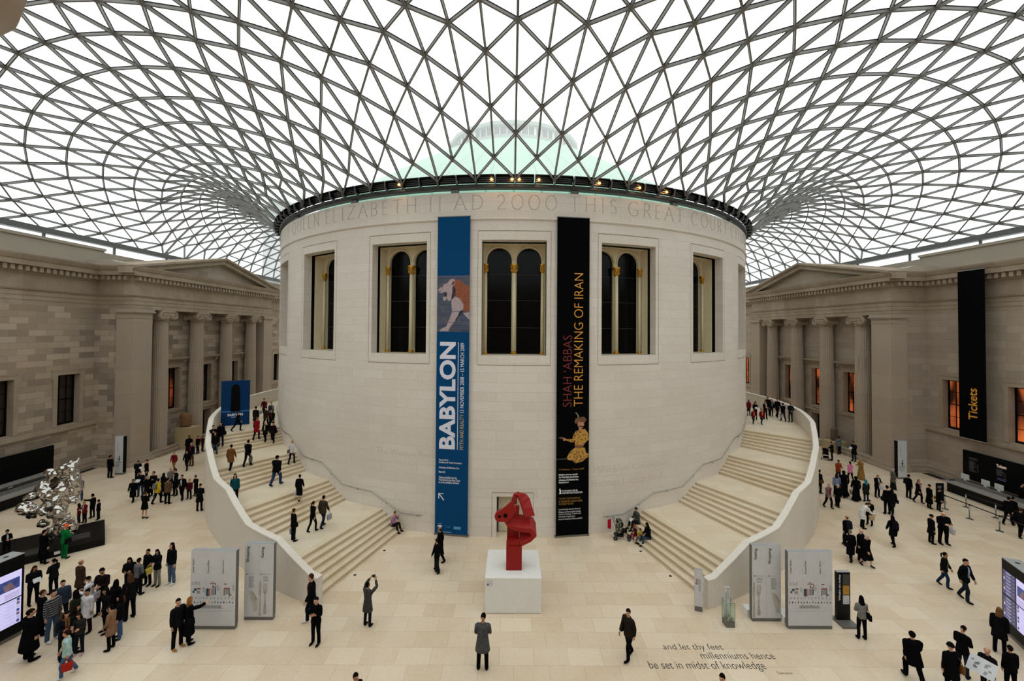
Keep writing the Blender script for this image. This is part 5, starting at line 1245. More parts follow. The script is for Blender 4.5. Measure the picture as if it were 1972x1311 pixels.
for i, p in enumerate(P_):
    o = b0 if i == 0 else copy_tree(b0); o.location = (p[0], p[1], 0); tag(o, LB[i], 'barrier post', 'queue barrier posts')
    if i in BT:
        q = P_[BT[i]]; m = MB(); m.bar((0, 0, .845), (q[0]-p[0], q[1]-p[1], .845), .012, .055); bo = m.build('belt', M_ink, None); bo.parent = o; bo.location = (0, 0, 0)
# ---- stone fragments on blocks inside the porticoes
M_blk = mat('display_block_stone', 'a8946f', .7, var=.05)
tag(MB().box((-30.5, -4.94, 0), (-29.0, -3.7, 1.9)).build('display_block', M_blk), 'tall stone display block before the left portico columns', 'block')
tag(MB().box((29.15, -4.7, 0), (30.6, -3.6, .97)).build('display_block', M_blk), 'low stone display block before the right portico columns', 'block')
def lump(name, c, r, seed, m, label, tall=1.0):
    import mathutils.noise as mn_
    mb = MB(); n, k = 18, 12; vs = []; random.seed(seed)
    for i in range(k+1):
        for j in range(n):
            t = PI*i/k; a = 2*PI*j/n; c_, s_ = math.cos(a), math.sin(a); q_ = (abs(c_)**5+abs(s_)**5)**-.2; sq = min(1, math.sin(t)*1.6); d = Vector((sq*c_*q_*.85, sq*s_*q_*.85, max(-.85, min(.92, math.cos(t)*1.15))))
            f = 1+.14*mn_.noise(d*2+Vector((seed, 0, 0)))
            vs.append((c[0]+d.x*r[0]*f, c[1]+d.y*r[1]*f, c[2]+d.z*r[2]*f+.85*r[2]))
    fs = [(i*n+j, (i+1)*n+j, (i+1)*n+(j+1) % n, i*n+(j+1) % n) for i in range(k) for j in range(n)]
    mb.add(vs, fs); zm = min(v[2] for v in vs); mb.v = [(x, y, z-zm+c[2]) for x, y, z in mb.v]
    tag(mb.build(name, m, None, True), label, 'sculpture')
lump('carved_fragment', (-29.95, -4.3, 1.9), (.48, .34, .66), 4, mat('brown_stone', '7a5738', .8, var=.3, scale=5, bump=.4), 'brown carved stone fragment on the tall block in the left portico')
lump('carved_fragment', (29.85, -4.15, .97), (.3, .2, .62), 7, mat('dark_stone', '5a4a3c', .8, var=.3, scale=5, bump=.4), 'dark carved stone fragment on the low block in the right portico')
# ---- words set into the floor
FL_ = empty('floor_inscription', (6.5, -29.4, 0)); tag(FL_, 'dark words of a verse set into the floor in front of the right signs', 'inscription')
F = Face(frame((-6.5, 29.4, 0), (1, 0, 0), (0, 1, 0)))
for nm, t, x0, y, x1, y1 in (('verse_line', 'and let thy feet', 5.19, -28.99, 7.26, -28.62), ('verse_line', 'millenniums hence', 6.32, -29.31, 8.8, -29.02), ('verse_line', 'be set in midst of knowledge', 4.44, -29.84, 8.24, -29.42), ('signature', 'Tennyson', 8.46, -29.98, 8.96, -29.84)):
    a = MB(); F.text(a, t, x0, y, x1, y1, z=.004, off=-.008); a.build(nm, mat('inlay_grey', '2c2926', .6), FL_)
for x, y, l in ((-7.03, -24.54, 'small dark floor stud left of the white plinth'), (-6.35, -22.42, 'small dark floor stud near the left staircase foot'), (6.38, -22.36, 'small dark floor stud near the right staircase foot'), (7.06, -24.49, 'small dark floor stud right of the white plinth')):
    tag(MB().lathe([(.07, 0), (.07, .008), (.05, .012)], (x, y, 0), 14).build('floor_stud', M_ink), l, 'floor stud', 'dark floor studs')
for s, nm in ((-1, 'left'), (1, 'right')):
    tag(MB().box((s*32.5-.35, -12.9, 0), (s*32.5+.2, -10.2, .012)).build('floor_grille', mat('grille_black', '161514', .6)), 'long dark floor grille along the %s hand wall' % nm, 'grille')

# ================================================================= people
V3 = lambda *a: np.array(a, float)
JR = {'pelvis': V3(0, 0, .93), 'waist': V3(0, 0, 1.08), 'chest': V3(0, 0, 1.3), 'neck': V3(0, .012, 1.48), 'top': V3(0, -.01, 1.74)}
for s, k in ((1, 'L'), (-1, 'R')):
    JR['sh'+k] = V3(s*.175, .01, 1.41); JR['el'+k] = V3(s*.37, .01, 1.215); JR['wr'+k] = V3(s*.545, -.0, 1.04); JR['ha'+k] = V3(s*.66, -.0, .925)
    JR['hi'+k] = V3(s*.095, 0, .9); JR['kn'+k] = V3(s*.112, -.012, .49); JR['an'+k] = V3(s*.13, .02, .085); JR['to'+k] = V3(s*.14, -.14, .03)
BONES = [('pelvis', 'waist', .15), ('waist', 'neck', .16), ('neck', 'top', .09), ('shL', 'elL', .055), ('elL', 'haL', .042), ('shR', 'elR', .055), ('elR', 'haR', .042),
         ('hiL', 'knL', .085), ('knL', 'anL', .055), ('hiR', 'knR', .085), ('knR', 'anR', .055), ('anL', 'toL', .05), ('anR', 'toR', .05)]
def weights(P, allow=None, power=7):
    W = np.zeros((len(P), 13))
    for i, (a, b, r) in enumerate(BONES):
        A = JR[a]; B = JR[b]; d = B-A; t = np.clip(((P-A) @ d)/(d @ d), 0, 1); D = np.linalg.norm(P-(A+t[:, None]*d), axis=1)
        W[:, i] = 1/np.maximum(D/r, .25)**power if allow is None or i in allow else 0
    return W/W.sum(1)[:, None]
def rings(mb, rs, n=16):
    """closed loft through horizontal ellipses (x, y, z, rx, ry)"""
    vs = []; fs = []
    for (x, y, z, rx, ry) in rs:
        for k in range(n): a = 2*PI*k/n; vs.append((x+rx*math.cos(a), y+ry*math.sin(a), z))
    for i in range(len(rs)-1):
        for k in range(n): fs.append((i*n+k, i*n+(k+1) % n, (i+1)*n+(k+1) % n, (i+1)*n+k))
    fs += [tuple(range(n-1, -1, -1)), tuple((len(rs)-1)*n+k for k in range(n))]; mb.add(vs, fs)
def limb(mb, pts, rr): mb.tube([Vector(p) for p in pts], rr, 12)
def lerp(a, b, t): return a+(b-a)*t
def bake(mb, voxel, target, smooth=.4):
    me = bpy.data.meshes.new('p'); me.from_pydata(mb.v, [], mb.f)
    bm = bmesh.new(); bm.from_mesh(me); bmesh.ops.recalc_face_normals(bm, faces=bm.faces); bm.to_mesh(me); bm.free()
    ob = bpy.data.objects.new('p', me); COL.objects.link(ob)
    if voxel:
        m = ob.modifiers.new('r', 'REMESH'); m.mode = 'VOXEL'; m.voxel_size = voxel
        m = ob.modifiers.new('s', 'SMOOTH'); m.factor = .5; m.iterations = 3
    e0 = ob.evaluated_get(bpy.context.evaluated_depsgraph_get()); nf = len(e0.data.polygons)
    if target and nf*2 > target:
        m = ob.modifiers.new('d', 'DECIMATE'); m.ratio = target/(nf*2)
    ev = ob.evaluated_get(bpy.context.evaluated_depsgraph_get()); m2 = bpy.data.meshes.new_from_object(ev)
    bpy.data.objects.remove(ob); bpy.data.meshes.remove(me)
    return m2
class Tmpl:
    def __init__(s, name, me, allow=None, fixed=None, extra=None):
        s.name = name; s.me = me; n = len(me.vertices); co = np.zeros(n*3); me.vertices.foreach_get('co', co); s.co = co.reshape(-1, 3)
        s.W = weights(s.co, allow)
        if fixed is not None: s.W[:] = 0; s.W[:, fixed] = 1
        if extra: extra(s)
        me.polygons.foreach_set('use_smooth', [True]*len(me.polygons)); me.name = name
        while len(me.materials) > 1: me.materials.pop()
T = {}
# -- body: one continuous surface with head, face, arms, hands and legs
mb = MB()
rings(mb, [(0, .0, .83, .1, .085), (0, .012, .88, .155, .11), (0, .012, .94, .165, .115), (0, .005, 1.02, .147, .1), (0, 0, 1.1, .135, .092), (0, -.005, 1.2, .15, .105), (0, -.008, 1.3, .165, .112), (0, 0, 1.38, .165, .1), (0, .008, 1.43, .12, .078), (0, .012, 1.465, .062, .06), (0, .012, 1.52, .048, .053), (0, .0, 1.6, .046, .052)])
mb.ell((0, .008, 1.655), (.076, .094, .098), 20, 14); mb.ell((0, -.032, 1.585), (.056, .062, .06), 16, 10); mb.ell((0, -.055, 1.548), (.03, .035, .022), 10, 8)
mb.ell((0, -.088, 1.672), (.05, .018, .014), 12, 8)                    # brow
mb.ell((0, -.098, 1.632), (.0125, .018, .03), 10, 8); mb.ell((0, -.107, 1.612), (.016, .014, .011), 10, 8)   # nose
mb.ell((0, -.093, 1.58), (.026, .012, .012), 10, 6)
for s in (-1, 1):
    mb.ell((s*.077, .012, 1.632), (.012, .022, .032), 8, 6); mb.ell((s*.034, -.078, 1.614), (.026, .02, .02), 8, 6)
    k = 'L' if s > 0 else 'R'
    mb.ell((s*.15, .01, 1.4), (.075, .065, .06), 12, 8)
    limb(mb, [JR['sh'+k], lerp(JR['sh'+k], JR['el'+k], .5), JR['el'+k], lerp(JR['el'+k], JR['wr'+k], .35), JR['wr'+k]], [.056, .049, .041, .042, .027])
    d = (JR['ha'+k]-JR['wr'+k]); d = d/np.linalg.norm(d)
    Mx = Matrix(((d[0], 0, d[2]*-1*1, 0), (d[1], 1, 0, 0), (d[2], 0, d[0], 0), (0, 0, 0, 1)))
    mb.ell(tuple(JR['wr'+k]+d*.05), (.058, .042, .017), 14, 8, M=Mx.to_3x3())
    limb(mb, [JR['hi'+k]+V3(0, .01, .03), JR['hi'+k], lerp(JR['hi'+k], JR['kn'+k], .4), JR['kn'+k], lerp(JR['kn'+k], JR['an'+k], .3)+V3(0, .02, 0), lerp(JR['kn'+k], JR['an'+k], .65)+V3(0, .012, 0), JR['an'+k]], [.09, .09, .079, .055, .058, .042, .036])
    mb.ell(tuple(lerp(JR['an'+k], JR['to'+k], .5)+V3(0, 0, -.012)), (.042, .125, .035), 12, 8)
body = bake(mb, .0125, 5200)
bm = bmesh.new(); bm.from_mesh(body)
for s in (-1, 1):       # five separate bent fingers on each palm
    k = 'L' if s > 0 else 'R'; d = JR['ha'+k]-JR['wr'+k]; d = d/np.linalg.norm(d); nrm = np.array([-s*abs(d[2]), 0, -abs(d[0])]); base = JR['wr'+k]+d*.085
    f = MB()
    for i, (off, ln) in enumerate(((-.032, .07), (-.011, .08), (.011, .076), (.031, .06))):
        p = base+V3(0, off, 0); f.tube([Vector(p), Vector(p+d*ln*.4+nrm*.004), Vector(p+d*ln*.72+nrm*.02), Vector(p+d*ln*.92+nrm*.04)], [.0095, .009, .008, .006], 6)
    p = JR['wr'+k]+d*.03+V3(0, -.036, 0); f.tube([Vector(p), Vector(p+d*.025+V3(0, -.024, 0)), Vector(p+d*.052+V3(0, -.034, 0)+nrm*.008), Vector(p+d*.074+V3(0, -.034, 0)+nrm*.02)], [.014, .012, .0105, .008], 6)
    vs = [bm.verts.new(v) for v in f.v]
    for q in f.f: bm.faces.new([vs[i] for i in q])
bm.to_mesh(body); bm.free()
def face_mats(t):
    me = t.me
    mi = []
    for p in me.polygons:
        c = p.center; k = 0
        if c.y < -.06:
            if abs(abs(c.x)-.032) < .015 and abs(c.z-1.649) < .0085: k = 1
            elif abs(abs(c.x)-.034) < .022 and abs(c.z-1.672) < .007: k = 2
            elif abs(c.x) < .024 and abs(c.z-1.581) < .0075: k = 3
        mi.append(k)
    t.mi = mi
T['body'] = Tmpl('body', body); face_mats(T['body'])
def slim(legs):
    t = T['body']; s = object.__new__(Tmpl); s.name = 'body'; s.me = t.me; s.W = t.W; s.mi = t.mi; P = t.co.copy()
    own = t.W.argmax(1)
    for i, (a, b, r) in enumerate(BONES):
        if i == 2 or i > 10: continue
        if i in (7, 8, 9, 10) and not legs: continue
        A = JR[a]; D = JR[b]-A; m = own == i; tt = np.clip(((P[m]-A) @ D)/(D @ D), 0, 1); C = A+tt[:, None]*D
        k = .9 if i in (0, 1) else .74
        kk = np.full(m.sum(), k)
        if i == 1: kk[P[m][:, 2] > 1.42] = 1
        if i in (4, 6): kk = np.where(tt > .55, 1, k)
        P[m] = C+(P[m]-C)*kk[:, None]
    s.co = P; return s
T['slim'] = slim(True); T['bare'] = slim(False)
# -- clothes
def torso(mb, hem, g, flare=0.0, top=1.47):
    zs = [hem, lerp(hem, .95, .5), .95, 1.1, 1.22, 1.32, 1.4, 1.445, top]
    base = {.95: (.165, .115), 1.1: (.14, .097), 1.22: (.153, .107), 1.32: (.168, .114), 1.4: (.166, .1), 1.445: (.115, .078), top: (.06, .06)}
    rs = []
    for z in zs:
        if z in base and z != hem: rx, ry = base[z]
        else: t = max(0, (.95-z)); rx, ry = .17+flare*t, .122+flare*t*.9
        gg = g if z < 1.42 else g*.6
        rs.append((0, .005, z, rx+gg, ry+gg))
    rings(mb, rs, 20)
def sleeves(mb, g, end=1.0):
    for k in 'LR':
        s = 1 if k == 'L' else -1
        mb.ell((s*.15, .01, 1.4), (.08+g, .068+g, .062+g*.7), 12, 8)
        w_ = lerp(JR['el'+k], JR['wr'+k], end); limb(mb, [JR['sh'+k], lerp(JR['sh'+k], JR['el'+k], .5), JR['el'+k], lerp(JR['el'+k], w_, .5), w_], [.058+g, .052+g, .046+g, .043+g, .034+g*.8])
def lower(hem):
    """cloth below the hips follows the pelvis and, in part, the thighs"""
    def f(t):
        P = t.co; z = P[:, 2]; m = z < .97
        sx_ = 1/(1+np.exp(-P[:, 0]/.035)); dn = np.clip((.97-z)/.35, 0, 1)*.62; sh = np.clip((.52-z)/.3, 0, 1)
        W = np.zeros_like(t.W); W[:, 0] = 1-dn
        W[:, 7] = dn*sx_*(1-sh); W[:, 9] = dn*(1-sx_)*(1-sh); W[:, 8] = dn*sx_*sh; W[:, 10] = dn*(1-sx_)*sh
        arm = np.abs(P[:, 0]) > .3
        b = (np.clip((1.02-z)/.08, 0, 1)*(~arm))[:, None]
        t.W = t.W*(1-b)+W*b
    return f
for nm, hem, g, fl_, vox, tg in (('jacket', .8, .03, .05, .019, 1500), ('sweater', .86, .016, .0, .018, 1500), ('short_coat', .62, .032, .12, .02, 1600), ('long_coat', .4, .034, .12, .02, 1700)):
    mb = MB(); torso(mb, hem, g, fl_); sleeves(mb, g*.75)
    if nm != 'sweater': mb.tube([Vector((.07*math.cos(a), .012+.068*math.sin(a), 1.475+.012*math.sin(a))) for a in [2*PI*i/14 for i in range(14)]], .022, 6, closed=True)
    T[nm] = Tmpl(nm, bake(mb, vox, tg), allow=[0, 1, 3, 4, 5, 6], extra=lower(hem))
mb = MB(); torso(mb, .05, .045, .14); sleeves(mb, .045); T['robe'] = Tmpl('robe', bake(mb, .022, 1800), allow=[0, 1, 3, 4, 5, 6], extra=lower(.05))
mb = MB()
rings(mb, [(0, .008, .82, .15, .115), (0, .01, .9, .18, .128), (0, .008, .98, .165, .115), (0, .005, 1.04, .15, .104)], 18)
for k in 'LR': limb(mb, [JR['hi'+k]+V3(0, .01, .0), lerp(JR['hi'+k], JR['kn'+k], .4), JR['kn'+k], lerp(JR['kn'+k], JR['an'+k], .5)+V3(0, .01, 0), JR['an'+k]+V3(0, .005, -.025)], [.1, .091, .072, .066, .064])
T['trousers'] = Tmpl('trousers', bake(mb, .017, 1500), allow=[0, 7, 8, 9, 10])
mb = MB(); rings(mb, [(0, .005, .54, .2, .16), (0, .005, .75, .19, .145), (0, .008, .9, .182, .132), (0, .008, 1.0, .158, .112)], 20); T['skirt'] = Tmpl('skirt', bake(mb, .02, 600), allow=[0], extra=lower(.5))
mb = MB(); rings(mb, [(0, .005, .1, .25, .21), (0, .005, .5, .21, .165), (0, .008, .9, .182, .132), (0, .008, 1.0, .158, .112)], 20); T['long_skirt'] = Tmpl('long_skirt', bake(mb, .024, 700), allow=[0], extra=lower(.1))
for k, b in (('L', 11), ('R', 12)):
    mb = MB(); c = lerp(JR['an'+k], JR['to'+k], .5)
    mb.ell(tuple(c+V3(0, -.005, -.012)), (.05, .142, .042), 14, 8); mb.ell(tuple(JR['an'+k]+V3(0, .0, -.02)), (.05, .06, .06), 12, 8)
    mb.v = [(x, y, max(z, .0)) for x, y, z in mb.v]; T['shoe'+k] = Tmpl('shoe', bake(mb, .016, 260), fixed=b)
# -- hair and headwear
def headshell(kind):
    mb = MB()
    if kind in ('sh', 'gr', 'bd', 'lg', 'bu', 'pt'):
        n, m = 22, 14; vs = []
        for i in range(m+1):
            t = PI*i/m
            for j in range(n):
                a = 2*PI*j/n; d = Vector((math.sin(t)*math.cos(a), math.sin(t)*math.sin(a), math.cos(t)))
                p = Vector((0, .014, 1.66))+Vector((d.x*.084, d.y*.1, d.z*.107))
                hl = 1.695 if kind != 'bd' else 1.79       # hairline
                f = 1.0
                if p.y < -.015: f = min(f, .7+.3*max(0, min(1, (p.z-hl)/.03+.5)))
                if kind == 'bd' and p.z > 1.695: f = .8
                if p.z < 1.55: f = .7
                if p.z < 1.64 and -.02 <= p.y < .02: f = .78
                q = Vector((0, .014, 1.66))+(p-Vector((0, .014, 1.66)))*f; vs.append(q)
        mb.add(vs, [(i*n+j, (i+1)*n+j, (i+1)*n+(j+1) % n, i*n+(j+1) % n) for i in range(m) for j in range(n)])
    if kind == 'lg':
        rings(mb, [(0, .075, 1.33, .06, .022), (0, .085, 1.38, .095, .03), (0, .075, 1.46, .1, .04), (0, .06, 1.55, .095, .055), (0, .045, 1.63, .088, .065), (0, .03, 1.7, .07, .06)], 14)
        for s in (-1, 1): rings(mb, [(s*.075, .0, 1.4, .022, .03), (s*.082, .0, 1.48, .026, .04), (s*.08, .01, 1.58, .02, .05), (s*.075, .015, 1.66, .014, .05)], 10)
    if kind == 'pt': mb.tube([(0, .105, 1.68), (0, .15, 1.66), (0, .15, 1.56), (0, .125, 1.44)], [.025, .036, .034, .014], 8)
    if kind == 'bu': mb.ell((0, .1, 1.72), (.045, .045, .04), 10, 8)
    if kind in ('bn', 'cp'):
        n, m = 20, 10; vs = []
        for i in range(m+1):
            t = PI*.56*i/m
            for j in range(n):
                a = 2*PI*j/n; vs.append((math.sin(t)*math.cos(a)*.094, .01+math.sin(t)*math.sin(a)*.112, 1.672+math.cos(t)*.108))
        mb.add(vs, [(i*n+j, (i+1)*n+j, (i+1)*n+(j+1) % n, i*n+(j+1) % n) for i in range(m) for j in range(n)]); mb.add([vs[m*n+j] for j in range(n)], [tuple(range(n))])
        if kind == 'cp': mb.lathe([(.15, 1.66), (.15, 1.675), (.09, 1.69)], (0, .01, 0), 20)
        else: mb.tube([Vector((.095*math.cos(a), .01+.113*math.sin(a), 1.667)) for a in [2*PI*i/16 for i in range(16)]], .014, 6, closed=True)
    if kind == 'hj':
        n, m = 22, 14; vs = []
        for i in range(m+1):
            t = PI*i/m
            for j in range(n):
                a = 2*PI*j/n; d = Vector((math.sin(t)*math.cos(a), math.sin(t)*math.sin(a), math.cos(t))); p = Vector((d.x*.1, d.y*.118, d.z*.125)); f = 1.0
                if p.y < -.045 and -.07 < p.z < .055 and abs(p.x) < .07: f = .6
                vs.append(Vector((0, .012, 1.645))+p*f)
        mb.add(vs, [(i*n+j, (i+1)*n+j, (i+1)*n+(j+1) % n, i*n+(j+1) % n) for i in range(m) for j in range(n)])
        rings(mb, [(0, .01, 1.36, .19, .135), (0, .01, 1.44, .15, .115), (0, .01, 1.52, .085, .09), (0, .01, 1.58, .08, .09)], 16)
    me = bpy.data.meshes.new('hair'); me.from_pydata([tuple(v) for v in mb.v], [], mb.f)
    def e(t):
        t.W[:] = 0; dn = np.clip((1.5-t.co[:, 2])/.1, 0, 1); t.W[:, 2] = 1-dn; t.W[:, 1] = dn
    return Tmpl('hair', me, extra=e)
for k in ('sh', 'bd', 'lg', 'bu', 'pt', 'bn', 'cp', 'hj'): T['h_'+k] = headshell(k)
T['h_gr'] = T['h_sh']
mb = MB(); rings(mb, [(0, -.117, 1.02, .035, .03), (0, -.132, 1.2, .05, .022), (0, -.13, 1.32, .058, .022), (0, -.1, 1.42, .04, .025), (0, -.07, 1.46, .02, .02)], 12)
me = bpy.data.meshes.new('shirt'); me.from_pydata(mb.v, [], mb.f); T['shirt'] = Tmpl('shirt', me, allow=[0, 1])
mb = MB(); mb.tube([Vector((.085*math.cos(a), .01+.085*math.sin(a), 1.475+.02*math.sin(a))) for a in [2*PI*i/16 for i in range(16)]], .03, 8, closed=True)
for s in (-1, 1): rings(mb, [(s*.03, -.15, 1.1, .026, .014), (s*.035, -.158, 1.3, .028, .016), (s*.035, -.125, 1.42, .025, .018), (s*.03, -.085, 1.47, .02, .02)], 8)
me = bpy.data.meshes.new('scarf'); me.from_pydata(mb.v, [], mb.f); T['scarf'] = Tmpl('scarf', me, allow=[1])
# -- poses: directions (outward, forward, up) for upper arm, forearm, thigh, shin; then lean, head pitch
ST = dict(uL=(.13, .02, -1), fL=(.06, .14, -1), uR=(.13, .02, -1), fR=(.06, .14, -1), tL=(.06, .03, -1), sL=(.03, -.05, -1), tR=(.06, .0, -1), sR=(.03, -.04, -1), lean=.02, hp=.05)
def P_(**k): d = dict(ST); d.update(k); return d
POSE = {'stand': ST, 'walk': P_(tL=(.03, .4, -1), sL=(.02, -.02, -1), tR=(.03, -.2, -1), sR=(.02, -.55, -1), uL=(.12, -.3, -1), fL=(.02, .1, -1), uR=(.12, .28, -1), fR=(-.02, .55, -1), lean=.06),
        'run': P_(tL=(.03, .75, -1), sL=(.02, -.1, -1), tR=(.03, -.55, -1), sR=(.02, -.75, -1), uL=(.15, -.5, -1), fL=(.0, .2, -1), uR=(.15, .5, -1), fR=(-.02, .7, -.7), lean=.22),
        'fold': P_(uL=(.2, .2, -1), fL=(-.9, .55, .1), uR=(.2, .25, -1), fR=(-.9, .45, .2)), 'hold': P_(uL=(.15, .2, -1), fL=(-.4, .9, .12), uR=(.15, .22, -1), fR=(-.4, .9, .1), hp=.3),
        'phone': P_(uR=(.35, .4, -.75), fR=(-.45, .35, .95), hp=.1, uL=(.15, .1, -1), fL=(-.2, .6, -.7)), 'photo': P_(uL=(.35, .75, .35), fL=(-.5, .45, .8), uR=(.35, .75, .35), fR=(-.5, .45, .8), hp=-.15),
        'behind': P_(uL=(.3, -.35, -1), fL=(-.75, -.45, -.6), uR=(.3, -.35, -1), fR=(-.75, -.45, -.6), lean=.12), 'point': P_(uL=(.15, .95, -.1), fL=(.0, 1, .12)), 'pointR': P_(uR=(.25, .95, -.15), fR=(.05, 1, .1)),
        'bow': P_(lean=.75, uL=(.1, .5, -.9), fL=(.0, .9, -.5), uR=(.1, .5, -.9), fR=(.0, .9, -.5), hp=.1, tL=(.05, .12, -1), sL=(.03, -.08, -1)),
        'sit': P_(tL=(.12, 1, -.12), sL=(.05, .08, -1), tR=(.12, 1, -.12), sR=(.05, .02, -1), uL=(.15, .3, -1), fL=(-.35, .9, -.1), uR=(.15, .3, -1), fR=(-.35, .9, -.1), lean=.12, hp=.25),
        'sitchin': P_(tL=(.1, 1, -.12), sL=(.05, .08, -1), tR=(.12, 1, -.12), sR=(.05, .02, -1), uL=(.1, .75, -.8), fL=(-.3, .2, 1), uR=(.15, .5, -1), fR=(-.6, .8, .1), lean=.3, hp=.1)}
def rot_to(a, b):
    return np.array(Vector(a).rotation_difference(Vector(b)).to_matrix())
def fk(p, yaw, kid=False):
    Rm = [None]*13; Q = [None]*13; I = np.eye(3)
    pel = JR['pelvis']; Rt = np.array(Matrix.Rotation(p['lean'], 3, 'X')); Rm[0] = I; Q[0] = pel; A0 = JR['pelvis']
    Rm[1] = Rt; Q[1] = pel+(JR['waist']-pel)*1.0
    post = lambda J: Q[1]+Rt @ (JR[J]-JR['waist'])
    hs = 1.16 if kid else 1.0
    Rm[2] = Rt @ np.array(Matrix.Rotation(yaw, 3, 'Z')) @ np.array(Matrix.Rotation(p['hp'], 3, 'X'))*hs; Q[2] = post('neck')
    for k, s, iu, it, ift in (('L', 1, 3, 7, 11), ('R', -1, 5, 9, 12)):
        D = lambda v: V3(s*v[0], -v[1], v[2])
        Rm[iu] = rot_to(JR['el'+k]-JR['sh'+k], D(p['u'+k])); Q[iu] = post('sh'+k)
        Rm[iu+1] = rot_to(JR['wr'+k]-JR['el'+k], D(p['f'+k])); Q[iu+1] = Q[iu]+Rm[iu] @ (JR['el'+k]-JR['sh'+k])
        Rm[it] = rot_to(JR['kn'+k]-JR['hi'+k], D(p['t'+k])); Q[it] = Q[0]+(JR['hi'+k]-pel)
        Rm[it+1] = rot_to(JR['an'+k]-JR['kn'+k], D(p['s'+k])); Q[it+1] = Q[it]+Rm[it] @ (JR['kn'+k]-JR['hi'+k])
        back = p['s'+k][1] < -.3
        Rm[ift] = Rm[it+1] if back else I; Q[ift] = Q[it+1]+Rm[it+1] @ (JR['an'+k]-JR['kn'+k])
    return Rm, Q
PIV = [JR[b[0]] for b in BONES]; PIV[1] = JR['waist']
def skin_pts(co, W, Rm, Q):
    out = np.zeros_like(co)
    for i in range(13):
        w_ = W[:, i:i+1]
        if w_.max() < 1e-4: continue
        out += w_*((co-PIV[i]) @ Rm[i].T+Q[i])
    return out
M_eye = mat('eye_dark', '1d1512', .3); M_brow = mat('brow_dark', '2a1c14', .8); M_lip = mat('lip', '8c4f45', .5)
SK = [mat('skin_light', 'c08d72', .55, var=.06), mat('skin_fair', 'cf9f86', .55, var=.06), mat('skin_tan', 'a3714f', .55, var=.06)]
def cloth(h): return mat('cloth_'+h, h, .95, var=.2, scale=11, spec=.03, bump=.55)
def stripe_mat():
    if 'stripe' in MATS: return MATS['stripe']
    m, nt, b = base_mat('striped_knit'); g = N(nt, 'ShaderNodeTexCoord'); s = N(nt, 'ShaderNodeSeparateXYZ'); nt.links.new(g.outputs['Object'], s.inputs[0])
    w_ = N(nt, 'ShaderNodeMath', operation='MULTIPLY'); w_.inputs[1].default_value = 13; nt.links.new(s.outputs['Z'], w_.inputs[0]); f = N(nt, 'ShaderNodeMath', operation='FRACT'); nt.links.new(w_.outputs[0], f.inputs[0])
    l = N(nt, 'ShaderNodeMath', operation='LESS_THAN'); l.inputs[1].default_value = .3; nt.links.new(f.outputs[0], l.inputs[0]); x = N(nt, 'ShaderNodeMixRGB'); nt.links.new(l.outputs[0], x.inputs[0]); x.inputs[1].default_value = hexc('19191c')+(1,); x.inputs[2].default_value = hexc('8e8a8c')+(1,)
    nt.links.new(x.outputs[0], b.inputs['Base Color']); b.inputs['Roughness'].default_value = .9; MATS['stripe'] = m; return m
def firm(mb, name, m, root, w_=.025):
    o = mb.build(name, m, root, True); s = o.modifiers.new('b', 'BEVEL'); s.width = w_; s.segments = 3; s.limit_method = 'ANGLE'; return o
def soft(mb, name, m, root, sub=2):
    o = mb.build(name, m, root, True); s = o.modifiers.new('s', 'SUBSURF'); s.levels = 1; s.render_levels = sub; return o
def bag_backpack(root, m, front=False):
    s = -1 if front else 1
    b = MB(); b.prism([(-.15, .0), (.15, .0), (.15, .32), (.09, .42), (-.09, .42), (-.15, .32)], lambda q: (q[0], s*.15, q[1]), lambda q: (q[0]*.85, s*.31, q[1]*.92+.02)); firm(b, 'pack', m, root, .05)
    b = MB(); b.prism([(-.1, .04), (.1, .04), (.1, .18), (-.1, .18)], lambda q: (q[0], s*.29, q[1]), lambda q: (q[0]*.9, s*.35, q[1])); firm(b, 'pocket', m, root)
    for x in (-.1, .1): MB().tube([(x, s*.16, .36), (x*1.1, s*.04, .47), (x*1.2, -s*.13, .32), (x*1.3, -s*.06, .1), (x*1.2, s*.15, .06)], .013, 6).build('strap', m, root, True)
PID = 0
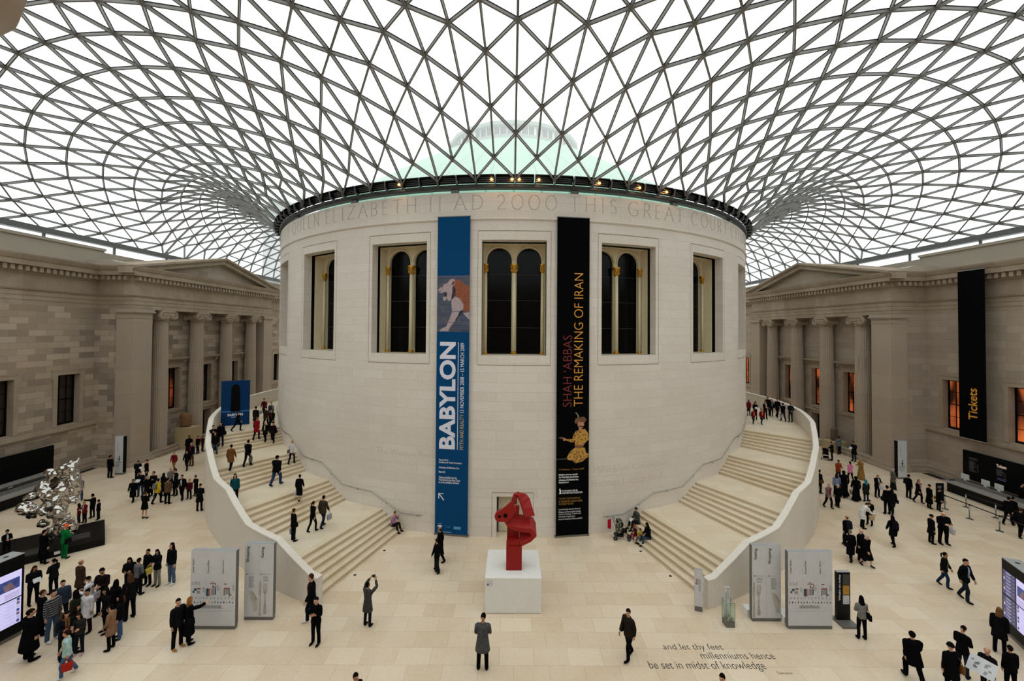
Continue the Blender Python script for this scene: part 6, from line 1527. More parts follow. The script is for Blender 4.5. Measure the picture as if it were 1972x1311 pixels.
def person(x, y, z, h, rz, pose, top, bottom, hair, extras, label, lift=0.0, yaw=None):
    global PID
    PID += 1; rnd = random.Random(PID*7+3)
    kid = 'child' in label; broad = 'broad' in label
    root = empty('person', (x, y, z), rad(rz)); tag(root, label, 'person')
    p = dict(POSE[pose])
    if rnd.random() < .5 and pose in ('walk', 'stand', 'phone', 'run'):
        for a in 'ufts': p[a+'L'], p[a+'R'] = p[a+'R'], p[a+'L']
    if 'talking' in label and pose == 'phone': p['hp'] = 0
    Rm, Q = fk(p, rnd.uniform(-.35, .35) if yaw is None else yaw, kid)
    sc = h/1.76; bw = (1.22 if broad else rnd.uniform(.9, 1.02))*sc
    ex = dict(); items = []
    for e in extras.split(';'):
        if not e: continue
        f = e.split(':'); 
        if len(f) == 3: items.append(f)
        else: ex[f[0]] = f[1] if len(f) > 1 else True
    zs_ = [skin_pts(T['shoe'+k].co, T['shoe'+k].W, Rm, Q)[:, 2].min() for k in 'LR']; zmin = min(zs_)
    S = np.array([bw, bw*.97, sc])
    def place(pt): q = (np.array(pt)-V3(0, 0, zmin))*S; q[2] += lift; return q
    def put(key, name, mats, mi=None):
        t = T[key]; me = t.me.copy(); co = place(skin_pts(t.co, t.W, Rm, Q)); me.vertices.foreach_set('co', co.ravel()); me.materials.clear()
        for m in mats: me.materials.append(m)
        if mi is not None: me.polygons.foreach_set('material_index', mi)
        me.update(); o = bpy.data.objects.new(name, me); COL.objects.link(o); o.parent = root; return o
    skin = SK[1] if hair[:2] in ('gr', 'ba') or 'fair' in label else SK[2] if rnd.random() < .25 else SK[0]
    bk, bc = (bottom.split(':')+[''])[:2] if bottom else ('', '')
    bo = put('slim' if bk in ('tr', 'sk') else 'bare', 'body', [skin, M_eye, M_brow, M_lip], T['body'].mi)
    tk, tcol = top.split(':')
    key = {'jk': 'jacket', 'sw': 'sweater', 'sc': 'short_coat', 'ct': 'long_coat', 'ab': 'robe', 'stripe': 'sweater'}[tk]
    put(key, key, [stripe_mat() if tk == 'stripe' else cloth(tcol)])
    if bk == 'tr': put('trousers', 'trousers', [cloth(bc)])
    elif bk == 'sk': put('skirt', 'skirt', [cloth(bc)]); put('trousers', 'tights', [cloth('141416')]).scale = (1, 1, 1)
    elif bk == 'ls': put('long_skirt', 'long_skirt', [cloth(bc)])
    sm = cloth('c9c9c9') if 'ws' in ex else cloth('9a6a3a') if 'cs' in ex else cloth('b98fa8') if 'ps' in ex else cloth('0e0d0d')
    for k in 'LR': put('shoe'+k, 'shoe', [sm])
    hk, hc = (hair.split(':')+['1a1310'])[:2]
    if hk != 'ba': put('h_'+hk, {'bn': 'knitted_cap', 'cp': 'cap', 'hj': 'headscarf'}.get(hk, 'hair'), [cloth(hc)])
    if 'st' in ex: put('shirt', 'shirt', [cloth(ex['st'])])
    if 'sf' in ex: put('scarf', 'scarf', [cloth(ex['sf'])])
    Mw = Matrix.Translation((x, y, z)) @ Matrix.Rotation(rad(rz), 4, 'Z')
    def hand(k): 
        i = 4 if k == 'L' else 6
        return Vector(place(Rm[i] @ (JR['ha'+k]-JR['el'+k])*.92+Q[i]))
    def thing_at(name, lp, label_, cat, group=None):
        w_ = Mw @ Vector(lp); r = empty(name, w_, rad(rz)); tag(r, label_, cat, group); r.scale = (sc, sc, sc); return r
    for code, col, lab in items:
        m = cloth(col)
        if code == 'bp':
            front = 'chest' in lab; r = thing_at('backpack', place(Q[1]+Rm[1] @ V3(0, 0, -.02)), lab, 'backpack'); bag_backpack(r, m, front)
            r.rotation_euler = (p['lean'], 0, rad(rz))
        elif code == 'sb':
            s = 1 if rnd.random() < .5 else -1; r = thing_at('handbag', place(Q[0]+V3(s*.27, .03, .02)), lab, 'bag'); i = 3 if s > 0 else 5
            b = MB(); b.prism([(-.15, -.12), (.15, -.12), (.13, .12), (-.13, .12)], lambda q: (-.05, q[0], q[1]), lambda q: (.05, q[0], q[1])); firm(b, 'pouch', m, r)
            sp_ = (Vector(place(Q[1]+Rm[1] @ (V3(s*.13, 0, 1.455)-JR['waist'])))-Vector(place(Q[0]+V3(s*.27, .03, .02))))/sc
            MB().tube([(0, -.1, .1), (sp_.x*.6, -.11, sp_.z*.6), sp_, (sp_.x*.6, .11, sp_.z*.6), (0, .1, .1)], .01, 6).build('strap', m, r, True)
        elif code in ('tb', 'tc'):
            k = 'R' if rnd.random() < .5 else 'L'; hp_ = hand(k); r = thing_at('carrier_bag' if code == 'tb' else 'carried_coat', hp_, lab, 'bag' if code == 'tb' else 'coat')
            if code == 'tb':
                b = MB(); b.prism([(-.14, -.45), (.14, -.45), (.17, -.15), (-.17, -.15)], lambda q: (-.05, q[0], q[1]), lambda q: (.05, q[0], q[1])); firm(b, 'sack', m, r)
                for sx_ in (-.03, .03): MB().tube([(sx_, -.1, -.16), (sx_, -.04, -.03), (sx_*.3, 0, .0), (sx_, .04, -.03), (sx_, .1, -.16)], .007, 5).build('handle', m, r, True)
            else:
                b = MB(); rings(b, [(0, 0, -.6, .2, .07), (0.02, 0, -.4, .19, .08), (0, 0, -.15, .13, .09), (0, 0, .02, .06, .08), (0, 0, .06, .03, .05)], 12); soft(b, 'folds', m, r, 1)
    if 'mp' in ex or 'MP' in ex:
        a = (hand('L')+hand('R'))/2; big = 'MP' in ex; r = thing_at('leaflet' if not big else 'open_map', a+Vector((0, -.02, .03)), 'white paper held by the '+' '.join(label.split()[:9]).rstrip(','), 'paper')
        w2, h2 = (.34, .26) if big else (.13, .1)
        b = MB(); Mx = Matrix.Rotation(rad(-40), 4, 'X')
        for s in (-1, 1): b.add([Mx @ Vector(v) for v in ((0, 0, -h2), (s*w2, .04, -h2), (s*w2, .04, h2), (0, 0, h2))], ((0, 1, 2, 3),)); b.add([Mx @ Vector((v[0], v[1]-.003, v[2])) for v in ((0, 0, -h2), (s*w2, .04, -h2), (s*w2, .04, h2), (0, 0, h2))], ((3, 2, 1, 0),))
        b.build('sheet', mat('paper_white', 'c9c9cc', .7, var=.04), r)
        if big:
            b = MB()
            for i in range(14):
                s = rnd.choice((-1, 1)); u0 = rnd.uniform(.05, .24); v0 = rnd.uniform(-.2, .16); b.add([Mx @ Vector((s*u, u*.12-.007, v)) for u, v in ((u0, v0), (u0+.07, v0), (u0+.07, v0+.06), (u0, v0+.06))], ((0, 1, 2, 3),))
            split_build(b, 'map_print', M_greyp, r)
    if pose == 'photo':
        a = (hand('L')+hand('R'))/2; r = thing_at('camera_body', a, 'small dark camera raised by the person in the grey coat', 'camera'); MB().box((-.06, -.03, -.04), (.06, .03, .04)).build('casing', M_ink, r); MB().lathe([(.03, 0), (.028, .05)], (0, 0, 0), 14, M=Matrix.Rotation(rad(90), 4, 'X') @ Matrix.Translation((0, 0, .03))).build('lens', M_black, r)
    if pose == 'phone' and ('phone' in label):
        a = hand('R') if p['uR'][1] > .3 else hand('L'); r = thing_at('phone', a, 'small dark phone at the ear of the tan coat', 'phone'); MB().box((-.01, -.025, -.06), (.01, .025, .06)).build('casing', M_ink, r)
    return root
PEOPLE = """-23.83,-16.70,0.00,1.44|10|walk|ct:0d0d0f|tr:0c0c0e|sh:120e0c||person in a long black coat walking at the left front of the left crowd
-26.63,-13.15,0.00,1.51|75|hold|jk:121215|tr:101013|sh:15100d|bp:17181b:black backpack worn by the person reading near the left totem;mp|person with a black backpack reading a paper near the left totem
-25.96,-13.20,0.00,1.60|-40|stand|jk:0f0f11|tr:0e0e10|sh:15100d|sf:6d1a1e|person in black with a red scarf beside the one reading near the left totem
-24.16,-15.78,0.00,1.65|15|hold|jk:151518|tr:2c3a52|sh:1c1512|mp|person in jeans and black jacket holding a white leaflet in the left crowd
-23.49,-16.03,0.00,1.43|5|stand|ct:0c0c0e|tr:0c0c0e|gr:9a9692||grey haired bearded person in a long black coat in the left crowd
-21.12,-19.01,0.00,1.55|178|fold|sc:0e0e11|bt:4a2d22|sh:3b1f14||brown haired person with bare legs in a short black coat, nearest in the left crowd
-23.41,-15.66,0.00,1.59|0|fold|sw:0f0f11|tr:0d0d0f|sh:1a1310||person in a black sweater with folded arms behind the yellow jacket in the left crowd
-22.11,-16.92,0.00,1.56|165|walk|jk:c9a81e|tr:0f0f12|sh:17110e|bp:6a6c66:grey backpack on the yellow jacket in the left crowd|person in a yellow jacket with a grey backpack, back turned, in the left crowd
-22.69,-15.76,0.00,1.52|170|stand|jk:0f0f11|tr:0e0e10|lg:0f0c0b||person with long black hair, back turned, beside the pale shirt in the left crowd
-23.30,-14.43,0.00,1.45|80|stand|jk:77746c|tr:2a2a2c|bd:6e5a48||balding person in a grey jacket at the back of the left crowd
-22.05,-15.59,0.00,1.74|-20|phone|jk:101013|tr:121216|sh:120e0c|st:b9c0d0|person in a dark jacket and pale shirt touching the mouth in the left crowd
-21.46,-16.96,0.00,1.62|172|stand|jk:5c4430|tr:0d0d0f|sh:17110e|sb:111113:black shoulder bag on the brown leather jacket in the left crowd|person in a brown leather jacket with a black bag, back turned, left crowd
-21.02,-16.36,0.00,1.63|10|walk|jk:0f0f11|tr:0d0d0f|sh:35251a|st:b0aca6|person in a black jacket and white collar walking at the right of the left crowd
-20.71,-16.15,0.00,1.26|8|stand|sw:431419|tr:0e0e10|sh:b08a50||fair haired child in a burgundy sweater in the left crowd
-20.68,-15.62,0.00,1.33|-15|hold|sw:0f0f11|tr:0d0d0f|sh:1b1411||child in black beside the fair haired child in burgundy
-18.73,-17.97,0.00,1.64|-165|hold|sc:121214|tr:0e0e10|sh:1d1613||person in a black hooded jacket, back turned, close to the left balustrade
-25.86,-10.85,0.00,1.49|0|walk|jk:7a1c20|tr:7a5c3c|bd:8a6a55|st:2a2a2e|bald person in a red jacket and tan trousers walking toward the left crowd
-25.01,-10.69,0.00,1.55|5|walk|jk:0f0f11|tr:0f0f12|sh:201814||person in a black jacket walking beside the red jacket near the left balustrade
-25.51,-9.54,0.00,1.86|-10|stand|jk:12141d|tr:4a3626|bd:7a5c48|sf:6a2026|person in a navy jacket and brown trousers behind the pair walking by the left balustrade
-27.50,-7.17,0.00,1.82|15|stand|ab:0d0d0f||hj:0d0d0f||person in a black headscarf and robe beside the tall stone block, left portico
-27.49,-6.16,0.00,1.53|-20|stand|jk:0e0e11|tr:0d0d0f|sh:15100d||person in black standing right of the stone block in the left portico
-27.52,-5.53,0.00,1.42|150|stand|jk:2a2026|tr:17171b|sh:1a1411|bp:8a2034:red backpack by the left balustrade|person with a red backpack partly hidden by the left balustrade
-29.28,-12.41,0.00,1.65|170|stand|jk:0c0c0e|tr:0b0b0d|sh:120e0c||person in a black suit, back turned, beside the left totem sign
-24.19,-19.70,0.00,1.10|-60|stand|sw:5e161b|tr:17171b|lg:15100d||child in a red sweater nearest the mirror rock sculpture
-23.99,-19.58,0.00,1.20|-10|hold|jk:6a1a1f|tr:15151a|sh:a5743f|st:b9bcc2|fair haired child in a red blazer and white shirt beside the rock sculpture
-24.16,-18.96,0.00,1.35|-90|point|jk:0c0c0e|tr:0b0b0d|sh:120e0c||tall person in black pointing behind the children at the rock sculpture
-23.58,-19.20,0.00,1.12|-70|stand|jk:0e0e10|tr:0d0d0f|sh:1a1411||child in a black suit at the right end of the low black plinth
-24.10,-23.19,0.00,1.28|70|hold|jk:0f0f11|tr:0d0d0f|sh:120e0c|st:b5b5bb|child in a black blazer leaning over the far side of the low black plinth
-27.14,-16.77,0.00,1.59|-150|walk|jk:4b4e55|tr:2b3a55|sh:1a1411||person in a grey jacket and jeans behind the mirror rock sculpture
-21.21,-23.32,0.00,1.61|170|hold|jk:0f6b33|tr:0d5c2c|cp:e0562a|sb:101012:black shoulder bag on the green tracksuit|person in a green tracksuit and orange cap, back turned, at the rock sculpture
-21.69,-23.79,0.00,1.57|170|stand|ct:09090b|tr:09090b|sh:0d0b0a||person in a long black coat, back turned, before the low black plinth
-18.94,-26.68,0.00,1.53|65|hold|jk:131316|tr:0f0f12|lg:241812|mp|person with long dark hair holding a booklet beside the left screen
-18.90,-25.97,0.00,1.42|-95|fold|jk:141416|tr:0f0f12|pt:15100d|st:b9b8bc|person in a black hooded jacket and white hem, in profile, lower left crowd
-17.38,-26.40,0.00,1.61|165|stand|sc:3a2a20|tr:1c1714|bd:8f6a54||bald person in a brown jacket, back turned, at the back of the lower left crowd
-15.98,-27.45,0.00,1.58|-75|hold|jk:c9c8cb|tr:77746e|sh:15100d||person in a white puffer jacket and grey trousers, in profile, lower left crowd
-15.69,-27.25,0.00,1.80|8|hold|sw:1c1214|tr:0d0d0f|sh:100d0b|tb:8a8088:pale patterned bag held by the person in the red striped black sweater|person in a black sweater with red shoulders holding a pale bag, lower left crowd
-16.68,-27.75,0.00,1.59|55|stand|jk:2c3642|tr:17171b|sh:15100d||person in a slate blue jacket at the middle of the lower left crowd
-16.11,-28.63,0.00,1.77|80|stand|stripe:1b1b1e|tr:3d5068|sh:1a1411|tc:5b4a2c:olive coat carried by the person in the striped sweater;ws|person in a black and white striped sweater carrying an olive coat
-16.77,-28.36,0.00,1.59|150|stand|ct:0c0c0e|tr:0c0c0e|sh:3a261a||person in a long black coat between the left screen and the striped sweater
-15.90,-29.52,0.00,1.67|160|stand|ct:0a0a0c|tr:0a0a0c|sh:17120f||broad person in a long black coat, back turned, nearest the left screen
-15.59,-28.35,0.00,1.59|-80|stand|jk:22251d|tr:141416|lg:0f0c0b||black haired person in a dark green jacket in the middle of the lower left crowd
-15.33,-28.20,0.00,1.54|0|stand|sc:c8c4c6|tr:231114|bu:120e0c||person in a white jacket with hair in a bun looking down, lower left crowd
-14.80,-29.44,0.00,1.59|60|hold|jk:17171b|tr:141417|lg:17110e|sf:6a4c2c|person with a brown fur collar in front of the striped sweater
-14.54,-29.26,0.00,1.42|20|hold|sw:2b2826|tr:17191f|lg:2a1a13|ps|person in a black and white patterned top and pink shoes, lower left crowd
-14.01,-30.16,0.00,1.45|-50|walk|jk:9fbdb9|tr:44587a|sh:2b160f|tb:a02a20:red and black bag held by the person in the pale teal jacket;ws;st:b58a52|person in a pale teal jacket and jeans walking at the lower left corner
-13.69,-29.02,0.00,1.51|-80|phone|sc:80604a|tr:0d0d0f|sh:120e0c||person in a tan coat talking on a phone, right of the lower left crowd
-13.87,-28.50,0.00,1.51|-60|stand|jk:101013|tr:3f5878|lg:110d0c||person in a black top, jeans and black boots behind the tan coat
-14.81,-27.65,0.00,1.56|170|stand|jk:0e0e10|tr:0d0d0f|lg:0f0c0b|sb:0d0d0f:black shoulder bag behind the tan coat group|person with long black hair and a shoulder bag, right part of the lower left crowd
-14.64,-28.20,0.00,1.59|-30|phone|jk:121214|tr:0f0f12|lg:110d0c||person in black touching the face beside the striped red sweater
-14.40,-27.51,0.00,1.72|-110|stand|jk:111113|tr:0f0f12|lg:4a3020|sb:4a2a20:brown handbag of the person with long brown hair|person with long brown hair in black leaning away, right of the lower left crowd
-15.81,-25.94,0.00,1.50|25|hold|jk:121215|tr:0d0d0f|lg:110d0c||person in black, first in the line of five behind the lower left crowd
-15.36,-26.04,0.00,1.50|170|stand|sw:5f6064|tr:111114|sh:110d0c|sb:0f0f11:black bag on the grey sweater|person in a grey sweater with a black bag, second in the line of five
-15.56,-25.35,0.00,1.52|-15|stand|jk:0f0f12|tr:0d0d0f|sh:17110e||person in a black shirt third in the line of five behind the lower left crowd
-15.11,-25.41,0.00,1.57|-10|hold|jk:111114|tr:7c766c|lg:15100d|tb:b9a44a:yellow and white bag held before the black jacket|person with a yellow bag and pale trousers fourth in the line of five
-14.61,-25.27,0.00,1.76|-15|stand|sw:0f0f12|tr:46566e|lg:17110e|ws|person in a black hoodie, jeans and white trainers, last in the line of five
-14.76,-29.17,0.00,1.59|150|stand|jk:0f0f11|tr:0e0e10|lg:1c1310||person with long dark hair, back turned, in the thick of the lower left crowd
-11.49,-28.95,0.00,1.69|70|stand|jk:121215|tr:0d0d0f|sh:15100d|cs|person in a black jacket and tan shoes looking at the left floor plan sign
-11.25,-28.75,0.00,1.62|140|pointR|ct:0d0d0f|tr:0c0c0e|lg:8a5a30|sb:0e0e10:large black bag hanging from the fair haired person at the floor plan|fair haired person in a black coat pointing at the left floor plan sign
-7.49,-27.71,0.00,1.86|-65|walk|jk:0f0f12|tr:12131a|sh:3b2418|ws;st:a01f24|person in a black jacket and red shirt striding past the left staircase end
-6.87,-28.72,0.00,1.62|-12|fold|jk:0b0b0d|tr:0b0b0d|sh:15100d||person in a black suit with folded arms before the left staircase end
-5.37,-27.82,0.00,1.62|160|photo|sc:3b3a39|tr:17171b|sh:110d0c||person in a grey coat raising a camera, back turned, left of the white plinth
-4.27,-32.12,0.00,1.72|60|stand|jk:111114|tr:0d0d0f|sh:15100d||head of a person at the bottom edge left of the middle
5.62,-32.08,0.00,1.71|-30|stand|jk:111114|tr:0d0d0f|sh:110d0c||head of a person at the bottom edge below the floor verse
-3.43,-23.40,0.00,1.63|-100|walk|ct:0c0c0e|tr:0c0c0e|bd:2a1c14||tall person in a long black coat walking left of the white plinth
-3.43,-24.30,0.00,1.51|-120|walk|jk:0e0e11|ls:17171b|sh:2a1c14||person in black with a long skirt walking left of the white plinth
-1.00,-29.81,0.00,1.78|178|hold|sc:4a4a4c|tr:0d0d0f|sh:110d0c||person in a grey coat, back turned, looking up at the red sculpture
3.85,-29.33,0.00,1.67|-60|walk|jk:241f1a|tr:0d0d0f|sh:201612|sb:0e0e10:black bag worn by the person walking right of the white plinth|person in a dark jacket walking left, right of the white plinth
-10.36,-23.41,0.93,1.53|140|stand|jk:101013|tr:0d0d0f|bu:3b2216|sb:0f0f11:black shoulder bag on the first landing of the left staircase;tb:8d8a92:white carrier bag on the first landing of the left staircase|person in black with one white bag on the first landing, left staircase
-9.88,-22.49,0.93,1.51|150|walk|jk:0e0e11|tr:0d0d0f|pt:2a1a12||person in black walking up, left one of the pair on the first landing, left staircase
-9.58,-22.02,0.93,1.61|160|walk|jk:3a3226|tr:1c2230|sh:17110e|tb:9a97a0:grey carrier bag of the person in the olive jacket|person in an olive jacket, right one of the pair, first landing, left staircase
-11.67,-20.23,1.55,1.43|175|walk|ct:0d0d0f|bt:0d0d0f|bu:110d0c|tb:b5b3b8:white carrier bag on the second flight of the left staircase|person in a long black coat with hair up climbing the second flight, left staircase
-13.71,-18.80,1.86,1.73|172|walk|jk:0f1013|tr:26365a|sh:110d0c||broad person in a black jacket and jeans climbing onto the second landing, left staircase
-14.07,-16.37,2.33,1.50|172|walk|sw:bdb9bc|tr:101013|bu:b08850|sb:6a5240:brown handbag of the fair haired person at the handrail|fair haired person in white holding the handrail, left staircase
-14.37,-21.52,1.86,1.59|20|stand|sw:15444f|tr:0f0f12|lg:110d0c||person with curly black hair and a teal top behind the left balustrade
-16.39,-18.77,2.64,1.56|178|walk|sc:6b4426|tr:101013|sh:1a1310|ws|person in a tan brown coat climbing the third flight, left staircase
-15.96,-17.86,2.64,1.60|178|walk|jk:0d0d10|tr:0c0c0e|sh:110d0c|tb:5f5c52:patterned bag carried up the third flight, left staircase|person in black with a patterned bag beside the tan brown coat, left staircase
-17.68,-14.10,3.25,1.60|178|walk|sc:7c141c|tr:0e0e10|sh:5a3a26||person in a red coat climbing the top flight, left staircase
-17.16,-13.97,3.10,1.41|5|walk|sc:0d0d10|tr:0c0c0e|bd:7a5a48|st:b0a06a|person with a pale yellow shirt coming down the top flight, left staircase
-16.79,-13.68,2.94,1.47|12|walk|jk:1c1013|tr:0e0e10|sh:2a1c14|sb:140d10:dark handbag on the top flight of the left staircase|person in dark plum beside the pale yellow shirt coming down, left staircase
-18.65,-12.60,3.72,1.59|178|stand|sc:1a1816|tr:141416|sh:110d0c||person in a charcoal coat, back turned, above the red coat, left staircase
-17.79,-12.79,3.72,1.59|0|walk|jk:2f2216|tr:0e0e10|sh:17110e||person in an olive brown jacket walking on the top landing, left staircase
-17.37,-12.79,3.56,1.59|5|walk|jk:0f0f12|tr:0d0d0f|lg:110d0c|st:571a1c|person in black with a red top walking on the top landing, left staircase
-20.18,-8.90,3.72,1.59|0|walk|sw:4a1218|tr:16161a|sh:201612|tb:a3a6ae:white bag carried by the person in burgundy, top landing|person in burgundy carrying a white bag, farthest on the top landing, left staircase
-18.61,-10.68,3.72,1.59|5|stand|sw:7b7c80|tr:4d4f55|sh:8a5f36|bp:2a2c33:dark backpack worn on the chest, top landing of the left staircase|fair haired person in grey beside burgundy, top landing, left staircase
-19.37,-13.55,3.72,1.42|100|run|jk:10121a|tr:0d0d0f|sh:110d0c||person in dark clothes striding past the blue display board, left staircase
-19.04,-15.74,3.25,1.59|15|stand|jk:0d0d10|tr:141820|lg:110d0c|sb:0e0e10:black bag of the person talking at the balustrade|person in black talking beside the left balustrade, right one of the three
-19.26,-16.15,3.10,1.63|60|pointR|jk:0e0e10|tr:101013|sh:110d0c||person stretching an arm along the left balustrade, left one of the three
-18.90,-16.47,2.94,1.44|40|stand|jk:111113|tr:3b4a5a|sh:1a1310||person in black and jeans at the left balustrade, nearest one of the three
19.00,-10.09,3.72,1.20|0|walk|jk:6a141a|sk:3a3a3d|pt:8a5c3a|st:c26a6a|child in red blazer and grey skirt, left one of the two on the right staircase
19.59,-10.21,3.72,1.24|5|walk|jk:6a141a|sk:3a3a3d|pt:8a5c3a|st:c26a6a|child in red blazer and grey skirt, right one of the two on the right staircase
20.06,-8.49,3.72,1.50|-10|hold|jk:0d0d10|tr:0d0d0f|lg:0f0c0b|mp|person in black reading, behind the children in red blazers
20.54,-6.68,3.72,1.39|0|stand|jk:5c161c|sk:1b1b1e|lg:1c1310||person in a dark red jacket farthest left on the right landing
21.08,-8.19,3.72,1.54|0|hold|jk:1d1a17|tr:0e0e10|lg:6a4026|sf:b3afb0|person with a white scarf holding a paper on the right landing
22.26,-6.57,3.72,1.65|-15|stand|jk:0c0c0e|tr:0c0c0e|sh:0f0c0b||tall person in black behind the white scarf on the right landing
22.36,-6.93,3.72,1.47|0|stand|jk:101013|tr:0d0d0f|lg:0f0c0b|st:8a8a90|person in black with a pale shirt, middle of the right landing
22.33,-7.79,3.72,1.70|10|walk|jk:0d0d10|tr:0c0c0e|sh:1a1310|ws|person in a black tracksuit and white trainers walking on the right landing
22.02,-9.03,3.72,1.51|178|walk|jk:0e0e11|tr:0c0c0e|sh:0f0c0b|tb:9a9a9f:white carrier bag on the right landing|person in a black hooded jacket, back turned, with a white bag, right landing
22.44,-9.33,3.72,1.60|175|behind|jk:15171d|tr:2c2a22|bd:6a5446||old person with hands clasped behind the back at the right balustrade
27.46,-7.07,0.00,1.63|-130|hold|jk:0f0f11|tr:14161c|sh:110d0c||person in black pushing a pushchair in the right portico
29.55,-5.19,0.00,1.62|-160|phone|jk:5f6f76|tr:1a1a1d|sh:15100d||person in a grey blue jacket, back turned, photographing at the low stone block
29.23,-7.23,0.00,1.71|-80|hold|sc:101013|tr:1d2836|sh:15100d|mp|person in a black jacket and jeans reading beside the right portico column
24.09,-12.16,0.00,1.59|5|hold|jk:8a3a1c|tr:1e2430|sh:0f0c0b||person in an orange jacket folding something in the right crowd
24.96,-12.19,0.00,1.47|172|walk|jk:d0759a|tr:0d0d0f|pt:0f0c0b||person in a bright pink jacket with black hair, back turned, right crowd
26.14,-11.71,0.00,1.55|-100|hold|ab:8d6a38||hj:a98a58||person in a long tan robe and pale headscarf in the right crowd
21.64,-15.21,0.00,1.59|160|stand|sw:76819c|tr:15161a|lg:2a1a12|sb:17181c:dark bag on the light blue shirt in the right crowd|person in a light blue shirt with dark hair, back turned, right crowd
22.17,-15.16,0.00,1.75|175|walk|ab:0c0c0e||hj:0c0c0e||person in a black robe and headscarf left of the other black robe, right crowd
19.77,-16.97,0.00,1.54|10|walk|jk:6f5a5c|tr:0f0f12|gr:a8a29c|st:7a1820|grey haired person in a mauve jacket and red top, front of the right crowd
20.52,-16.74,0.00,1.40|5|walk|ct:0d0d0f|ls:0d0d0f|gr:aaa49e||grey haired person in a long black coat beside the mauve jacket, right crowd
22.45,-15.81,0.00,1.59|170|walk|ab:0b0b0d||hj:0b0b0d|tb:8f8a80:pale carrier bag beside the black robe, right crowd|person in a black robe and headscarf carrying a pale bag, back turned, right crowd
22.99,-15.94,0.00,1.43|178|stand|sc:1b211b|tr:1d2733|hj:2a7a86||person in a teal headscarf and dark green jacket, back turned, right crowd
24.37,-15.19,0.00,1.55|5|hold|jk:0e0e11|tr:0d0d0f|bd:7a5e4c|st:b3aeb2;tb:c4c1c6:white carrier bag of the bald person in the right crowd|bald person with a white shirt and bag in the middle of the right crowd
22.67,-17.86,0.00,1.75|170|stand|sw:0d0d0f|tr:0c0c0e|sh:0f0c0b|sb:101012:round black bag on the back of the pair walking away, right crowd|person in a black sweater, back turned, left one of the linked pair, right crowd
22.93,-17.91,0.00,1.55|165|walk|jk:0f0f11|sk:17171a|lg:1a1310|sb:121214:black handbag of the right one of the linked pair|person in a black skirt and brown boots, right one of the linked pair, right crowd
26.76,-13.71,0.00,1.46|80|stand|sc:55524a|ls:1b1a19|gr:aaa59e||white haired person in a grey jacket beside the right totem sign
26.33,-15.34,0.00,1.59|90|stand|jk:0e0e10|tr:0c0c0e|sh:0f0c0b|bp:0f0f11:black backpack beside the right totem sign|person in black with a backpack, in profile, right of the right totem sign
26.25,-16.10,0.00,1.53|10|walk|sc:0f0f12|tr:0d0d0f|lg:6a4422|sf:b57f86|person in a black coat with a pink scarf near the queue barrier
26.12,-16.95,0.00,1.50|80|stand|ct:0b0b0d|tr:0b0b0d|bn:15151a||person in a black coat and cap waiting left of the queue barrier
26.36,-17.30,0.00,1.39|75|stand|sc:0c0c0e|tr:0b0b0d|sh:0f0c0b|sb:8a6420:mustard yellow handbag at the queue barrier|person in black with a mustard bag beside the queue barrier
21.01,-14.49,0.00,1.59|90|stand|jk:101012|tr:0d0d0f|sh:15100d|sb:5a3a22:brown bag behind the right balustrade|person in black with a brown bag half hidden by the right balustrade
19.63,-19.70,0.00,1.60|80|bow|sc:cfccc9|tr:0f0f12|sh:3b2418|tb:b39c7c:tan paper bag held by the person in the white jacket|person in a white jacket bending forward with a tan bag, right side
20.38,-19.31,0.00,1.46|-60|hold|sc:0d0d10|tr:0c0c0e|sh:0f0c0b|mp|person in black helping the one in the white jacket, right side
17.16,-21.77,0.00,1.58|170|walk|jk:0e0e11|tr:0d0d0f|bd:7a5a48|bp:1a1c22:dark backpack on the balding person, right side|balding person with a dark backpack, back turned, right side
16.21,-23.17,0.00,1.50|172|walk|ct:0d0d0f|tr:0d0d0f|gr:6a6460|sb:101012:black bag swinging from the long coat, right side|grey haired person in a long black coat, back turned, right of the right staircase
16.75,-23.10,0.00,1.52|20|stand|ct:0c0c0e|tr:0c0c0e|ba:8a6a58||bald person in a long black coat beside an elderly one, right side
16.61,-23.62,0.00,1.50|15|walk|ct:0c0c0e|bt:1a1512|gr:aaa59e||white haired person in a black coat and brown shoes, right side
19.57,-21.70,0.00,1.56|175|walk|sc:0d0d10|tr:0c0c0e|lg:0f0c0b|bp:131318:black backpack of the person alone in the middle of the right floor|person with long black hair and a backpack walking away alone, right floor
21.85,-21.39,0.00,1.51|75|stand|sc:0e0e10|tr:0d0d0f|bn:131316||person in a black knitted hat and jacket facing the grey haired one, right floor
22.44,-21.43,0.00,1.70|-10|hold|jk:0d0d0f|tr:0c0c0e|ba:8f7264|tb:b5b3b8:white bag held by the bald person, right floor|bald broad person in a black jacket holding a white bag, right floor
18.65,-25.20,0.00,1.50|35|walk|jk:121215|tr:1d2c48|pt:15100d|st:5d7a4a|person in a black jacket and green top walking, left one of the pair, right floor
18.53,-26.15,0.00,1.73|15|walk|jk:0e0e11|tr:1c212c|sh:15100d|st:8a94a8|person in a black sweater and jeans walking, right one of the pair, right floor
12.46,-28.36,0.00,1.54|170|fold|sw:75746f|tr:0f0f12|lg:0d0b0a|sb:0f0f11:black bag on the grey sweater beside the events totem|person in a grey sweater with a black bag, back turned, beside the events totem
12.59,-30.17,0.00,1.52|165|walk|sc:0b0b0d|tr:0b0b0d|sh:0f0c0b||broad person in a black coat walking away, lower right
14.34,-30.00,0.00,1.62|110|hold|jk:0d0d10|tr:1c2434|sh:15100d||person in a black jacket and jeans stepping right behind the open map, lower right
13.22,-30.73,0.00,1.59|175|stand|sc:0c0c0e|tr:0b0b0d|bn:0d0d0f|sb:6a4420:brown handbag at the lower right|person in a black hat and coat with a brown bag, lower right
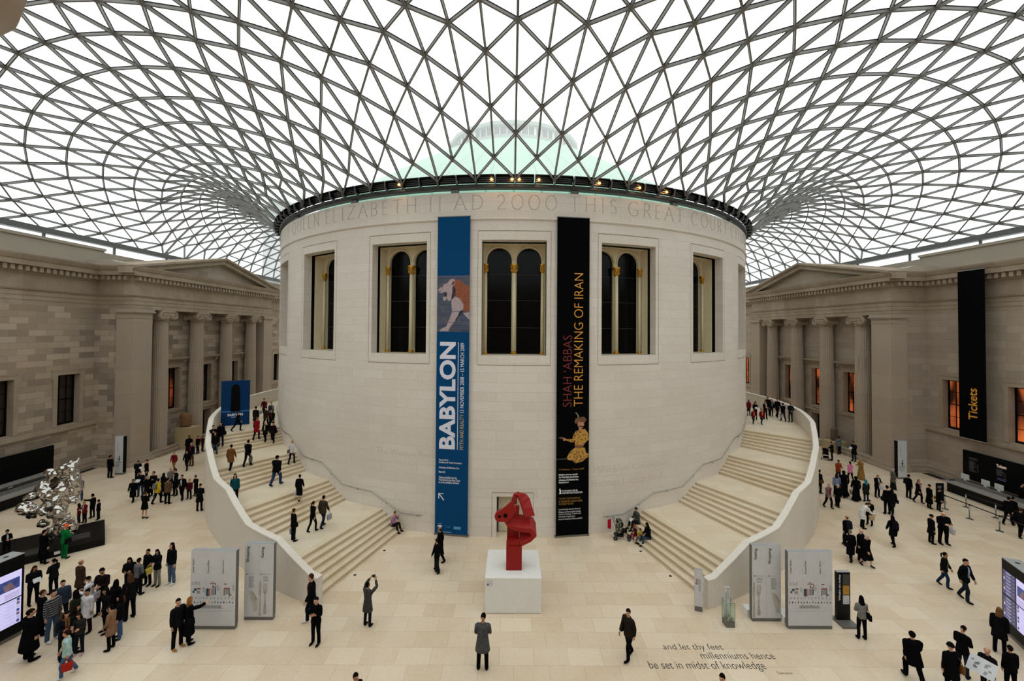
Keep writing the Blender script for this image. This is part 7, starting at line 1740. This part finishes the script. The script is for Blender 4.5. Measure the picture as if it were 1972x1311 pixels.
14.16,-30.88,0.00,1.59|-70|hold|jk:121214|tr:1a1a1d|bd:8a6a58|MP:c9c9cb|bald person reading a large open map, lower right
15.17,-30.60,0.00,1.43|170|stand|jk:0b0b0d|tr:0b0b0d|sh:17120f||person in black, back turned, at the lower right corner
16.65,-29.02,0.00,1.57|120|stand|sc:0f0f12|tr:0c0c0e|lg:6a4a2c||person with long fair hair in a black coat before the right screen
28.44,-19.22,0.00,1.62|100|walk|jk:0c0c0e|tr:0b0b0d|sh:0f0c0b|sb:0e0e10:black bag in the ticket queue|person in black stepping forward in the ticket queue
29.04,-18.94,0.00,1.53|90|stand|jk:0d0d0f|tr:0b0b0d|sh:110d0c||person in black standing at the ticket counter
27.33,-20.71,0.00,1.59|100|walk|jk:0f0f11|tr:0c0c0e|sh:3b2a1c|st:8a8a8c|person with brown hair in the ticket queue, at the right edge
31.45,-17.35,0.00,1.78|60|stand|jk:0d0d10|tr:0c0c0e|sh:15100d||person cut off by the right edge in the ticket queue"""
for line in PEOPLE.split('\n'):
    f = line.split('|'); x, y, z, h = (float(v) for v in f[0].split(','))
    person(x, y, z, h, float(f[1]), f[2], f[3], f[4], f[5], f[6], f[7])
# -- seated people on the lowest steps, with pushchairs near them
def seat_at(th, r, z, rz, pose, h, top, bottom, hair, extras, label, lift):
    p = pol(th, r, 0); person(p.x, p.y, z, h, rz, pose, top, bottom, hair, extras, label, lift=lift)
POSE['sit'].update(tL=(.12, 1, .25), sL=(.05, .36, -1), tR=(.14, 1, .22), sR=(.05, .3, -1)); POSE['sitchin'].update(tL=(.1, 1, .25), sL=(.05, .36, -1), tR=(.12, 1, .24), sR=(.05, .3, -1))
seat_at(-17.7, 21.4, 0, 72, 'sitchin', 1.62, 'sw:9a7288', 'tr:1a1a1d', 'sh:5a3a22', '', 'person in a lilac sweater sitting at the foot of the left staircase', 0)
seat_at(18.6, 21.4, .155, -72, 'sit', 1.7, 'jk:3f3f3c', 'tr:1a1a1d', 'sh:110d0c', 'mp', 'person in a grey jacket sitting by the drum at the foot of the right staircase', 0)
seat_at(17.15, 22.05, 0, -60, 'sit', 1.05, 'sw:4a1a22', 'tr:7a1626', 'bn:9a3a22', 'ws', 'child in an orange hat and red clothes sitting at the right staircase foot', 0)
seat_at(17.3, 22.45, 0, -50, 'sit', 1.02, 'jk:a8942e', 'tr:4d565e', 'sh:201612', '', 'child in a yellow jacket sitting at the right staircase foot', 0)
seat_at(17.9, 22.75, 0, -75, 'sit', 1.6, 'jk:101013', 'tr:323f52', 'lg:110d0c', '', 'person in black and jeans sitting outermost of the family on the right staircase', 0)
def pushchair(x, y, rz, label, col='141416'):
    root = empty('pushchair', (x, y, 0), rad(rz)); tag(root, label, 'pushchair'); m = mat('chassis_black', '202022', .4, .4)
    f = MB()
    for s in (-1, 1):
        f.tube([(s*.22, .42, 1.02), (s*.22, .3, .75), (s*.2, -.1, .35), (s*.17, -.36, .1)], .014, 6); f.tube([(s*.22, .12, .55), (s*.24, .22, .3), (s*.25, .3, .1)], .014, 6)
    f.tube([(-.22, .42, 1.02), (0, .45, 1.03), (.22, .42, 1.02)], .018, 8); f.bar((-.24, .28, .14), (.24, .28, .14), .02, .02); f.build('frame', m, root, True)
    for (wx, wy, r) in ((-.26, .3, .11), (.26, .3, .11), (-.17, -.38, .09), (.17, -.38, .09)):
        M = Matrix.Translation((wx, wy, r)) @ Matrix.Rotation(PI/2, 4, 'Y'); w_ = MB().lathe([(r*.55, -.02), (r*.9, -.022), (r, -.012), (r, .012), (r*.9, .022), (r*.55, .02)], (0, 0, 0), 18, M=M); o = w_.build('wheel', mat('tyre', '131313', .8), root, True)
        MB().lathe([(r*.2, -.026), (r*.55, -.015), (r*.55, .015), (r*.2, .026)], (0, 0, 0), 12, M=M).build('hub', M_grey, o, True)
    b = MB(); b.prism([(.22, .8), (.1, .42), (-.22, .4), (-.3, .46), (-.22, .5), (.02, .52), (.16, .84)], lambda q: (-.19, q[0], q[1]), lambda q: (.19, q[0], q[1])); firm(b, 'seat', cloth(col), root)
    h_ = MB(); vs = []; n, k = 8, 8
    for i in range(n+1):
        for j in range(k+1):
            a = rad(-15+120*i/n); s = -1+2*j/k; vs.append((s*.21, .2-.3*math.sin(a)*math.sqrt(max(.2, 1-.3*s*s)), .76+.26*math.cos(a)*math.sqrt(max(.2, 1-.45*s*s))))
    h_.add(vs, [(i*(k+1)+j, i*(k+1)+j+1, (i+1)*(k+1)+j+1, (i+1)*(k+1)+j) for i in range(n) for j in range(k)]); o = h_.build('hood', cloth(col), root, True); sd = o.modifiers.new('s', 'SOLIDIFY'); sd.thickness = .015
    b = MB(); b.prism([(.25, .3), (.25, .16), (-.1, .16), (-.12, .3)], lambda q: (-.17, q[0], q[1]), lambda q: (.17, q[0], q[1])); firm(b, 'basket', cloth('1b1b1d'), root)
    return root
pushchair(5.75, -20.55-.55, 75, 'black pushchair parked by the drum at the foot of the right staircase')
pushchair(27.15, -6.75, 140, 'black pushchair being pushed in the right portico')
r = empty('draped_coat', (5.62, -21.12, .78)); tag(r, 'mottled green and cream coat draped over the parked pushchair', 'coat')
cm, nt6, b6 = base_mat('mottled_cloth'); g6 = N(nt6, 'ShaderNodeTexCoord'); v6 = N(nt6, 'ShaderNodeTexNoise'); v6.inputs['Scale'].default_value = 11; nt6.links.new(g6.outputs['Object'], v6.inputs[0]); r6 = N(nt6, 'ShaderNodeValToRGB'); r6.color_ramp.interpolation = 'CONSTANT'; nt6.links.new(v6.outputs[0], r6.inputs[0])
r6.color_ramp.elements[0].position = 0; r6.color_ramp.elements[0].color = hexc('2b2d22')+(1,); r6.color_ramp.elements[1].position = .52; r6.color_ramp.elements[1].color = hexc('8d8770')+(1,); nt6.links.new(r6.outputs[0], b6.inputs['Base Color']); b6.inputs['Roughness'].default_value = .9
b = MB(); rings(b, [(-.04, -.05, -.45, .14, .16), (-.02, -.03, -.25, .2, .19), (0, 0, 0, .2, .2), (.02, .02, .22, .16, .17), (.02, .03, .3, .06, .08)], 12); soft(b, 'folds', cm, r, 2)
r = empty('backpack', (5.22, -20.98, .72), rad(75)); tag(r, 'red backpack hanging on the handle of the parked pushchair', 'backpack')
b = MB(); b.prism([(-.15, -.22), (.15, -.22), (.16, .1), (.08, .24), (-.08, .24), (-.16, .1)], lambda q: (q[0], .0, q[1]), lambda q: (q[0]*.85, .17, q[1]*.92)); firm(b, 'pack', cloth('a31226'), r, .05); b = MB(); b.tube([(-.08, .0, .2), (-.03, .02, .3), (.03, .02, .3), (.08, .0, .2)], .012, 6); b.build('strap', cloth('3a1016'), r, True)
